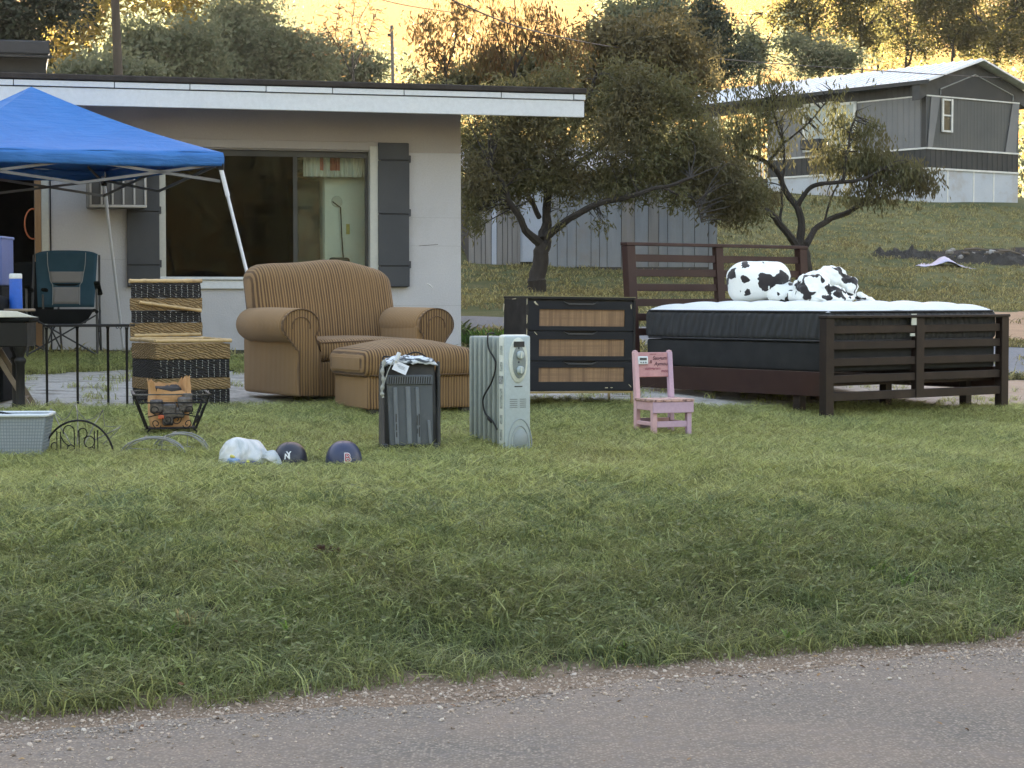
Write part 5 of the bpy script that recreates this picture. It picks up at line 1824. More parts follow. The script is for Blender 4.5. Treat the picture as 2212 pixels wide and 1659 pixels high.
lg.bar((-W2 + .01, -D2 + .02, Z0 - .008), (-W2 + .01, D2 - .03, Z0 - .008), .014, .014)
lg.bar((W2 - .01, -D2 + .02, Z0 - .008), (W2 - .01, D2 - .03, Z0 - .008), .014, .014)
lg.build('leg_frame', M_GOLD, dr)
for x in (-W2 + .01, W2 - .01):
    for y in (-D2 + .012, D2 - .02):
        MB().b2(x - .007, x + .007, y - .007, y + .007, -.04, Z0 - .016).build('leg', M_GOLD, dr)

# ================================================================== small pink chair
loc, rz = place(1413, 949, -.135, -.14, 24)
pc = thing('small_chair', "small pink and lilac painted wooden child's chair with scribbled writing", 'chair', loc, rz)
M_PK = M('pink_paint', (.62, .40, .42), (.55, .34, .37), rough=.65, ns=5, dirt=(.40, .24, .27), dirt_s=6, dirt_amt=.35)
M_LI = M('lilac_paint', (.52, .37, .47), (.47, .32, .43), rough=.65, ns=5, dirt=(.36, .26, .36), dirt_s=8, dirt_amt=.3)
M_RO = M('rose_paint', (.52, .29, .29), (.45, .235, .245), rough=.7, ns=9, dirt=(.34, .15, .18), dirt_s=16, dirt_amt=.5)
M_INK = M('dark_red_ink', (.07, .02, .035), rough=.8)
m, nt, b, out = newmat('worn_pink_seat')
tc = N(nt, 'ShaderNodeTexCoord').outputs['Object']
n1 = noise_(nt, mapping(nt, tc, (1, 2, 1)), 22, 5, .7)
c = mixc(nt, ramp(nt, n1, .45, .58), (.62, .40, .37), (.32, .20, .17))
c = mixc(nt, ramp(nt, noise_(nt, tc, 30, 3), .56, .62), c, (.18, .10, .10))
nt.links.new(c, b.inputs['Base Color'])
b.inputs['Roughness'].default_value = .6
M_SEAT = m
for sg in (-1, 1):
    x = sg * .128
    MB().prism([(.098, 0), (.136, 0), (.136, .26), (.165, .565), (.13, .565), (.098, .28)], x - .017, x + .017, 'x').build('back_leg', M_PK if sg < 0 else M_LI, pc, bevel=.004)
    MB().lathe([(.001, .0), (.016, .0), (.018, .006), (.001, .012)], (x, .147, .564), 12).build('leg_cap', M_PK, pc)
    MB().prism([(-.140, 0), (-.106, 0), (-.100, .245), (-.140, .245)], x - .017, x + .017, 'x').build('front_leg', M_PK if sg < 0 else M_LI, pc, bevel=.004)
    MB().b2(x - .012, x + .012, -.10, .098, .185, .242).build('side_rail', M_PK if sg < 0 else M_LI, pc, bevel=.003)
MB().b2(-.111, .111, -.144, -.122, .175, .242).build('front_rail', M_LI, pc, bevel=.003)
MB().b2(-.15, .15, -.158, -.1445, .170, .243).build('front_apron', M_LI, pc, bevel=.003)
MB().b2(-.111, .111, .10, .12, .19, .242).build('back_rail', M_PK, pc, bevel=.003)
MB().b2(-.152, .152, -.165, .108, .2435, .258).build('seat', M_SEAT, pc, bevel=.005)
ed = MB()
ed.b2(-.153, .153, -.1665, -.160, .2585, .2612).b2(-.153, -.146, -.160, .108, .2585, .2612).b2(.146, .153, -.160, .108, .2585, .2612)
ed.build('seat_edge', M('pale_pink_edge', (.72, .52, .47), rough=.6), pc)
MB().b2(-.111, .111, -.135, -.118, .075, .115).build('front_stretcher', M_LI, pc, bevel=.003)
MB().b2(-.111, .111, .106, .122, .085, .125).build('back_stretcher', M_PK, pc, bevel=.003)
MB().b2(-.111, -.002, .1, .105, .06, .125).build('back_stretcher_board', M('dull_mauve', (.28, .20, .26), rough=.8), pc)
for sg in (-1, 1):
    MB().b2(sg * .128 - .010, sg * .128 + .010, -.105, .10, .085, .110).build('side_stretcher', M_PK, pc, bevel=.003)
tilt = math.atan(.03 / .30)
bkr = Matrix.Rotation(-tilt, 3, 'X')
MB().box((0, .140, .478), (.268, .016, .165), bkr).build('backrest', M_RO, pc, bevel=.004)
def back_text(txt, x, z, size, shear=.25, mat=M_INK):
    vs, fs = text_geo(txt, size, shear, .0006)
    mb = MB()
    o_ = []
    for v in vs:
        q = bkr @ Vector((v.x, -.0094, v.y + (z - .478))) + Vector((x, .140, .478))
        o_.append(q)
    mb.add(o_, fs)
    return mb.build('lettering', mat, pc)
back_text('Saugum', .050, .520, .034)
back_text('&', -.018, .496, .030)
back_text('Aymoun', .066, .482, .034)
back_text('sumgarwn', -.005, .452, .028, mat=M('faded_ink', (.30, .09, .12), rough=.8))
back_text('moo', .085, .435, .030, mat=M('faded_ink2', (.24, .07, .10), rough=.8))
back_text('nnuwnm', .0, .548, .014, mat=M('faded_ink3', (.34, .13, .15), rough=.8))
tm = thing('timer', 'white oval-cornered kitchen timer stuck on the pink chair back', 'timer', loc, rz)
mb = MB().soft((0, 0, 0), (.076, .010, .054), r=.006, seg=2, cs=2)
mb.v = [tuple(bkr @ Vector((v[0], v[1], v[2])) + Vector((-.080, .1265, .508))) for v in mb.v]
mb.build('case', M('white_plastic', (.72, .78, .80), rough=.4), tm, smooth=True)
def tbox(x0, x1, z0, z1, name, mat):
    mb = MB().b2(x0, x1, -.0065, -.005, z0, z1)
    mb.v = [tuple(bkr @ Vector(v) + Vector((-.080, .1265, .508))) for v in mb.v]
    return mb.build(name, mat, tm, bevel=.0005)
tbox(-.026, .028, .000, .017, 'display', M('grey_display', (.04, .045, .06), rough=.2))
for i in range(3):
    tbox(-.022 + i * .018, -.012 + i * .018, -.019, -.010, 'button', M('timer_button', (.12, .13, .14), rough=.5))

# ================================================================== king bed: frame, box spring, mattress, cow print
g = G(1785, 908)
BL = (g.x, g.y, g.z)
BA = R(38)
bed = thing('bed_frame', 'dark brown slatted wooden bed frame with tall headboard and low footboard', 'bed', BL, BA)
M_BW = M('dark_brown_bed_wood', (.020, .012, .010), (.014, .009, .007), spec=.3, rough=.5, stretch=(1, 1, 1), ns=5, fine=60, bs=.15, dirt=(.07, .045, .035), dirt_s=4, dirt_amt=.3)
M_BW2 = M('red_brown_bed_wood', (.040, .017, .013), (.030, .012, .010), spec=.3, rough=.5, ns=5, fine=60, bs=.15)
zt = .81 - BL[2]                                 # footboard top above its base
z_of = lambda z: z - BL[2]
WB, LB = 2.0, 2.1
pw = .085
for x in (0, WB):
    MB().b2(x - pw / 2, x + pw / 2, -.035, .035, -.08, zt - .022).build('footboard_post', M_BW, bed, bevel=.003)
MB().b2(WB / 2 - .045, WB / 2 + .045, -.028, .028, z_of(.18), zt - .022).build('footboard_centre_post', M_BW, bed, bevel=.003)
MB().b2(-pw / 2 - .005, WB + pw / 2 + .005, -.045, .045, zt - .022, zt).build('footboard_top_rail', M_BW, bed, bevel=.004)
for zc in (.705, .588, .465, .342):
    for x0, x1 in ((pw / 2 + .001, WB / 2 - .046), (WB / 2 + .046, WB - pw / 2 - .001)):
        MB().b2(x0, x1, -.016, .016, z_of(zc) - .030, z_of(zc) + .030).build('footboard_slat', M_BW, bed, bevel=.003)
for x0, x1 in ((pw / 2 + .001, WB / 2 - .046), (WB / 2 + .046, WB - pw / 2 - .001)):
    MB().b2(x0, x1, -.02, .02, z_of(.18), z_of(.245)).build('footboard_bottom_rail', M_BW, bed, bevel=.003)
# headboard, leaning back a little
HZ = z_of(1.39)
lean = .10
def hb(x0, x1, z0, z1, y, t, name, mat):
    a0, a1 = LB + lean * z0 / HZ, LB + lean * z1 / HZ
    return MB().prism([(a0 - t, z0), (a0 + t, z0), (a1 + t, z1), (a1 - t, z1)], x0, x1, 'x').build(name, mat, bed, bevel=.003)
g2 = G(1358, 876)
zb_ = g2.z - BL[2] - .05
for x in (0, WB):
    hb(x - .045, x + .045, zb_, HZ - .028, 0, .036, 'headboard_post', M_BW2)
hb(WB / 2 - .042, WB / 2 + .042, z_of(.5), HZ - .028, 0, .026, 'headboard_centre_post', M_BW2)
hb(-.05, WB + .05, HZ - .027, HZ, 0, .042, 'headboard_top_rail', M_BW2)
for zc in (1.262, 1.142, 1.022, .900, .78, .66):
    for x0, x1 in ((.046, WB / 2 - .043), (WB / 2 + .043, WB - .046)):
        hb(x0, x1, z_of(zc) - .030, z_of(zc) + .030, 0, .014, 'headboard_slat', M_BW2)
for x in (0, WB):
    MB().b2(x - .014, x + .014, .036, LB - .03, z_of(.215), z_of(.395)).build('side_rail', M_BW2, bed, bevel=.003)
for y in (.32, 1.05, 1.75):
    for x in (.05, WB / 2, WB - .05):
        if x != WB / 2 and y != .32: continue
        MB().b2(x - .035, x + .035, y - .035, y + .035, -.03, z_of(.28)).build('support_leg', M_BW, bed, bevel=.003)
for i in range(12):
    y = .12 + i * .165
    MB().b2(.016, WB - .016, y - .035, y + .035, z_of(.285), z_of(.305)).build('bed_slat', M_BW, bed)
M_BOX = M('charcoal_ticking', (.016, .017, .018), (.012, .013, .014), rough=.9, ns=8, fine=150)
M_MAT = M('dark_grey_mattress_side', (.032, .034, .037), (.024, .026, .028), rough=.85, ns=14, stretch=(1, 1, .3), bs=.6, bd=.01, fine=30)
_nt = M_MAT.node_tree
_b = [n for n in _nt.nodes if n.type == 'BSDF_PRINCIPLED'][0]
_tc = N(_nt, 'ShaderNodeTexCoord').outputs['Object']
_w = N(_nt, 'ShaderNodeTexWave')
_w.bands_direction = 'DIAGONAL'
_w.inputs['Scale'].default_value = 5.5
_w.inputs['Distortion'].default_value = 5
_nt.links.new(mapping(_nt, _tc, (1.6, 1.6, .5)), _w.inputs['Vector'])
bump(_nt, _b, _w.outputs['Fac'], .8, .012)
bx = thing('box_spring', 'charcoal box spring sitting inside the brown bed frame', 'box spring', BL, BA)
MB().soft((WB / 2, LB / 2 - .02, z_of(.50)), (1.90, 2.0, .215), r=.02, seg=3).build('box', M_BOX, bx, smooth=True)
mt = thing('mattress', 'thick dark grey mattress with a puffy white quilted top', 'mattress', BL, BA)
def mat_fn(x, y, z, u):
    return (x, y, z + (.006 * mnoise.noise(Vector((x * 4, y * 4, z * 6)))))
MB().soft((WB / 2, LB / 2 - .02, z_of(.727)), (1.925, 2.02, .215), r=.035, seg=10, fn=mat_fn).build('side_panel', M_MAT, mt, smooth=True)
for i_, (x_, z_, w_, h_) in enumerate(((WB / 2 - .085, .775, .055, .085), (WB / 2 - .10, .66, .05, .022))):
    MB().b2(x_ - w_ / 2, x_ + w_ / 2, -.0475 + .012, -.040 + .012, z_of(z_) - h_ / 2, z_of(z_) + h_ / 2).build('white_label', M('mattress_label', (.62, .64, .56), rough=.7), mt)
def ring(h, r_, name, mat):
    gx, gy, cx_, cy_ = .955, 1.0, WB / 2, LB / 2 - .02
    pts = []
    for (sx_, sy_, a0) in ((1, 1, 0), (-1, 1, 90), (-1, -1, 180), (1, -1, 270)):
        for k in range(5):
            t = R(a0 + k * 22.5)
            pts.append((cx_ + sx_ * (gx - .06) + .06 * math.cos(t), cy_ + sy_ * (gy - .06) + .06 * math.sin(t), h))
    return MB().tube(pts, r_, 6, closed=True).build(name, mat, mt, smooth=True)
ring(z_of(.835), .009, 'piping', M('black_piping', (.01, .01, .012), rough=.6))
ring(z_of(.620), .008, 'piping', M('black_piping_low', (.015, .015, .017), rough=.6))
nq = 110
vs, fs = [], []
for j in range(nq + 1):
    for i in range(nq + 1):
        u, v = i / nq * 2 - 1, j / nq * 2 - 1
        x, y = u * .955, v * 1.0
        e = min(1 - abs(u), (1 - abs(v)))
        dome = .058 * (1 - math.exp(-e * 9)) + .012 * (1 - u * u)
        q = .016 * abs(math.sin((x + y) * 8.2)) ** .55 * abs(math.sin((x - y) * 8.2)) ** .55 * min(1, e * 12)
        vs.append((WB / 2 + x, LB / 2 - .02 + y, z_of(.832) + dome + q + .003 * mnoise.noise(Vector((x * 7, y * 7, 0)))))
for j in range(nq):
    for i in range(nq):
        a = j * (nq + 1) + i
        fs.append((a, a + 1, a + nq + 2, a + nq + 1))
me = bpy.data.meshes.new('quilted_top')
me.from_pydata(vs, [], fs)
me.polygons.foreach_set('use_smooth', [True] * len(me.polygons))
link('quilted_top', me, M('white_quilt', (.70, .72, .73), (.66, .68, .70), rough=.8, ns=3, fine=120, bs=.1), mt)

m, nt, b, out = newmat('cow_print')
tc = N(nt, 'ShaderNodeTexCoord').outputs['Object']
wp = N(nt, 'ShaderNodeVectorMath', operation='ADD')
ns_ = N(nt, 'ShaderNodeTexNoise')
ns_.inputs['Scale'].default_value = 16
ns_.inputs['Detail'].default_value = 2
nt.links.new(tc, ns_.inputs['Vector'])
sc_ = N(nt, 'ShaderNodeVectorMath', operation='SCALE')
sc_.inputs['Scale'].default_value = .07
nt.links.new(ns_.outputs['Color'], sc_.inputs[0])
nt.links.new(tc, wp.inputs[0])
nt.links.new(sc_.outputs[0], wp.inputs[1])
n1 = noise_(nt, wp.outputs[0], 8.6, 1.2, .5)
nt.links.new(mixc(nt, ramp(nt, n1, .528, .537), (.80, .82, .78), (.018, .014, .014)), b.inputs['Base Color'])
b.inputs['Roughness'].default_value = .85
b.inputs['Sheen Weight'].default_value = .2
bump(nt, b, noise_(nt, tc, 35, 4), .35, .01)
M_COW = m
def on_bed(px, py, ly):
    x, z = on_plane(px, py, BL, BA, ly)
    return x, z - BL[2]
# pillow: fat cushion standing on its edge
def soft_thing(name, label, cat, c, d, r, puff, rot, amp, seed, fq=7, seg=14):
    def fn(x, y, z, u):
        q = Vector((x * fq + seed, y * fq, z * fq))
        return (x + amp * mnoise.noise(q), y + amp * mnoise.noise(q + Vector((9, 0, 0))), z + amp * mnoise.noise(q + Vector((0, 9, 0))))
    o = MB().soft((0, 0, 0), d, r=r, puff=puff, seg=seg, cs=5, fn=fn).build(name, M_COW, None, smooth=True)
    me_ = o.data
    for p in me_.polygons: p.use_smooth = True
    g_ = rot2(c[0], c[1], BA)
    o.location = (BL[0] + g_[0], BL[1] + g_[1], BL[2] + c[2])
    o.rotation_euler = (rot[0], rot[1], BA + rot[2])
    tag(o, label, cat)
    return o
zq = z_of(.905)
x, z = on_bed(1640, 609, 1.55)
soft_thing('pillow', 'plump black and white cow print pillow nearest the headboard', 'pillow', (x, 1.55, zq + .155), (.48, .20, .315), .095, (.02, .09, .015), (R(8), 0, R(-38)), .018, 3)
x, z = on_bed(1700, 630, 1.35)
soft_thing('stuffed_roll', 'low cow print roll lying between the pillow and the blanket', 'cushion', (x, 1.35, zq + .055), (.34, .20, .15), .07, (0, .02, .03), (0, 0, R(-30)), .03, 8, 9)
# bunched blanket: overlapping folds fused into one lump
bl = MB()
def blob(px, py, ly, rx_, ry_, rz_, rot=0, ang=0):
    x, z = on_bed(px, py, ly)
    mm = Matrix.Rotation(R(ang), 3, 'Z') @ Matrix.Rotation(R(rot), 3, 'Y')
    vs, fs = [], []
    for i in range(9):
        for j in range(14):
            th_, ph_ = math.pi * i / 8, 2 * math.pi * j / 14
            vs.append(mm @ Vector((rx_ * math.sin(th_) * math.cos(ph_), ry_ * math.sin(th_) * math.sin(ph_), rz_ * math.cos(th_))) + Vector((x, ly, max(z, z_of(.905) + .0))))
    for i in range(8):
        for j in range(14):
            fs.append((i * 14 + j, i * 14 + (j + 1) % 14, (i + 1) * 14 + (j + 1) % 14, (i + 1) * 14 + j))
    bl.add(vs, fs)
A5 = -38
for a_ in ((1745, 628, 1.05, .10, .13, .135, 12, A5), (1762, 604, 1.12, .13, .12, .07, -30, A5), (1790, 600, 1.12, .10, .14, .10, 35, A5), (1775, 625, .98, .07, .10, .12, -8, A5),
           (1812, 606, 1.08, .14, .11, .085, 42, A5), (1830, 630, 1.02, .075, .12, .13, 20, A5), (1800, 636, .95, .12, .14, .07, 8, A5), (1735, 612, 1.15, .09, .1, .06, -40, A5),
           (1866, 645, 1.0, .10, .09, .032, 14, A5), (1884, 650, .98, .04, .06, .018, 10, A5), (1780, 645, .98, .24, .16, .05, 0, A5), (1720, 640, 1.2, .08, .08, .05, 0, A5)):
    blob(*a_)
o = link('blanket', bl.mesh('blanket'), M_COW)
o.location = BL
o.rotation_euler = (0, 0, BA)
rm = o.modifiers.new('fuse', 'REMESH')
rm.mode = 'VOXEL'
rm.voxel_size = .011
rm.use_smooth_shade = True
sm = o.modifiers.new('soften', 'SMOOTH')
sm.factor = .6
sm.iterations = 5
tx_ = bpy.data.textures.new('folds', 'CLOUDS')
tx_.noise_scale = .062
tx_.noise_depth = 1
dm = o.modifiers.new('folds', 'DISPLACE')
dm.texture = tx_
dm.strength = .065
dm.mid_level = .5
sm = o.modifiers.new('soften2', 'SMOOTH')
sm.factor = .5
sm.iterations = 2
tag(o, 'bunched-up cow print blanket heaped in folds beside the pillow', 'blanket')

# ================================================================== blue canopy tent
M_BLUE = None
m, nt, b, out = newmat('blue_canopy_cloth')
tc = N(nt, 'ShaderNodeTexCoord').outputs['Object']
n1 = noise_(nt, mapping(nt, tc, (1, 1, 2.2)), 3.0, 4, .6, .8)
n2 = noise_(nt, mapping(nt, tc, (.6, .6, 7)), 4, 3, .6, .5)
nt.links.new(mixc(nt, ramp(nt, n1, .35, .65), (.045, .205, .56), (.036, .175, .50)), b.inputs['Base Color'])
b.inputs['Roughness'].default_value = .65
bump(nt, b, math_(nt, 'ADD', n1, n2), .55, .03)
tr = N(nt, 'ShaderNodeBsdfTranslucent')
tr.inputs[0].default_value = (.03, .14, .5, 1)
mx = N(nt, 'ShaderNodeMixShader')
mx.inputs[0].default_value = .22
nt.links.new(b.outputs[0], mx.inputs[1])
nt.links.new(tr.outputs[0], mx.inputs[2])
nt.links.new(mx.outputs[0], out.inputs[0])
M_BLUE = m
M_LEGW = M('white_tube', (.62, .64, .68), (.55, .57, .62), rough=.35, metal=.2, bs=.03)
M_DTUBE = M('dull_steel_tube', (.16, .16, .16), (.12, .12, .12), rough=.5, metal=.3, bs=.03)
A_ = P(482, 330, 16.6)
B_ = P(236, 372, 18.55)
ez = A_.z
cA, cB = Vector((A_.x, A_.y)), Vector((B_.x, B_.y))
side = (cB - cA)
side.normalize()
Lc = 2.45
cB = cA + side * Lc
perp = Vector((-side.y, side.x))
if perp.x > 0: perp = -perp
cD = cA + perp * Lc
cC = cD + side * Lc
cen = (cA + cB + cC + cD) / 4
gz = ground_z(cen.x, cen.y)
tent = thing('canopy_tent', 'blue pop-up canopy tent with white slanted legs beside the house', 'canopy', (cen.x, cen.y, gz))
org = Vector((cen.x, cen.y, gz))
pk = P(92, 187, cen.y).z - gz
cor = [Vector((c.x, c.y, ez + dz)) - org for c, dz in ((cA, 0), (cB, -.02), (cC, -.05), (cD, -.06))]
peak = Vector((.07, 0, pk))
vs, fs = [], []
nr, ns_ = 16, 22
idx = {}
for k in range(4):
    a_, b_ = cor[k], cor[(k + 1) % 4]
    for i in range(nr + 1):
        for j in range(ns_ + 1):
            t, u = i / nr, j / ns_
            e = a_.lerp(b_, u)
            p = peak.lerp(e, t)
            sag = .075 * math.sin(math.pi * t) * (math.sin(math.pi * u)) + .05 * math.sin(math.pi * t)
            p.z -= sag * .8
            if u not in (0, 1): p.z += .010 * math.sin(u * 20 + t * 9) * t * t * (1 - t * .3)
            vs.append(p)
    off = k * (nr + 1) * (ns_ + 1)
    for i in range(nr):
        for j in range(ns_):
            q = off + i * (ns_ + 1) + j
            fs.append((q, q + 1, q + ns_ + 2, q + ns_ + 1))
mb = MB().add(vs, fs)
me = mb.mesh('cover')
bm = bmesh.new(); bm.from_mesh(me); bmesh.ops.remove_doubles(bm, verts=bm.verts, dist=.001); bmesh.ops.recalc_face_normals(bm, faces=bm.faces); bm.to_mesh(me); bm.free()
me.polygons.foreach_set('use_smooth', [True] * len(me.polygons)); me.set_sharp_from_angle(angle=R(38))
cov = link('cover', me, M_BLUE, tent)
cov.modifiers.new('t', 'SOLIDIFY').thickness = .003
for k in range(4):
    a_, b_ = cor[k], cor[(k + 1) % 4]
    outn = Vector(((a_ + b_) / 2).xy.to_3d()).normalized()
    vs, fs = [], []
    n1_, n2_ = 60, 5
    for i in range(n2_ + 1):
        for j in range(n1_ + 1):
            u, t = j / n1_, i / n2_
            p = a_.lerp(b_, u)
            wv = .010 * math.sin(u * 31 + k) * t + .007 * math.sin(u * 77) * t
            hem = .008 * math.sin(u * math.pi * 2) 
            p = p + outn * (.012 * t * (1 - t) * 4 + wv) + Vector((0, 0, -.108 * t + hem * t - .018 * math.sin(math.pi * u) * (1 - t) * 0))
            vs.append(p)
    for i in range(n2_):
        for j in range(n1_):
            q = i * (n1_ + 1) + j
            fs.append((q, q + 1, q + n1_ + 2, q + n1_ + 1))
    me = MB().add(vs, fs).mesh('valance')
    me.polygons.foreach_set('use_smooth', [True] * len(me.polygons))
    o = link('valance', me, M_BLUE, tent)
    o.modifiers.new('t', 'SOLIDIFY').thickness = .003
for k in range(4):
    c = cor[k]
    d = Vector((c.x, c.y, 0)).normalized()
    foot = Vector((c.x, c.y, 0)) + d * .42
    foot.z = ground_z(foot.x + org.x, foot.y + org.y) - gz
    topz = c.z - .13
    top = Vector((c.x, c.y, topz)) - d * .02
    lgm = M_LEGW
    MB().tube([foot, top + (top - foot) * -.12], .014, 8).build('leg', lgm, tent, smooth=True)
    MB().tube([top + (foot - top) * .13, top + (foot - top) * -.05], .019, 8).build('upper_leg', M_LEGW, tent, smooth=True)
    MB().box((c.x - d.x * .02, c.y - d.y * .02, topz + .03), (.05, .05, .08)).build('corner_bracket', M_BLACK, tent, bevel=.005)
    n_ = cor[(k + 1) % 4]
    a0, b0 = c + Vector((0, 0, -.09)) - d * .03, n_ + Vector((0, 0, -.09)) - Vector((n_.x, n_.y, 0)).normalized() * .03
    mid = (a0 + b0) / 2
    for (p, q) in ((a0, mid + Vector((0, 0, -.16))), (a0 + Vector((0, 0, -.14)), mid + Vector((0, 0, .02))), (mid + Vector((0, 0, -.16)), b0), (mid + Vector((0, 0, .02)), b0 + Vector((0, 0, -.14)))):
        MB().bar(p, q, .012, .022).build('truss_bar', M_DTUBE, tent)
    MB().bar(c + Vector((0, 0, -.12)), peak * .25 + c * .75 + Vector((0, 0, -.14)), .012, .02).build('roof_strut', M_DTUBE, tent)
# guy wire beside the rear right leg
g_ = P(278, 705, 17.4)
# ================================================================== folding chairs by the wall
M_TEAL = M('teal_canvas', (.016, .062, .095), (.013, .050, .080), rough=.85, ns=6, fine=120)
M_GRC = M('grey_mesh_panel', (.22, .215, .215), (.19, .185, .185), rough=.9, fine=200)
M_BLC = M('black_canvas', (.007, .008, .009), rough=.9, fine=120, spec=.15)
M_PIPG = M('grey_piping', (.35, .37, .37), rough=.8)
M_TUBE = M('dark_steel_tube', (.06, .062, .066), rough=.4, metal=.3)


def camp_chair(label, px, py, deg, full=True, s=1.0):
    q = P(px, 700, py)
    loc, rz = (q.x, py, ground_z(q.x, py)), R(deg)
    t = thing('camping_chair', label, 'folding chair', loc, rz, 'folding camping chairs by the wall')
    w, sh, bh = .27 * s, .40 * s, .91 * s
    yb = .21 * s
    nb = 12
    def bk(u, v):
        tap = 1 - .10 * (1 - v)
        x = (u * 2 - 1) * w * .98 * tap
        return (x, yb + .10 * s * v + .03 * (1 - (u * 2 - 1) ** 2), sh + .03 + (bh - sh - .03) * v - (.02 * (abs(u * 2 - 1) ** 6) if v > .97 else 0) + (.012 * (1 - (2 * u - 1) ** 2) if v > .9 else 0))
    M1 = M_TEAL if full else M_BLC
    cloth_patch('backrest', M1, t, 1, 1, 16, 14, bk)
    if full:
        def pan(x0f, x1f, v0, v1):
            def f(u, v):
                vv = v0 + (v1 - v0) * v
                hw_ = .13 + .055 * max(0, (vv - .40)) ** .8 if vv > .4 else .115
                hw_ *= s
                x = (u * 2 - 1) * hw_
                q = bk(.5 + x / (2 * w), vv)
                return (x, q[1] - .006, q[2])
            return f
        cloth_patch('grey_panel', M_GRC, t, 1, 1, 8, 6, pan(0, 1, .06, .36))
        cloth_patch('grey_panel', M_GRC, t, 1, 1, 8, 6, pan(0, 1, .44, .64))
        for sg in (-1, 1):
            pts = []
            for vv in np.linspace(.04, .97, 14):
                hw_ = (.115 if vv < .4 else .13 + .055 * (vv - .4) ** .8 + .03 * max(0, vv - .6)) * s
                if vv > .75: hw_ -= .06 * (vv - .75)
                q = bk(.5 + sg * hw_ / (2 * w), float(vv))
                pts.append((sg * hw_, q[1] - .008, q[2]))
            MB().tube(pts, .003, 5).build('piping', M_PIPG, t)
        q = bk(.5, .40)
        MB().bar((-w * .94, q[1] - .002, q[2]), (w * .94, q[1] - .002, q[2] + .0), .005, .02).build('strap', M_BLC, t)
    def st(u, v):
        return ((u * 2 - 1) * w * (1 - .0 * v), -.24 * s + .46 * s * v, sh + .02 - .07 * math.sin(math.pi * u) * .8 - .02 * v)
    cloth_patch('seat', M_BLC, t, 1, 1, 12, 10, st)
    MB().prism([(-w, sh + .015), (w, sh + .015), (w * .72, sh - .11), (0, sh - .125), (-w * .72, sh - .11)], -.245 * s, -.238 * s, 'y').build('seat_front_flap', M_BLC, t)
    for sg in (-1, 1):
        x = sg * (w + .02)
        MB().tube([(x, -.26 * s, 0), (x, -.27 * s, .585 * s)], .010, 6).build('front_leg', M_TUBE, t)
        MB().tube([(x, .30 * s, .0), (x * .98, .22 * s, .45 * s), (x * .96, .32 * s, bh - .03)], .010, 6).build('rear_leg', M_TUBE, t)
        MB().tube([(x, -.24 * s, .02), (x, .22 * s, sh)], .008, 6).build('side_brace', M_TUBE, t)
        MB().tube([(x, .28 * s, .02), (x, -.24 * s, sh - .02)], .008, 6).build('side_brace', M_TUBE, t)
        arm = MB().soft((0, 0, 0), (.055, .40 * s, .030), r=.013, seg=3, cs=2, rot=(R(-14) if sg > 0 else R(-6), 0, 0))
        arm.v = [(v[0] + x, v[1] - .05, v[2] + .59 * s) for v in arm.v]
        arm.build('armrest', M_BLC, t, smooth=True)
    MB().tube([(-(w + .02), -.26 * s, .03), (w + .01, -.25 * s, sh - .04)], .008, 6).build('front_brace', M_TUBE, t)
    MB().tube([((w + .02), -.265 * s, .03), (-w - .01, -.255 * s, sh - .04)], .008, 6).build('front_brace', M_TUBE, t)
    MB().lathe([(.001, 0), (.016, .002), (.016, .012), (.001, .014)], (w + .02, -.285 * s, sh * .98), 10, 'y').build('hinge_knob', M_BLC, t)
    return t
camp_chair('teal and grey folding camping chair against the white wall', 139, 18.1, 8, True, 1.04)
camp_chair('dark folding camping chair in the doorway, left of the teal one', 52, 18.55, -6, False, .9)

# ================================================================== tray table with blue things, black pedestal table
M_TANW = M('tan_tray_wood', (.22, .175, .125), (.17, .13, .09), rough=.7, stretch=(.2, 1, 1), ns=14)
loc, rz = place(60, 886, .22, -.14, 6)
tt_ = thing('tray_table', 'small folding tan wooden tray table behind the black table', 'table', loc, rz)
hT = CAMZ - .085 - loc[2]
MB().b2(-.33, .24, -.17, .17, hT - .018, hT).build('tabletop', M_TANW, tt_, bevel=.004)
for y in (-.14, .14):
    MB().bar((.24, y, .0), (-.16, y, hT - .02), .018, .034).build('leg', M_TANW, tt_, bevel=.003)
    MB().bar((-.28, y * .85, .0), (.16, y * .85, hT - .02), .018, .034).build('leg', M_TANW, tt_, bevel=.003)
MB().tube([(.19, -.14, .08), (.19, .14, .08)], .010, 8).build('cross_rod', M_TANW, tt_)
# tall post of the sign-like panel left: blue storage bin on a black crate
def on_tray(x, y):
    a, b_ = rot2(x, y, rz)
    return (loc[0] + a, loc[1] + b_, loc[2] + hT)
q = P(36, 664, loc[1])
can = thing('wipes_canister', 'tall bright blue cylinder canister with a white lid on the tray table', 'canister', (q.x, loc[1] - .02, loc[2] + hT), 0)
MB().lathe([(.001, 0), (.043, 0), (.045, .006), (.042, .205), (.001, .206)], (0, 0, 0), 24).build('body', M('bright_blue_label', (.025, .12, .55), (.03, .14, .60), rough=.4, bs=0), can, smooth=True)
MB().lathe([(.001, .206), (.044, .206), (.044, .232), (.038, .240), (.001, .240)], (0, 0, 0), 24).build('lid', M('clear_white_lid', (.62, .64, .62), rough=.4, bs=0), can, smooth=True)
loc2 = (loc[0] - .36, loc[1] + .45, loc[2])
q = P(18, 640, loc2[1])
kx = q.x - .26
ck = thing('black_crate', 'black crate stack at the left edge under the blue bin', 'crate', (kx, loc2[1], ground_z(kx, loc2[1])), 0)
ckz = P(10, 617, loc2[1]).z - ground_z(kx, loc2[1])
MB().b2(-.26, .26, -.18, .18, 0, ckz * .5 - .005).build('lower_crate', M_BLC, ck, bevel=.01)
MB().b2(-.255, .255, -.175, .175, ckz * .5, ckz).build('upper_crate', M_BLC, ck, bevel=.01)
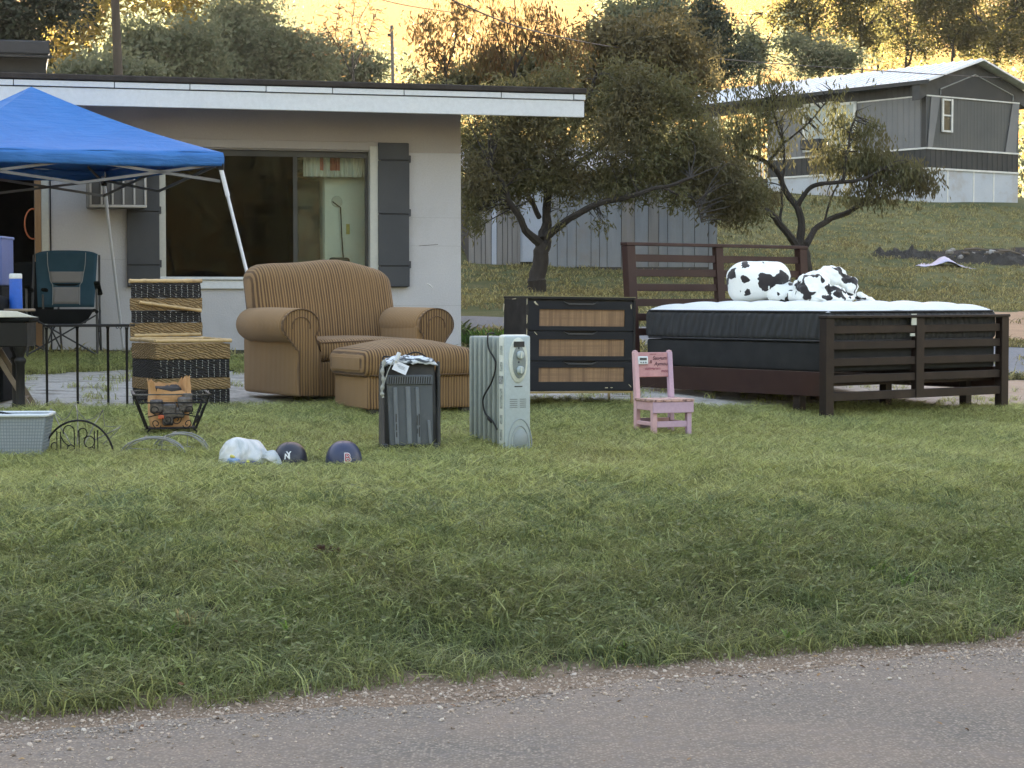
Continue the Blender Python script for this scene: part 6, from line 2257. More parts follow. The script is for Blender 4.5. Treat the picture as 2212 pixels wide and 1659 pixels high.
bb = thing('blue_bin', 'lavender blue storage bin cut by the left edge of the picture', 'storage bin', (kx, loc2[1], ck.location.z + ckz), 0)
hb_ = P(10, 512, loc2[1]).z - bb.location.z
MB().soft((0, 0, hb_ / 2), (.52, .34, hb_), r=.015, seg=2).build('body', M('lavender_blue_plastic', (.085, .12, .30), (.07, .10, .25), rough=.6, ns=2), bb, smooth=True)
MB().b2(-.265, .265, -.175, .175, hb_ - .016, hb_ + .002).build('rim', M('lavender_rim', (.16, .21, .42), rough=.5), bb, bevel=.004)

loc, rz = place(37, 893, .24, -.16, 4)
bt = thing('pedestal_table', 'black painted table on paired turned legs at the left edge', 'table', loc, rz)
hT2 = CAMZ - .185 * 1.0 - loc[2]
M_BP = M('black_painted_wood', (.007, .007, .007), (.011, .011, .010), rough=.5, spec=.25, dirt=(.025, .024, .022), dirt_s=9, dirt_amt=.3)
zt_ = P(30, 685, loc[1]).z - loc[2]
zb2 = P(30, 748, loc[1]).z - loc[2]
MB().b2(-.48, .335, -.20, .20, zt_ - .03, zt_).build('tabletop', M_BLC, bt, bevel=.008)
MB().b2(-.44, .315, -.19, .19, zb2, zt_ - .031).build('apron', M_BP, bt, bevel=.006)
prof = [(.001, 0), (.034, 0), (.034, .05), (.030, .06), (.030, zb2 - .12), (.040, zb2 - .10), (.040, zb2 - .085), (.026, zb2 - .07), (.030, zb2 - .05), (.044, zb2 - .02), (.044, zb2), (.001, zb2)]
for x, y in ((.262, -.15), (.19, .12), (-.36, -.15), (-.36, .14)):
    MB().lathe([(r_, z_) for r_, z_ in prof], (x, y, 0), 16).build('turned_leg', M_BP, bt, smooth=True)
# things on it
tz_ = loc[2] + zt_
q = P(28, 672, loc[1])
pn = thing('paper_plate', 'white paper plate lying on the black table edge', 'plate', (q.x + .03, loc[1] - .12, tz_), R(20))
MB().prism([(-.10, 0), (-.09, .045), (.02, .04), (.12, .008), (.16, .0)], -.07, .05, 'y').build('sheet', M('white_paper', (.74, .73, .66), rough=.7), pn, bevel=.003)
bg = thing('dark_bag', 'lumpy black bag slumped on the black table at the picture edge', 'bag', (q.x - .22, loc[1] + .03, tz_), 0)
MB().soft((0, 0, .075), (.34, .3, .15), r=.06, seg=6, fn=lambda x, y, z, u: (x + .02 * mnoise.noise(Vector((x * 9, y * 9, z * 9))), y, z + .02 * mnoise.noise(Vector((x * 7, y * 7, 3))))).build('body', M_BLC, bg, smooth=True)
MB().tube(bez([(.02, -.14, .09), (.10, -.15, .10), (.16, -.14, .05), (.17, -.13, .005)], 5), .006, 6).build('strap', M_BLC, bg)

# ================================================================== black wire plant stand
loc, rz = place(275, 888, .27, -.13, 3)
ps = thing('plant_stand', 'tall narrow black iron stand with thin straight legs, left of the wicker trunk', 'stand', loc, rz)
hS = P(180, 703, loc[1]).z - loc[2]
W_ = .27
tf = MB().bar((-W_ - .02, -.14, hS), (W_ + .02, -.14, hS), .02, .016)
tf.build('top_rail', M_BLACK, ps, bevel=.002)
MB().bar((-W_ - .02, .14, hS), (W_ + .02, .14, hS), .02, .016).build('top_rail', M_BLACK, ps, bevel=.002)
for x in (-W_ - .012, W_ + .012):
    MB().bar((x, -.13, hS), (x, .13, hS), .014, .014).build('end_rail', M_BLACK, ps)
MB().b2(-W_, W_, -.125, .125, hS - .006, hS - .002).build('top_sheet', M_BLACK, ps)
for (x, y) in ((-W_, -.13), (W_, -.13), (-W_ + .165, .13), (.105, .13)):
    MB().tube([(x, y, -.01), (x, y, hS - .03), (x, y, hS - .01)], [.0085, .0095, .014], 8).build('leg', M_BLACK, ps, smooth=True)
for x in (-W_ + .04, W_ - .05):
    MB().tube([(x - .02, -.142, hS - .008), (x - .012, -.145, hS - .022), (x, -.145, hS - .010), (x + .01, -.145, hS - .024), (x + .02, -.142, hS - .008)], .003, 5).build('scroll', M_BLACK, ps)
M_PWIRE = M_BLACK

# ================================================================== wicker trunk with its lid open
def wicker_mat(name, c1, c2, band=None):
    m, nt, b, out = newmat(name)
    tc = N(nt, 'ShaderNodeTexCoord').outputs['Object']
    w1 = N(nt, 'ShaderNodeTexWave')
    w1.bands_direction = 'DIAGONAL'
    w1.inputs['Scale'].default_value = 24
    w1.inputs['Distortion'].default_value = 7
    w1.inputs['Detail'].default_value = 3
    nt.links.new(mapping(nt, tc, (.55, .55, 1.5)), w1.inputs['Vector'])
    n1 = noise_(nt, mapping(nt, tc, (1, 1, 2)), 45, 4, .7)
    c = mixc(nt, ramp(nt, w1.outputs['Fac'], .2, .8), c1, c2)
    c = mixc(nt, ramp(nt, n1, .35, .65, 0, .6), c, tuple(v * .45 for v in c1))
    nt.links.new(c, b.inputs['Base Color'])
    b.inputs['Roughness'].default_value = .8
    bump(nt, b, math_(nt, 'ADD', w1.outputs['Fac'], n1), 1.0, .012)
    return m
M_WT = wicker_mat('natural_seagrass', (.40, .27, .12), (.26, .165, .07))
M_WB = wicker_mat('black_seagrass', (.016, .015, .015), (.032, .029, .027))
M_BAM = M('split_bamboo', (.52, .38, .19), (.40, .27, .12), rough=.6, stretch=(.3, 1, 1), ns=25, dirt=(.2, .12, .06), dirt_s=14, dirt_amt=.6)
M_STI = M('pale_stitch', (.55, .54, .50), rough=.9)
loc, rz = place(345, 886, -.25, -.235, 31)
loc = (loc[0], loc[1], loc[2])
wt = thing('wicker_trunk', 'black and tan banded wicker trunk with its broken lid standing open', 'trunk', loc, rz)
w2, d2, hB = .272, .235, .475
def wavy_band(x0, x1, y0, y1, z0, z1, mat, par, name='band', seed=0, amp=.007):
    mb = MB()
    def fn(x, y, z, u):
        n_ = mnoise.noise(Vector((x * 13 + seed, y * 13, seed * 2.0)))
        dz_ = amp * n_ * (1 if abs(u[2]) > .6 else 0)
        k_ = .004 * mnoise.noise(Vector((x * 30, z * 30 + seed, y * 30)))
        return (x + k_, y + k_, z + dz_)
    mb.soft(((x0 + x1) / 2, (y0 + y1) / 2, (z0 + z1) / 2), (x1 - x0, y1 - y0, z1 - z0), r=.006, seg=12, cs=1, fn=fn)
    return mb.build(name, mat, par, smooth=True)
bands = [(0, .135, M_WB), (.136, .215, M_WT), (.216, .345, M_WB), (.346, .455, M_WT)]
for k, (z0, z1, mt_) in enumerate(bands):
    wavy_band(-w2 - .004 * (mt_ is M_WT), w2 + .004 * (mt_ is M_WT), -d2 - .004 * (mt_ is M_WT), d2, z0, z1, mt_, wt, seed=k)
def stitches(x0, x1, z0, z1, y, n_, par, lean=None):
    for i in range(n_):
        x = x0 + (x1 - x0) * (i + .5) / n_
        mb = MB()
        z = z0 + .006
        while z < z1 - .012:
            if random.random() < .82:
                mb.box((x + random.uniform(-.002, .002), y, z + .005), (.0028, .003, .0085))
            z += .0155
        o = mb.build('stitch_row', M_STI, par)
        o['kind'] = 'stuff'
stitches(-w2 + .01, w2 - .01, .215, .345, -d2 - .004, 12, wt)
stitches(-w2 + .01, w2 - .01, .02, .135, -d2 - .004, 12, wt)
def bamboo(p, q, r_, par, name='bamboo_pole'):
    p, q = Vector(p), Vector(q)
    n_ = 15
    pts = [p.lerp(q, i / n_) for i in range(n_ + 1)]
    rs = [r_ * (1.15 if i % 3 == 0 else 1) * random.uniform(.9, 1.1) for i in range(n_ + 1)]
    return MB().tube(pts, rs, 8).build(name, M_BAM, par, smooth=True)
bamboo((-w2 - .01, -d2 - .004, hB), (w2 + .01, -d2 - .004, hB - .002), .012, wt)
bamboo((-w2 - .004, -d2, hB), (-w2 - .004, d2, hB + .004), .012, wt)
bamboo((w2 + .004, -d2, hB), (w2 + .004, d2, hB + .004), .012, wt)
bamboo((-w2 - .01, d2, hB + .006), (w2 + .01, d2, hB + .004), .013, wt)
# lid
lid = thing('lid', None, None)
bpy.data.objects.remove(lid)
def lidp(x, z):
    return (x, d2 + .03 + .05 * z, hB + .02 + z)
hL = .40
lb = [(0, .10, M_WT), (.101, .185, M_WB), (.186, .275, M_WT), (.276, .385, M_WB)]
first = None
for k, (z0, z1, mt_) in enumerate(lb):
    mb = MB()
    def fn(x, y, z, u, k=k):
        n_ = mnoise.noise(Vector((x * 12 + k, 3, k * 2.0)))
        zz = z + .006 * n_ * (1 if abs(u[2]) > .6 else 0)
        return (x + .004 * mnoise.noise(Vector((x * 25, zz * 25, k))), y + .05 * zz, zz)
    mb.soft((0, d2 + .03, hB + .02 + (z0 + z1) / 2), (2 * w2 - .02 * (mt_ is M_WB), .022, z1 - z0), r=.006, seg=12, cs=1, fn=fn)
    mb.build('lid_band', mt_, wt, smooth=True)
yl = d2 + .012
for (z0, z1) in ((.101, .185), (.276, .385)):
    stitches(-w2 + .015, w2 - .01, hB + .02 + z0, hB + .02 + z1, yl + .0 - .0, 12, wt)
bamboo((-w2 - .004, yl + .02, hB + .02 + .395), (w2, yl + .02, hB + .02 + .398), .014, wt)
bamboo((-w2 + .06, yl - .012, hB + .02 + .245), (w2 - .02, yl - .014, hB + .02 + .185), .012, wt, 'broken_bamboo_strip')
bamboo((-w2 + .02, yl + .0, hB + .03), (w2 - .02, yl + .0, hB + .034), .012, wt)

# ================================================================== black scroll basket with paper bags
loc, rz = place(316, 954, -.16, -.14, 14)
loc = (loc[0], loc[1], loc[2] + .022)
wb = thing('iron_basket', 'black wrought-iron square basket with scrollwork on low curved feet', 'basket', loc, rz)
tw2, bw2, zB, zT = .230, .148, .055, .268
td2, bd2 = .14, .10
tc_ = [(-tw2, -td2, zT), (tw2, -td2, zT - .004), (tw2, td2, zT + .008), (-tw2, td2, zT + .012)]
bc_ = [(-bw2, -bd2, zB), (bw2, -bd2, zB), (bw2, bd2, zB), (-bw2, bd2, zB)]
for i in range(4):
    MB().bar(tc_[i], tc_[(i + 1) % 4], .014, .008).build('top_rim', M('worn_black_rim', (.02, .02, .02), (.12, .12, .12), rough=.35, ns=9, contrast=.12), wb)
    MB().tube([bc_[i], bc_[(i + 1) % 4]], .006, 6).build('bottom_ring', M_BLACK, wb)
    MB().tube([tc_[i], bc_[i]], .007, 6).build('corner_bar', M_BLACK, wb)
    a0, a1 = Vector(tc_[i]).lerp(Vector(bc_[i]), .24), Vector(tc_[(i + 1) % 4]).lerp(Vector(bc_[(i + 1) % 4]), .24)
    MB().tube([a0, a1], .005, 6).build('mid_rail', M_BLACK, wb)
    a, b_, c_, d_ = Vector(tc_[i]), Vector(tc_[(i + 1) % 4]), Vector(bc_[(i + 1) % 4]), Vector(bc_[i])
    def fp_(u, v):
        return a.lerp(b_, u).lerp(d_.lerp(c_, u), v)
    aw = (b_ - a).length
    for (u0, v0, r0, a0_, dr_) in ((.24, .45, .10, 0, 1), (.76, .45, .10, 180, -1), (.20, .86, .09, 20, 1), (.80, .86, .09, 160, -1), (.42, .74, .09, 200, -1), (.58, .74, .09, -20, 1)):
        pts = []
        for k in range(22):
            t = R(a0_) + dr_ * k * .38
            rr_ = r0 * (1 - .035 * k)
            pts.append(fp_(u0 + rr_ * math.cos(t), v0 + rr_ * 1.7 * math.sin(t)))
        MB().tube(pts, .0032, 5).build('scroll', M_BLACK, wb)
    MB().tube([fp_(.08 + .84 * t, .66 - .10 * math.sin(math.pi * t)) for t in np.linspace(0, 1, 12)], .0035, 5).build('curved_bar', M_BLACK, wb)
MB().prism([(-bw2, -bd2), (bw2, -bd2), (bw2, bd2), (-bw2, bd2)], zB, zB + .004, 'z').build('base_plate', M_BLACK, wb)
for x, y in ((-bw2 + .02, -bd2), (bw2 - .02, -bd2), (bw2 - .02, bd2), (-bw2 + .02, bd2)):
    s_ = 1 if x > 0 else -1
    MB().tube(bez([(x, y, zB), (x + s_ * .022, y, zB - .022), (x + s_ * .006, y, zB - .045), (x + s_ * .02, y, -.005)], 5), .006, 6).build('foot', M_BLACK, wb)
M_KRAFT = M('kraft_paper', (.55, .31, .14), (.44, .24, .105), rough=.8, ns=5, fine=20, bs=.8, bd=.01)
def paper_bag(label, ox, oy, w_, d_, h_, rot, seed):
    t = thing('paper_bag', label, 'bag', (loc[0] + rot2(ox, oy, rz)[0], loc[1] + rot2(ox, oy, rz)[1], loc[2] + zB + .006), rz + rot)
    n_, m_ = 64, 14
    vs, fs = [], []
    for j_ in range(m_ + 1):
        for i_ in range(n_):
            a_ = 2 * math.pi * i_ / n_
            c_, s_ = math.cos(a_), math.sin(a_)
            x = w_ / 2 * (abs(c_) ** .35) * (1 if c_ > 0 else -1)
            y = d_ / 2 * (abs(s_) ** .35) * (1 if s_ > 0 else -1)
            top = h_ + .055 * mnoise.noise(Vector((c_ * 2.2 + seed, s_ * 2.2, 1))) + .030 * mnoise.noise(Vector((c_ * 7, s_ * 7, seed)))
            if s_ < -.2 and -.45 < c_ < .30: top -= .065
            if s_ < 0 and c_ >= .30: top += .025
            z = top * j_ / m_
            k_ = .016
            q = Vector((x * 13 + seed, y * 13, z * 13))
            fl = 1 + .10 * (j_ / m_) ** 3
            vs.append((x * fl + k_ * mnoise.noise(q), y * fl + k_ * mnoise.noise(q + Vector((5, 3, 0))), z))
    for j_ in range(m_):
        for i_ in range(n_):
            fs.append((j_ * n_ + i_, j_ * n_ + (i_ + 1) % n_, (j_ + 1) * n_ + (i_ + 1) % n_, (j_ + 1) * n_ + i_))
    o = MB().add(vs, fs).build('body', M_KRAFT, t)
    o.modifiers.new('t', 'SOLIDIFY').thickness = .002
    MB().soft((-.015, .0, h_ * .72), (w_ * .75, d_ * .7, .09), r=.03, seg=4, fn=lambda x, y, z, u: (x, y, z + .02 * mnoise.noise(Vector((x * 30, y * 30, 2))))).build('dark_contents', M('dark_lump', (.02, .017, .015), rough=.8), t, smooth=True)
    return t
paper_bag('crumpled brown paper bag standing upright with a torn open mouth in the iron basket', -.005, .020, .245, .13, .285, .12, 2)
sp_ = thing('plastic_bundle', 'shiny dark plastic wrapped bundle pushed into the front of the iron basket', 'bundle', (loc[0], loc[1], loc[2]), rz)
M_DPL = M('smoky_plastic', (.05, .045, .045), (.16, .14, .13), rough=.12, ns=30, contrast=.12, bs=.6, bd=.01)
for (x, z, r_) in ((-.09, .19, .045), (-.01, .16, .050), (.085, .20, .05), (-.02, .11, .04), (.05, .15, .035), (.10, .235, .035)):
    MB().soft((x, -.062, z), (r_ * 1.9, r_ * .9, r_ * 2), r=r_ * .42, seg=3, fn=lambda a, b__, c__, u: (a + .008 * mnoise.noise(Vector((a * 40, b__ * 40, c__ * 40))), b__, c__)).build('crumpled_wrap', M_DPL, sp_, smooth=True)
MB().soft((-.065, -.085, .125), (.035, .012, .025), r=.005, seg=2).build('orange_label', M('orange_label', (.75, .16, .06), rough=.5), sp_, smooth=True)

# ================================================================== half-hoop iron yard sign with wire letters and star
loc, rz = place(170, 986, 0, 0, 3)
ys_ = thing('yard_sign', 'black iron half-hoop yard sign with wire letters', 'garden sign', loc, rz)
r0 = .205
MB().tube([(-r0 * math.cos(t), 0, -.02 + .23 * math.sin(t)) for t in np.linspace(0, math.pi, 30)], .0062, 7).build('hoop', M_BLACK, ys_, smooth=True)
def wl(pts, r_=.0034):
    MB().tube(pts, r_, 5).build('wire_letter', M_BLACK, ys_)
def circ(cx, cz, r_, a0=0, a1=360, n_=14):
    return [(cx + r_ * math.cos(R(a)), 0, cz + r_ * 1.15 * math.sin(R(a))) for a in np.linspace(a0, a1, n_)]
zb3, zt3 = .0, .155
wl([(-.125, 0, .01), (-.125, 0, .15)]); wl(circ(-.140, .060, .018, 60, 330))
wl([(-.103, 0, -.02), (-.103, 0, .145)]); wl([(-.103, 0, .12), (-.085, 0, .085), (-.062, 0, .065), (-.050, 0, .062)])
wl(circ(-.056, .145, .032, -10, 200)); wl([(-.024, 0, .14), (-.024, 0, -.01)]); wl(circ(-.045, .045, .020, 30, 200))
wl([(.005, 0, -.02), (.003, 0, .15)]); wl(circ(.024, .135, .026, -80, 170)); wl(circ(.062, .085, .030, 0, 360)); wl([(.092, 0, .03), (.092, 0, .15)])
wl([(.112, 0, .02), (.110, 0, .155)]); wl([(.078, 0, .055), (.092, 0, .045)], .004)
loc, rz = place(175, 976, 0, 0, 3)
st_ = thing('wire_star', 'thin twisted wire starburst standing behind the half-hoop sign', 'wire ornament', loc, rz)
def spx(px, py): 
    x, z = on_plane(px, py, loc, rz, 0)
    return (x, 0, z - loc[2])
S = [(109, 882), (135, 908), (146, 902), (160, 876), (175, 897), (187, 908), (204, 903), (222, 884), (226, 920), (240, 922), (263, 919), (246, 938), (222, 960)]
MB().tube([spx(*p) for p in S], .0026, 5).build('outline', M('tarnished_wire', (.12, .115, .10), (.25, .24, .21), rough=.4, ns=30), st_)
for (p, q) in (((109, 882), (128, 918)), ((128, 918), (160, 972)), ((164, 872), (168, 912)), ((168, 912), (166, 972)), ((222, 886), (205, 914)), ((205, 914), (178, 966)), ((260, 922), (205, 950)), ((108, 884), (108, 925))):
    a, b_ = spx(*p), spx(*q)
    MB().tube([a, (Vector(a) + Vector(b_)) / 2 + Vector((.003, 0, 0)), b_], .0038, 5).build('ray', M('tarnished_wire_ray', (.10, .095, .085), (.5, .48, .42), rough=.35, ns=14, contrast=.1), st_)

# ================================================================== two wire hoops lying in the grass
M_GW = M('galvanised_wire', (.30, .31, .31), (.18, .19, .19), rough=.35, metal=.5, ns=20)
def hoops(px, py, w_, h_, d_, deg, label):
    loc, rz = place(px, py, 0, 0, deg)
    t = thing('wire_hoop', label, 'wire hoop', loc, rz, 'wire hoops in the grass')
    for k, (dy, ww, hh_) in enumerate(((-d_ / 2, w_, h_), (d_ / 2, w_ * .93, h_ * 1.04))):
        MB().tube([(-ww / 2 * math.cos(t_), dy, -.01 + hh_ * math.sin(t_) ** .9) for t_ in np.linspace(0.02, math.pi - .02, 22)], .0042, 6).build('hoop', M_GW, t, smooth=True)
    MB().tube([(-ww / 2 * .93 * math.cos(t_), 0, -.01 + h_ * .95 * math.sin(t_)) for t_ in np.linspace(0.02, math.pi - .02, 22)], .0028, 6).build('hoop', M_GW, t, smooth=True)
    for a_ in (40, 75, 110, 145):
        c_, s_ = math.cos(R(a_)), math.sin(R(a_))
        MB().tube([(-w_ / 2 * c_, -d_ / 2, h_ * s_), (-w_ / 2 * .93 * c_, d_ / 2, h_ * 1.04 * s_)], .0025, 5).build('cross_wire', M_GW, t)
    MB().tube([(-w_ * .38, -d_ / 2, h_ * .38), (w_ * .25, -d_ / 2, h_ * .30)], .0022, 5).build('cross_wire', M_GW, t)
    MB().tube([(w_ * .12, -d_ / 2, .0), (w_ * .15, -d_ / 2, h_ * .95)], .0022, 5).build('cross_wire', M_GW, t)
    return t
hoops(333, 984, .40, .115, .05, -6, 'grey wire hoop frame lying nearest in the grass below the iron basket')
hoops(392, 978, .36, .125, .05, -14, 'grey wire hoop frame half behind the nearer one, right side')

# ================================================================== laundry basket full of odds and ends
loc, rz = place(92, 996, .20, -.13, 4)
lbk = thing('laundry_basket', 'pale grey plastic laundry basket at the left edge full of odds and ends', 'laundry basket', loc, rz)
M_LB = M('pale_grey_plastic', (.36, .41, .46), (.32, .37, .42), rough=.45, ns=3)
M_LBR = M('white_plastic_rim', (.60, .65, .68), rough=.4)
hK = .262
def wall(a0, b0, a1, b1, nu, nv, name):
    """woven wall: solid sheet plus raised lattice"""
    a0, b0, a1, b1 = map(Vector, (a0, b0, a1, b1))
    q = MB()
    nrm = (b0 - a0).cross(a1 - a0).normalized()
    if nrm.dot((a0 + b0) / 2) < 0: nrm = -nrm
    th_ = nrm * .003
    vs = [a0, b0, b1, a1, a0 - th_, b0 - th_, b1 - th_, a1 - th_]
    q.add(vs, [(0, 1, 2, 3), (7, 6, 5, 4), (0, 4, 5, 1), (1, 5, 6, 2), (2, 6, 7, 3), (3, 7, 4, 0)])
    q.build(name, M_LB, lbk)
    l_ = MB()
    for i in range(nu + 1):
        u = i / nu
        l_.bar(a0.lerp(b0, u) + nrm * .001, a1.lerp(b1, u) + nrm * .001, .0035, .004)
    for j in range(nv + 1):
        v = j / nv
        l_.bar(a0.lerp(a1, v) + nrm * .0012, b0.lerp(b1, v) + nrm * .0012, .0035, .0045)
    o = l_.build('lattice', M('lattice_grey', (.24, .28, .32), rough=.5), lbk)
    o['kind'] = 'stuff'
bx_, by_, txx, tyy = .185, .115, .222, .15
wall((-bx_, -by_, 0), (bx_, -by_, 0), (-txx, -tyy, hK), (txx, -tyy, hK), 26, 14, 'front_wall')
wall((bx_, -by_, 0), (bx_, by_, 0), (txx, -tyy, hK), (txx, tyy, hK), 16, 14, 'side_wall')
wall((bx_, by_, 0), (-bx_, by_, 0), (txx, tyy, hK), (-txx, tyy, hK), 20, 10, 'back_wall')
wall((-bx_, by_, 0), (-bx_, -by_, 0), (-txx, tyy, hK), (-txx, -tyy, hK), 16, 14, 'side_wall')
MB().b2(-bx_, bx_, -by_, by_, 0, .004).build('base', M_LB, lbk)
rp = []
for (sx_, sy_, a0) in ((1, 1, 0), (-1, 1, 90), (-1, -1, 180), (1, -1, 270)):
    for k in range(5):
        t = R(a0 + k * 22.5)
        rp.append((sx_ * (txx - .035) + .045 * math.cos(t), sy_ * (tyy - .035) + .045 * math.sin(t), hK))
MB().tube(rp, .010, 8, closed=True).build('rim', M_LBR, lbk, smooth=True)
it = thing('white_bowl', 'white bowl upside down among the things in the laundry basket', 'bowl', (loc[0] + .10, loc[1], loc[2] + .19), rz)
MB().lathe([(.07, 0), (.075, .01), (.068, .045), (.045, .068), (.001, .075)], (0, 0, 0), 20).build('shell', M('white_bowl', (.7, .74, .78), rough=.4), it, smooth=True)
it = thing('wire_rack', 'black wire rack sticking up out of the laundry basket', 'rack', (loc[0] - .0, loc[1] - .02, loc[2] + .17), rz)
for k in range(7):
    MB().tube(bez([(-.16 + .012 * k, -.05 + .012 * k, .03), (-.05 + .014 * k, -.05 + .012 * k, .11 - .004 * k), (.06 + .004 * k, -.05 + .012 * k, .05)], 6), .003, 5).build('wire', M_BLACK, it)
it = thing('folded_paper', 'white folded paper in the left of the laundry basket', 'paper', (loc[0] - .13, loc[1] - .05, loc[2] + .20), rz + .3)
MB().b2(-.06, .06, -.01, .0, 0, .09).build('sheet', M('white_sheet', (.7, .72, .74), rough=.7), it)

# ================================================================== shopping bag and two ball helmets
loc, rz = place(532, 1014, 0, -.10, 0)
pb = thing('plastic_bag', 'white plastic shopping bag with blue and yellow things showing at its mouth', 'bag', loc, rz)
m, nt, b, out = newmat('thin_white_plastic')
tc = N(nt, 'ShaderNodeTexCoord').outputs['Object']
n1 = noise_(nt, mapping(nt, tc, (1, 1, .5)), 9, 5, .6, 1.5)
nt.links.new(mixc(nt, ramp(nt, n1, .38, .60), (.86, .88, .90), (.50, .56, .58)), b.inputs['Base Color'])
b.inputs['Roughness'].default_value = .3
bump(nt, b, n1, .9, .02)
trn = N(nt, 'ShaderNodeBsdfTranslucent')
trn.inputs[0].default_value = (.8, .82, .85, 1)
mx = N(nt, 'ShaderNodeMixShader')
mx.inputs[0].default_value = .35
nt.links.new(b.outputs[0], mx.inputs[1])
nt.links.new(trn.outputs[0], mx.inputs[2])
nt.links.new(mx.outputs[0], out.inputs[0])
M_BAG = m
def bagfn(amp, seed, fq=11):
    def fn(x, y, z, u):
        q = Vector((x * fq + seed, y * fq, z * fq))
        return (x + amp * mnoise.noise(q), y + amp * mnoise.noise(q + Vector((5, 0, 0))), max(0, z + amp * mnoise.noise(q + Vector((0, 5, 0)))))
    return fn
body = MB()
nu_, nv_ = 40, 16
vs, fs = [], []
for j in range(nv_ + 1):
    for i in range(nu_):
        th_ = math.pi / 2 * j / nv_
        ph_ = 2 * math.pi * i / nu_
        fold = 1 + .11 * math.sin(ph_ * 7 + 2 * math.sin(j * .5)) * math.cos(th_) + .10 * mnoise.noise(Vector((math.cos(ph_) * 2, math.sin(ph_) * 2, j * .22)))
        rx_, ry_, rz_ = .150, .12, .182
        x = rx_ * math.cos(th_) ** .75 * math.cos(ph_) * fold
        y = ry_ * math.cos(th_) ** .75 * math.sin(ph_) * fold
        z = rz_ * math.sin(th_) * (1 + .12 * mnoise.noise(Vector((x * 9, y * 9, 2)))) - .01
        # a gaping mouth low at the front
        if y < -.02 and z < .05 and -.06 < x < .11:
            y += .05 * (1 - z / .05)
        vs.append((x - .02 - .015 * math.sin(th_), y, z))
for j in range(nv_):
    for i in range(nu_):
        fs.append((j * nu_ + i, j * nu_ + (i + 1) % nu_, (j + 1) * nu_ + (i + 1) % nu_, (j + 1) * nu_ + i))
me = MB().add(vs, fs).mesh('bag_body')
me.polygons.foreach_set('use_smooth', [True] * len(me.polygons))
link('bag_body', me, M_BAG, pb)
def flap(u, v):
    x = .055 + .15 * u
    w_ = .075 * (1 - .25 * u)
    return (x, -.055 + .09 * v + .012 * mnoise.noise(Vector((u * 6, v * 5, 2))), .115 - .075 * u ** 1.6 - .085 * abs(v - .45) ** 1.4 * 1.6 + .020 * mnoise.noise(Vector((u * 7, v * 6, 8))) - .02 * (u > .93))
cloth_patch('bag_flap', M_BAG, pb, 1, 1, 16, 12, flap)
MB().soft((.10, -.01, .05), (.15, .10, .095), r=.035, seg=7, fn=bagfn(.028, 4, 14), rot=(0, R(16), 0)).build('bag_flap', M_BAG, pb, smooth=True)
cb = thing('packages', 'blue and yellow wrapped things spilling from the white plastic bag', 'packages', loc, rz)
for (x, z, w_, h_, c_) in ((-.035, .018, .05, .035, (.02, .06, .32)), (-.07, .03, .05, .05, (.25, .38, .62)), (.045, .022, .05, .035, (.015, .03, .12)), (.02, .035, .022, .022, (.60, .60, .06)), (-.075, .065, .02, .016, (.65, .6, .15)), (.005, .014, .03, .025, (.03, .03, .05))):
    MB().soft((x, -.128, z + .006), (w_ * 1.25, .04, h_ * 1.2), r=.008, seg=2, fn=bagfn(.012, x * 50, 30)).build('package', M('package_%d' % int(x * 1000), c_, rough=.35), cb, smooth=True)


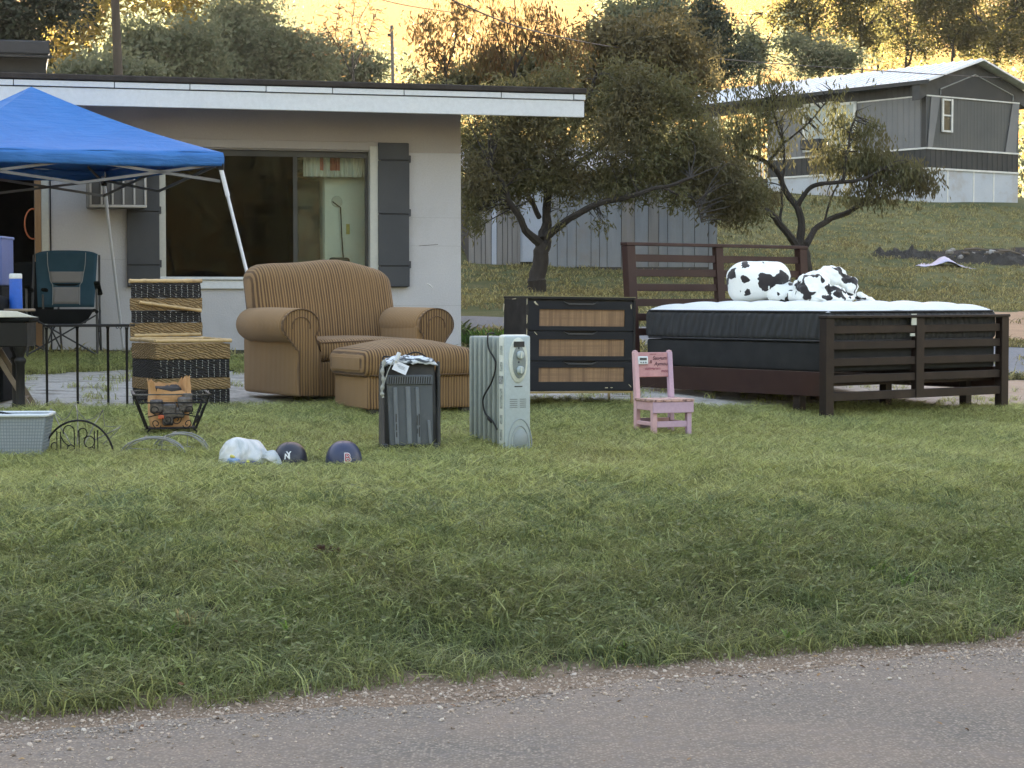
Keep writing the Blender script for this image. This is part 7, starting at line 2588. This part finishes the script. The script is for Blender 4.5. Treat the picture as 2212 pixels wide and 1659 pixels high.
def helmet(px, py, deg, label, letters, lx, ly, hcol, tcol, size, lean):
    loc, rz = place(px, py, 0, -.085, deg)
    t = thing('batting_helmet', label, 'helmet', loc, rz, 'miniature ball helmets in the grass')
    rx_, ry_, rz_ = .098 * size, .115 * size, .122 * size
    base = .018
    mh = M('helmet_shell_' + letters[0][0], hcol, tuple(v * .85 for v in hcol), rough=.34, ns=3, dirt=(.10, .12, .15), dirt_s=9, dirt_amt=.25, bs=.05)
    prof = [(rx_ * math.cos(a_) ** .8 * 1.0, base + rz_ * math.sin(a_)) for a_ in np.linspace(0, math.pi / 2 - .02, 14)]
    prof = [(rx_ * .955, base - .022)] + prof
    MB().lathe(prof, (0, 0, 0), 40, 'z', 1, ry_ / rx_).build('shell', mh, t, smooth=True)
    vs, fs = [], []
    n_ = 16
    for i in range(n_ + 1):
        a_ = R(-160) + R(140) * i / n_
        for k_, (f_, dz_) in enumerate(((.99, .004), (1.14, -.002), (1.30, -.010))):
            vs.append((rx_ * f_ * math.cos(a_) * .86, ry_ * f_ * math.sin(a_) * 1.03, base - .012 + dz_))
    for i in range(n_):
        for k_ in range(2):
            fs.append((i * 3 + k_, i * 3 + k_ + 1, i * 3 + k_ + 4, i * 3 + k_ + 3))
    o = MB().add(vs, fs).build('brim', mh, t, smooth=True)
    o.modifiers.new('t', 'SOLIDIFY').thickness = .004
    for (txt, dx, dy, s_, col_, off, bold) in letters:
        v2, f2 = text_geo(txt, s_, 0, bold)
        mbt = MB()
        if not v2: continue
        bmx = bmesh.new()
        bv = [bmx.verts.new((v.x, v.y, 0)) for v in v2]
        for f in f2:
            try: bmx.faces.new([bv[i] for i in f])
            except Exception: pass
        bmesh.ops.triangulate(bmx, faces=bmx.faces)
        bmesh.ops.subdivide_edges(bmx, edges=bmx.edges, cuts=1)
        out_v = []
        bmx.verts.ensure_lookup_table()
        for v in bmx.verts:
            th_ = (v.co.x + lx + dx) / rx_
            el_ = (v.co.y + ly + dy) / rz_
            d_ = Vector((math.sin(th_) * math.cos(el_), -math.cos(th_) * math.cos(el_), math.sin(el_)))
            ce = math.cos(el_)
            rr_ = rx_ * abs(ce) ** .8 / max(abs(ce), .05)
            p = Vector((d_.x * rr_, d_.y * rr_ * ry_ / rx_, base + rz_ * math.sin(el_)))
            nrm = Vector((d_.x, d_.y * .9, d_.z)).normalized()
            out_v.append(p + nrm * off)
        bmx.verts.index_update()
        ff = [tuple(v.index for v in f.verts) for f in bmx.faces]
        bmx.free()
        mbt.add(out_v, ff).build('cap_letter', M('letter_' + txt + str(int(s_ * 1e4)), col_, rough=.6, bs=0), t)
    # ridge and vents
    MB().tube([(0, -ry_ * math.cos(a_) ** .8 * .998, base + rz_ * math.sin(a_)) for a_ in np.linspace(.95, 1.5, 8)], .0022, 5).build('seam', mh, t)
    for dx in (-.022, .022):
        th_ = dx / rx_
        MB().lathe([(.001, -.002), (.0035, -.002), (.0035, .002), (.001, .002)], (rx_ * math.sin(th_) * .62, -ry_ * .62 * math.cos(th_), base + rz_ * .80), 8).build('vent_hole', M_SLOT, t)
    return t
helmet(614, 1009, -18, 'dark navy ball helmet with white NY letters beside the plastic bag', [('N', -.004, -.006, .046, (.75, .78, .80), .0016, .0010), ('Y', .003, .006, .052, (.75, .78, .80), .0024, .0010)], .034, .050, (.010, .013, .028), (.7, .7, .7), 1.0, 0)
helmet(738, 1011, -4, 'navy ball helmet with red and white letter B standing alone in the grass', [('B', 0, 0, .075, (.72, .72, .74), .0014, .0038), ('B', 0, 0, .070, (.38, .06, .08), .0022, .0002)], .041, .043, (.020, .030, .080), (.7, .7, .7), 1.1, 0)

# ================================================================== debris pile and tarp on the far slope
gA = G(2090, 566)
M_MUL = M('dark_mulch', (.085, .075, .065), (.045, .040, .034), rough=.95, ns=10, bs=1, bd=.05)
def mound(name, label, px, py, w_, d_, h_, seed, mat, cat):
    g_ = G(px, py)
    vs, fs = [], []
    n_, m_ = 46, 16
    for j in range(m_ + 1):
        for i in range(n_ + 1):
            u, v = i / n_ * 2 - 1, j / m_ * 2 - 1
            e = max(0, 1 - u * u) * max(0, 1 - v * v)
            z = 1.0 * h_ * e ** .6 * (.65 + .7 * mnoise.noise(Vector((u * 5 + seed, v * 2, seed)))) + .10 * mnoise.noise(Vector((u * 18, v * 7, seed))) * min(1, e * 3)
            x, y = u * w_, v * d_
            vs.append((x, y, ground_z(g_.x + x, g_.y + d_ + y) - g_.z + z - .03))
    for j in range(m_):
        for i in range(n_):
            a = j * (n_ + 1) + i
            fs.append((a, a + 1, a + n_ + 2, a + n_ + 1))
    me = MB().add(vs, fs).mesh(name)
    o = link(name, me, mat)
    o.location = (g_.x, g_.y + d_, g_.z)
    return tag(o, label, cat), g_
mound('mulch_pile', 'long low pile of dark mulch and branches on the far slope', 2175, 573, 1.35, .45, .30, 3, M_MUL, 'pile')
mound('mulch_pile', 'small dark mound left of the white tarp on the slope', 1968, 560, .80, .35, .22, 6, M_MUL, 'pile')
g_ = G(2036, 575)
vs, fs = [], []
for j in range(9):
    for i in range(21):
        u, v = i / 20 * 2 - 1, j / 8 * 2 - 1
        z = .17 * math.exp(-(u - .1) ** 2 * 7) * (1 - v * v * .3) * (1 if v < .8 else .6) + .02 * mnoise.noise(Vector((u * 5, v * 5, 0)))
        x, y = u * .48 * (1 - .25 * v), v * .3
        vs.append((x, y, z + ground_z(g_.x + x, g_.y + y) - g_.z + .01))
for j in range(8):
    for i in range(20):
        a = j * 21 + i
        fs.append((a, a + 1, a + 22, a + 21))
me = MB().add(vs, fs).mesh('tarp')
me.polygons.foreach_set('use_smooth', [True] * len(me.polygons))
o = link('tarp', me, M('lavender_white_tarp', (.50, .48, .62), (.44, .42, .55), rough=.4, ns=6, bs=.3, bd=.02))
o.modifiers.new('t', 'SOLIDIFY').thickness = .004
o.location = g_
tag(o, 'crumpled whitish tarp lying against the dark mulch pile', 'tarp')
M_ROCK = M('pale_rock', (.36, .34, .31), (.26, .24, .22), rough=.9, ns=5)
M_LOG = M('old_branch', (.16, .13, .10), rough=.9)
RL = ('just behind the white tarp', 'right beside the white tarp', 'second along the crest from the tarp', 'low in the middle of the pile', 'high in the middle of the pile', 'low towards the right end', 'at the right edge of the picture', 'smallest one above the tarp', 'on the crest between two branches')
BLB = ('nearest the tarp on the crest', 'in the middle of the pile', 'at the right end of the pile', 'longest of them lying low by the tarp')
rr = random.Random(9)
for k, (px, py) in enumerate(((2052, 545), (2076, 556), (2100, 548), (2128, 560), (2160, 552), (2186, 566), (2206, 556), (2058, 539), (2140, 545))):
    p = P(px, py, G(px, 572).y + .45)
    me = stone_mesh(60 + k, .7)
    o = link('rock', me, M_ROCK)
    gg = ground_z(p.x, p.y)
    o.location = (p.x, p.y, max(gg + .05, p.z))
    o.scale = [rr.uniform(.06, .13)] * 3
    tag(o, 'pale rock lying on the mulch pile, ' + RL[k], 'rock', 'rocks on the mulch pile')
for k, (px, py, L_, a_) in enumerate(((2110, 540, .5, 5), (2148, 548, .4, -12), (2180, 545, .5, 18), (2090, 550, .3, 30))):
    p = P(px, py, G(px, 572).y + .35)
    o = MB().tube([(-L_ / 2, 0, 0), (0, .02, .03), (L_ / 2, 0, .0)], [.03, .028, .018], 6).build('branch', M_LOG, None)
    o.location = (p.x, p.y, p.z)
    o.rotation_euler = (0, R(a_) * .4, R(a_))
    tag(o, 'broken branch on the mulch pile, ' + BLB[k], 'branch', 'branches on the mulch pile')

# ================================================================== weeds and plants one can point to
def weed(name, label, cat, px, py, n_, h_, sp, width, mat, seed, lean=.9, leaf=False, Yover=None):
    g_ = G(px, py) if Yover is None else P(px, py, Yover)
    if Yover is not None: g_ = Vector((g_.x, Yover, ground_z(g_.x, Yover)))
    r = random.Random(seed)
    vs, fs, tint = [], [], []
    for _ in range(n_):
        a = r.uniform(0, 6.283)
        d = r.uniform(0, sp)
        bx0, by0 = d * math.cos(a), d * math.sin(a)
        h = h_ * r.uniform(.5, 1.35)
        la, ln = a + r.gauss(0, .7), h * r.uniform(.2, lean)
        w_ = width * r.uniform(.6, 1.2)
        wx, wy = -math.sin(la) * w_ / 2, math.cos(la) * w_ / 2
        if r.random() < .5: wx, wy = math.cos(la + .8) * w_ / 2, math.sin(la + .8) * w_ / 2
        n = len(vs)
        tn = r.random()
        K = 5
        for k in range(K):
            t = k / K
            ww = (.5 + 1.2 * t - 1.5 * t * t) * 1.4
            vs += [(bx0 + math.cos(la) * ln * t ** 1.8 - wx * ww, by0 + math.sin(la) * ln * t ** 1.8 - wy * ww, h * (t - .38 * t ** 3)), (bx0 + math.cos(la) * ln * t ** 1.8 + wx * ww, by0 + math.sin(la) * ln * t ** 1.8 + wy * ww, h * (t - .38 * t ** 3))]
            tint += [tn * .9] * 2
        vs.append((bx0 + math.cos(la) * ln * 1.1, by0 + math.sin(la) * ln * 1.1, h * .58))
        tint.append(tn * .9)
        for k in range(K - 1):
            fs.append((n + 2 * k, n + 2 * k + 1, n + 2 * k + 3, n + 2 * k + 2))
        fs.append((n + 2 * K - 2, n + 2 * K - 1, n + 2 * K))
    me = bpy.data.meshes.new(name)
    me.from_pydata(vs, [], fs)
    at = me.attributes.new('tint', 'FLOAT', 'POINT')
    at.data.foreach_set('value', tint)
    o = link(name, me, mat)
    o.location = (g_.x, g_.y, g_.z - .005)
    return tag(o, label, cat)
M_DRY = grass_mat('dry_grass', (.34, .26, .12), (.28, .21, .10), (.24, .20, .09), (.4, .33, .18))
W = [('bright green weed clump at the left foot of the bank', 345, 1392, 26, .12, .07, .011, M_WEED), ('tall green blades sprouting mid-bank right of the dry tuft', 625, 1390, 9, .16, .03, .009, M_WEED),
     ('bright weed growing where the bank meets the gravel, centre', 1352, 1420, 18, .10, .05, .010, M_WEED), ('bright weed at the road edge right of centre', 1700, 1392, 22, .09, .08, .010, M_WEED),
     ('coarse grass clump low on the bank under the dark heater', 860, 1330, 30, .14, .10, .010, M_BANK), ('coarse pale-tipped grass clump at the middle of the bank', 1050, 1350, 34, .13, .12, .010, M_BANK),
     ('yellow-green grass clump in the right half of the lawn edge', 1640, 1190, 30, .11, .11, .008, M_WEED), ('leafy green clump at the right of the bank', 1950, 1265, 26, .10, .10, .010, M_WEED),
     ('yellow-green weed patch near the right edge of the bank', 1885, 1245, 24, .11, .10, .008, M_WEED), ('broad-bladed clump on the upper bank left of centre', 560, 1235, 24, .10, .10, .009, M_BANK),
     ('long-bladed grass clump at the centre of the lawn slope', 1010, 1215, 24, .12, .09, .009, M_BANK), ('green blades standing by the gravel at the far left', 165, 1440, 18, .10, .07, .009, M_BANK)]
for k, (lab, px, py, n_, h_, sp, wd_, mt_) in enumerate(W):
    weed('weed_clump', lab, 'weed', px, py, n_, h_, sp, wd_, mt_, 200 + k)
weed('dry_grass_tuft', 'dry straw-coloured grass tuft standing up on the left of the bank', 'grass tuft', 408, 1372, 60, .15, .07, .004, M_DRY, 300, .5)
for k, (px, py, lab) in enumerate(((1800, 905, 'wispy grass growing round the foot of the near bed post'), (880, 976, 'long grass blades in front of the dark heater'), (1080, 974, 'grass blades curling round the foot of the oil radiator'), (640, 1012, 'grass stems crossing in front of the dark helmet'), (742, 1014, 'grass stems in front of the helmet with the letter B'), (2168, 906, 'grass at the foot of the right bed post'))):
    weed('grass_clump', lab, 'grass tuft', px, py, 26, .085, .13, .0042, M_LAWN, 400 + k)
weed('shrub', 'small leafy weed growing against the house corner', 'plant', 985, 742, 60, .34, .16, .03, M_BANK, 500, .8)
for k, px in enumerate((1012, 1040, 1068)):
    weed('shrub', ('low weedy plant right of the house corner', 'low weedy plant between its neighbours behind the radiator', 'low weedy plant left of the black dresser')[k], 'plant', px, 745, 70, .22, .28, .02, M_WEED, 510 + k, .8)
g_ = G(707, 1207)
mb = MB()
for k in range(7):
    a = random.uniform(0, 6.28)
    mb.soft((.032 * (k - 3) * .55, random.uniform(-.015, .015), .045 + random.uniform(-.01, .012)), (.026, .012, .022), r=.005, seg=2, cs=1, rot=(random.uniform(-.6, .6), random.uniform(-.6, .6), a))
mb.tube([(-.05, 0, .035), (0, 0, .045), (.05, 0, .035)], .004, 5)
o = mb.build('dead_leaf', M('dead_brown_leaf', (.075, .028, .018), (.045, .018, .012), rough=.8), None)
o.location = g_
tag(o, 'curled dead brown leaf lying on the open lawn', 'leaf')

# ================================================================== the air between
hb0 = MB().b2(-150, 150, -20, 150, -1.8, 34)
hz_ = hb0.build('haze', None, None)
m = bpy.data.materials.new('pale_air')
m.use_nodes = True
m.node_tree.nodes.clear()
vo_ = m.node_tree.nodes.new('ShaderNodeVolumePrincipled')
ou_ = m.node_tree.nodes.new('ShaderNodeOutputMaterial')
vo_.inputs['Color'].default_value = (.95, .92, .85, 1)
vo_.inputs['Density'].default_value = .00022
vo_.inputs['Anisotropy'].default_value = .0
m.node_tree.links.new(vo_.outputs[0], ou_.inputs['Volume'])
hz_.data.materials.append(m)
tag(hz_, kind='stuff')
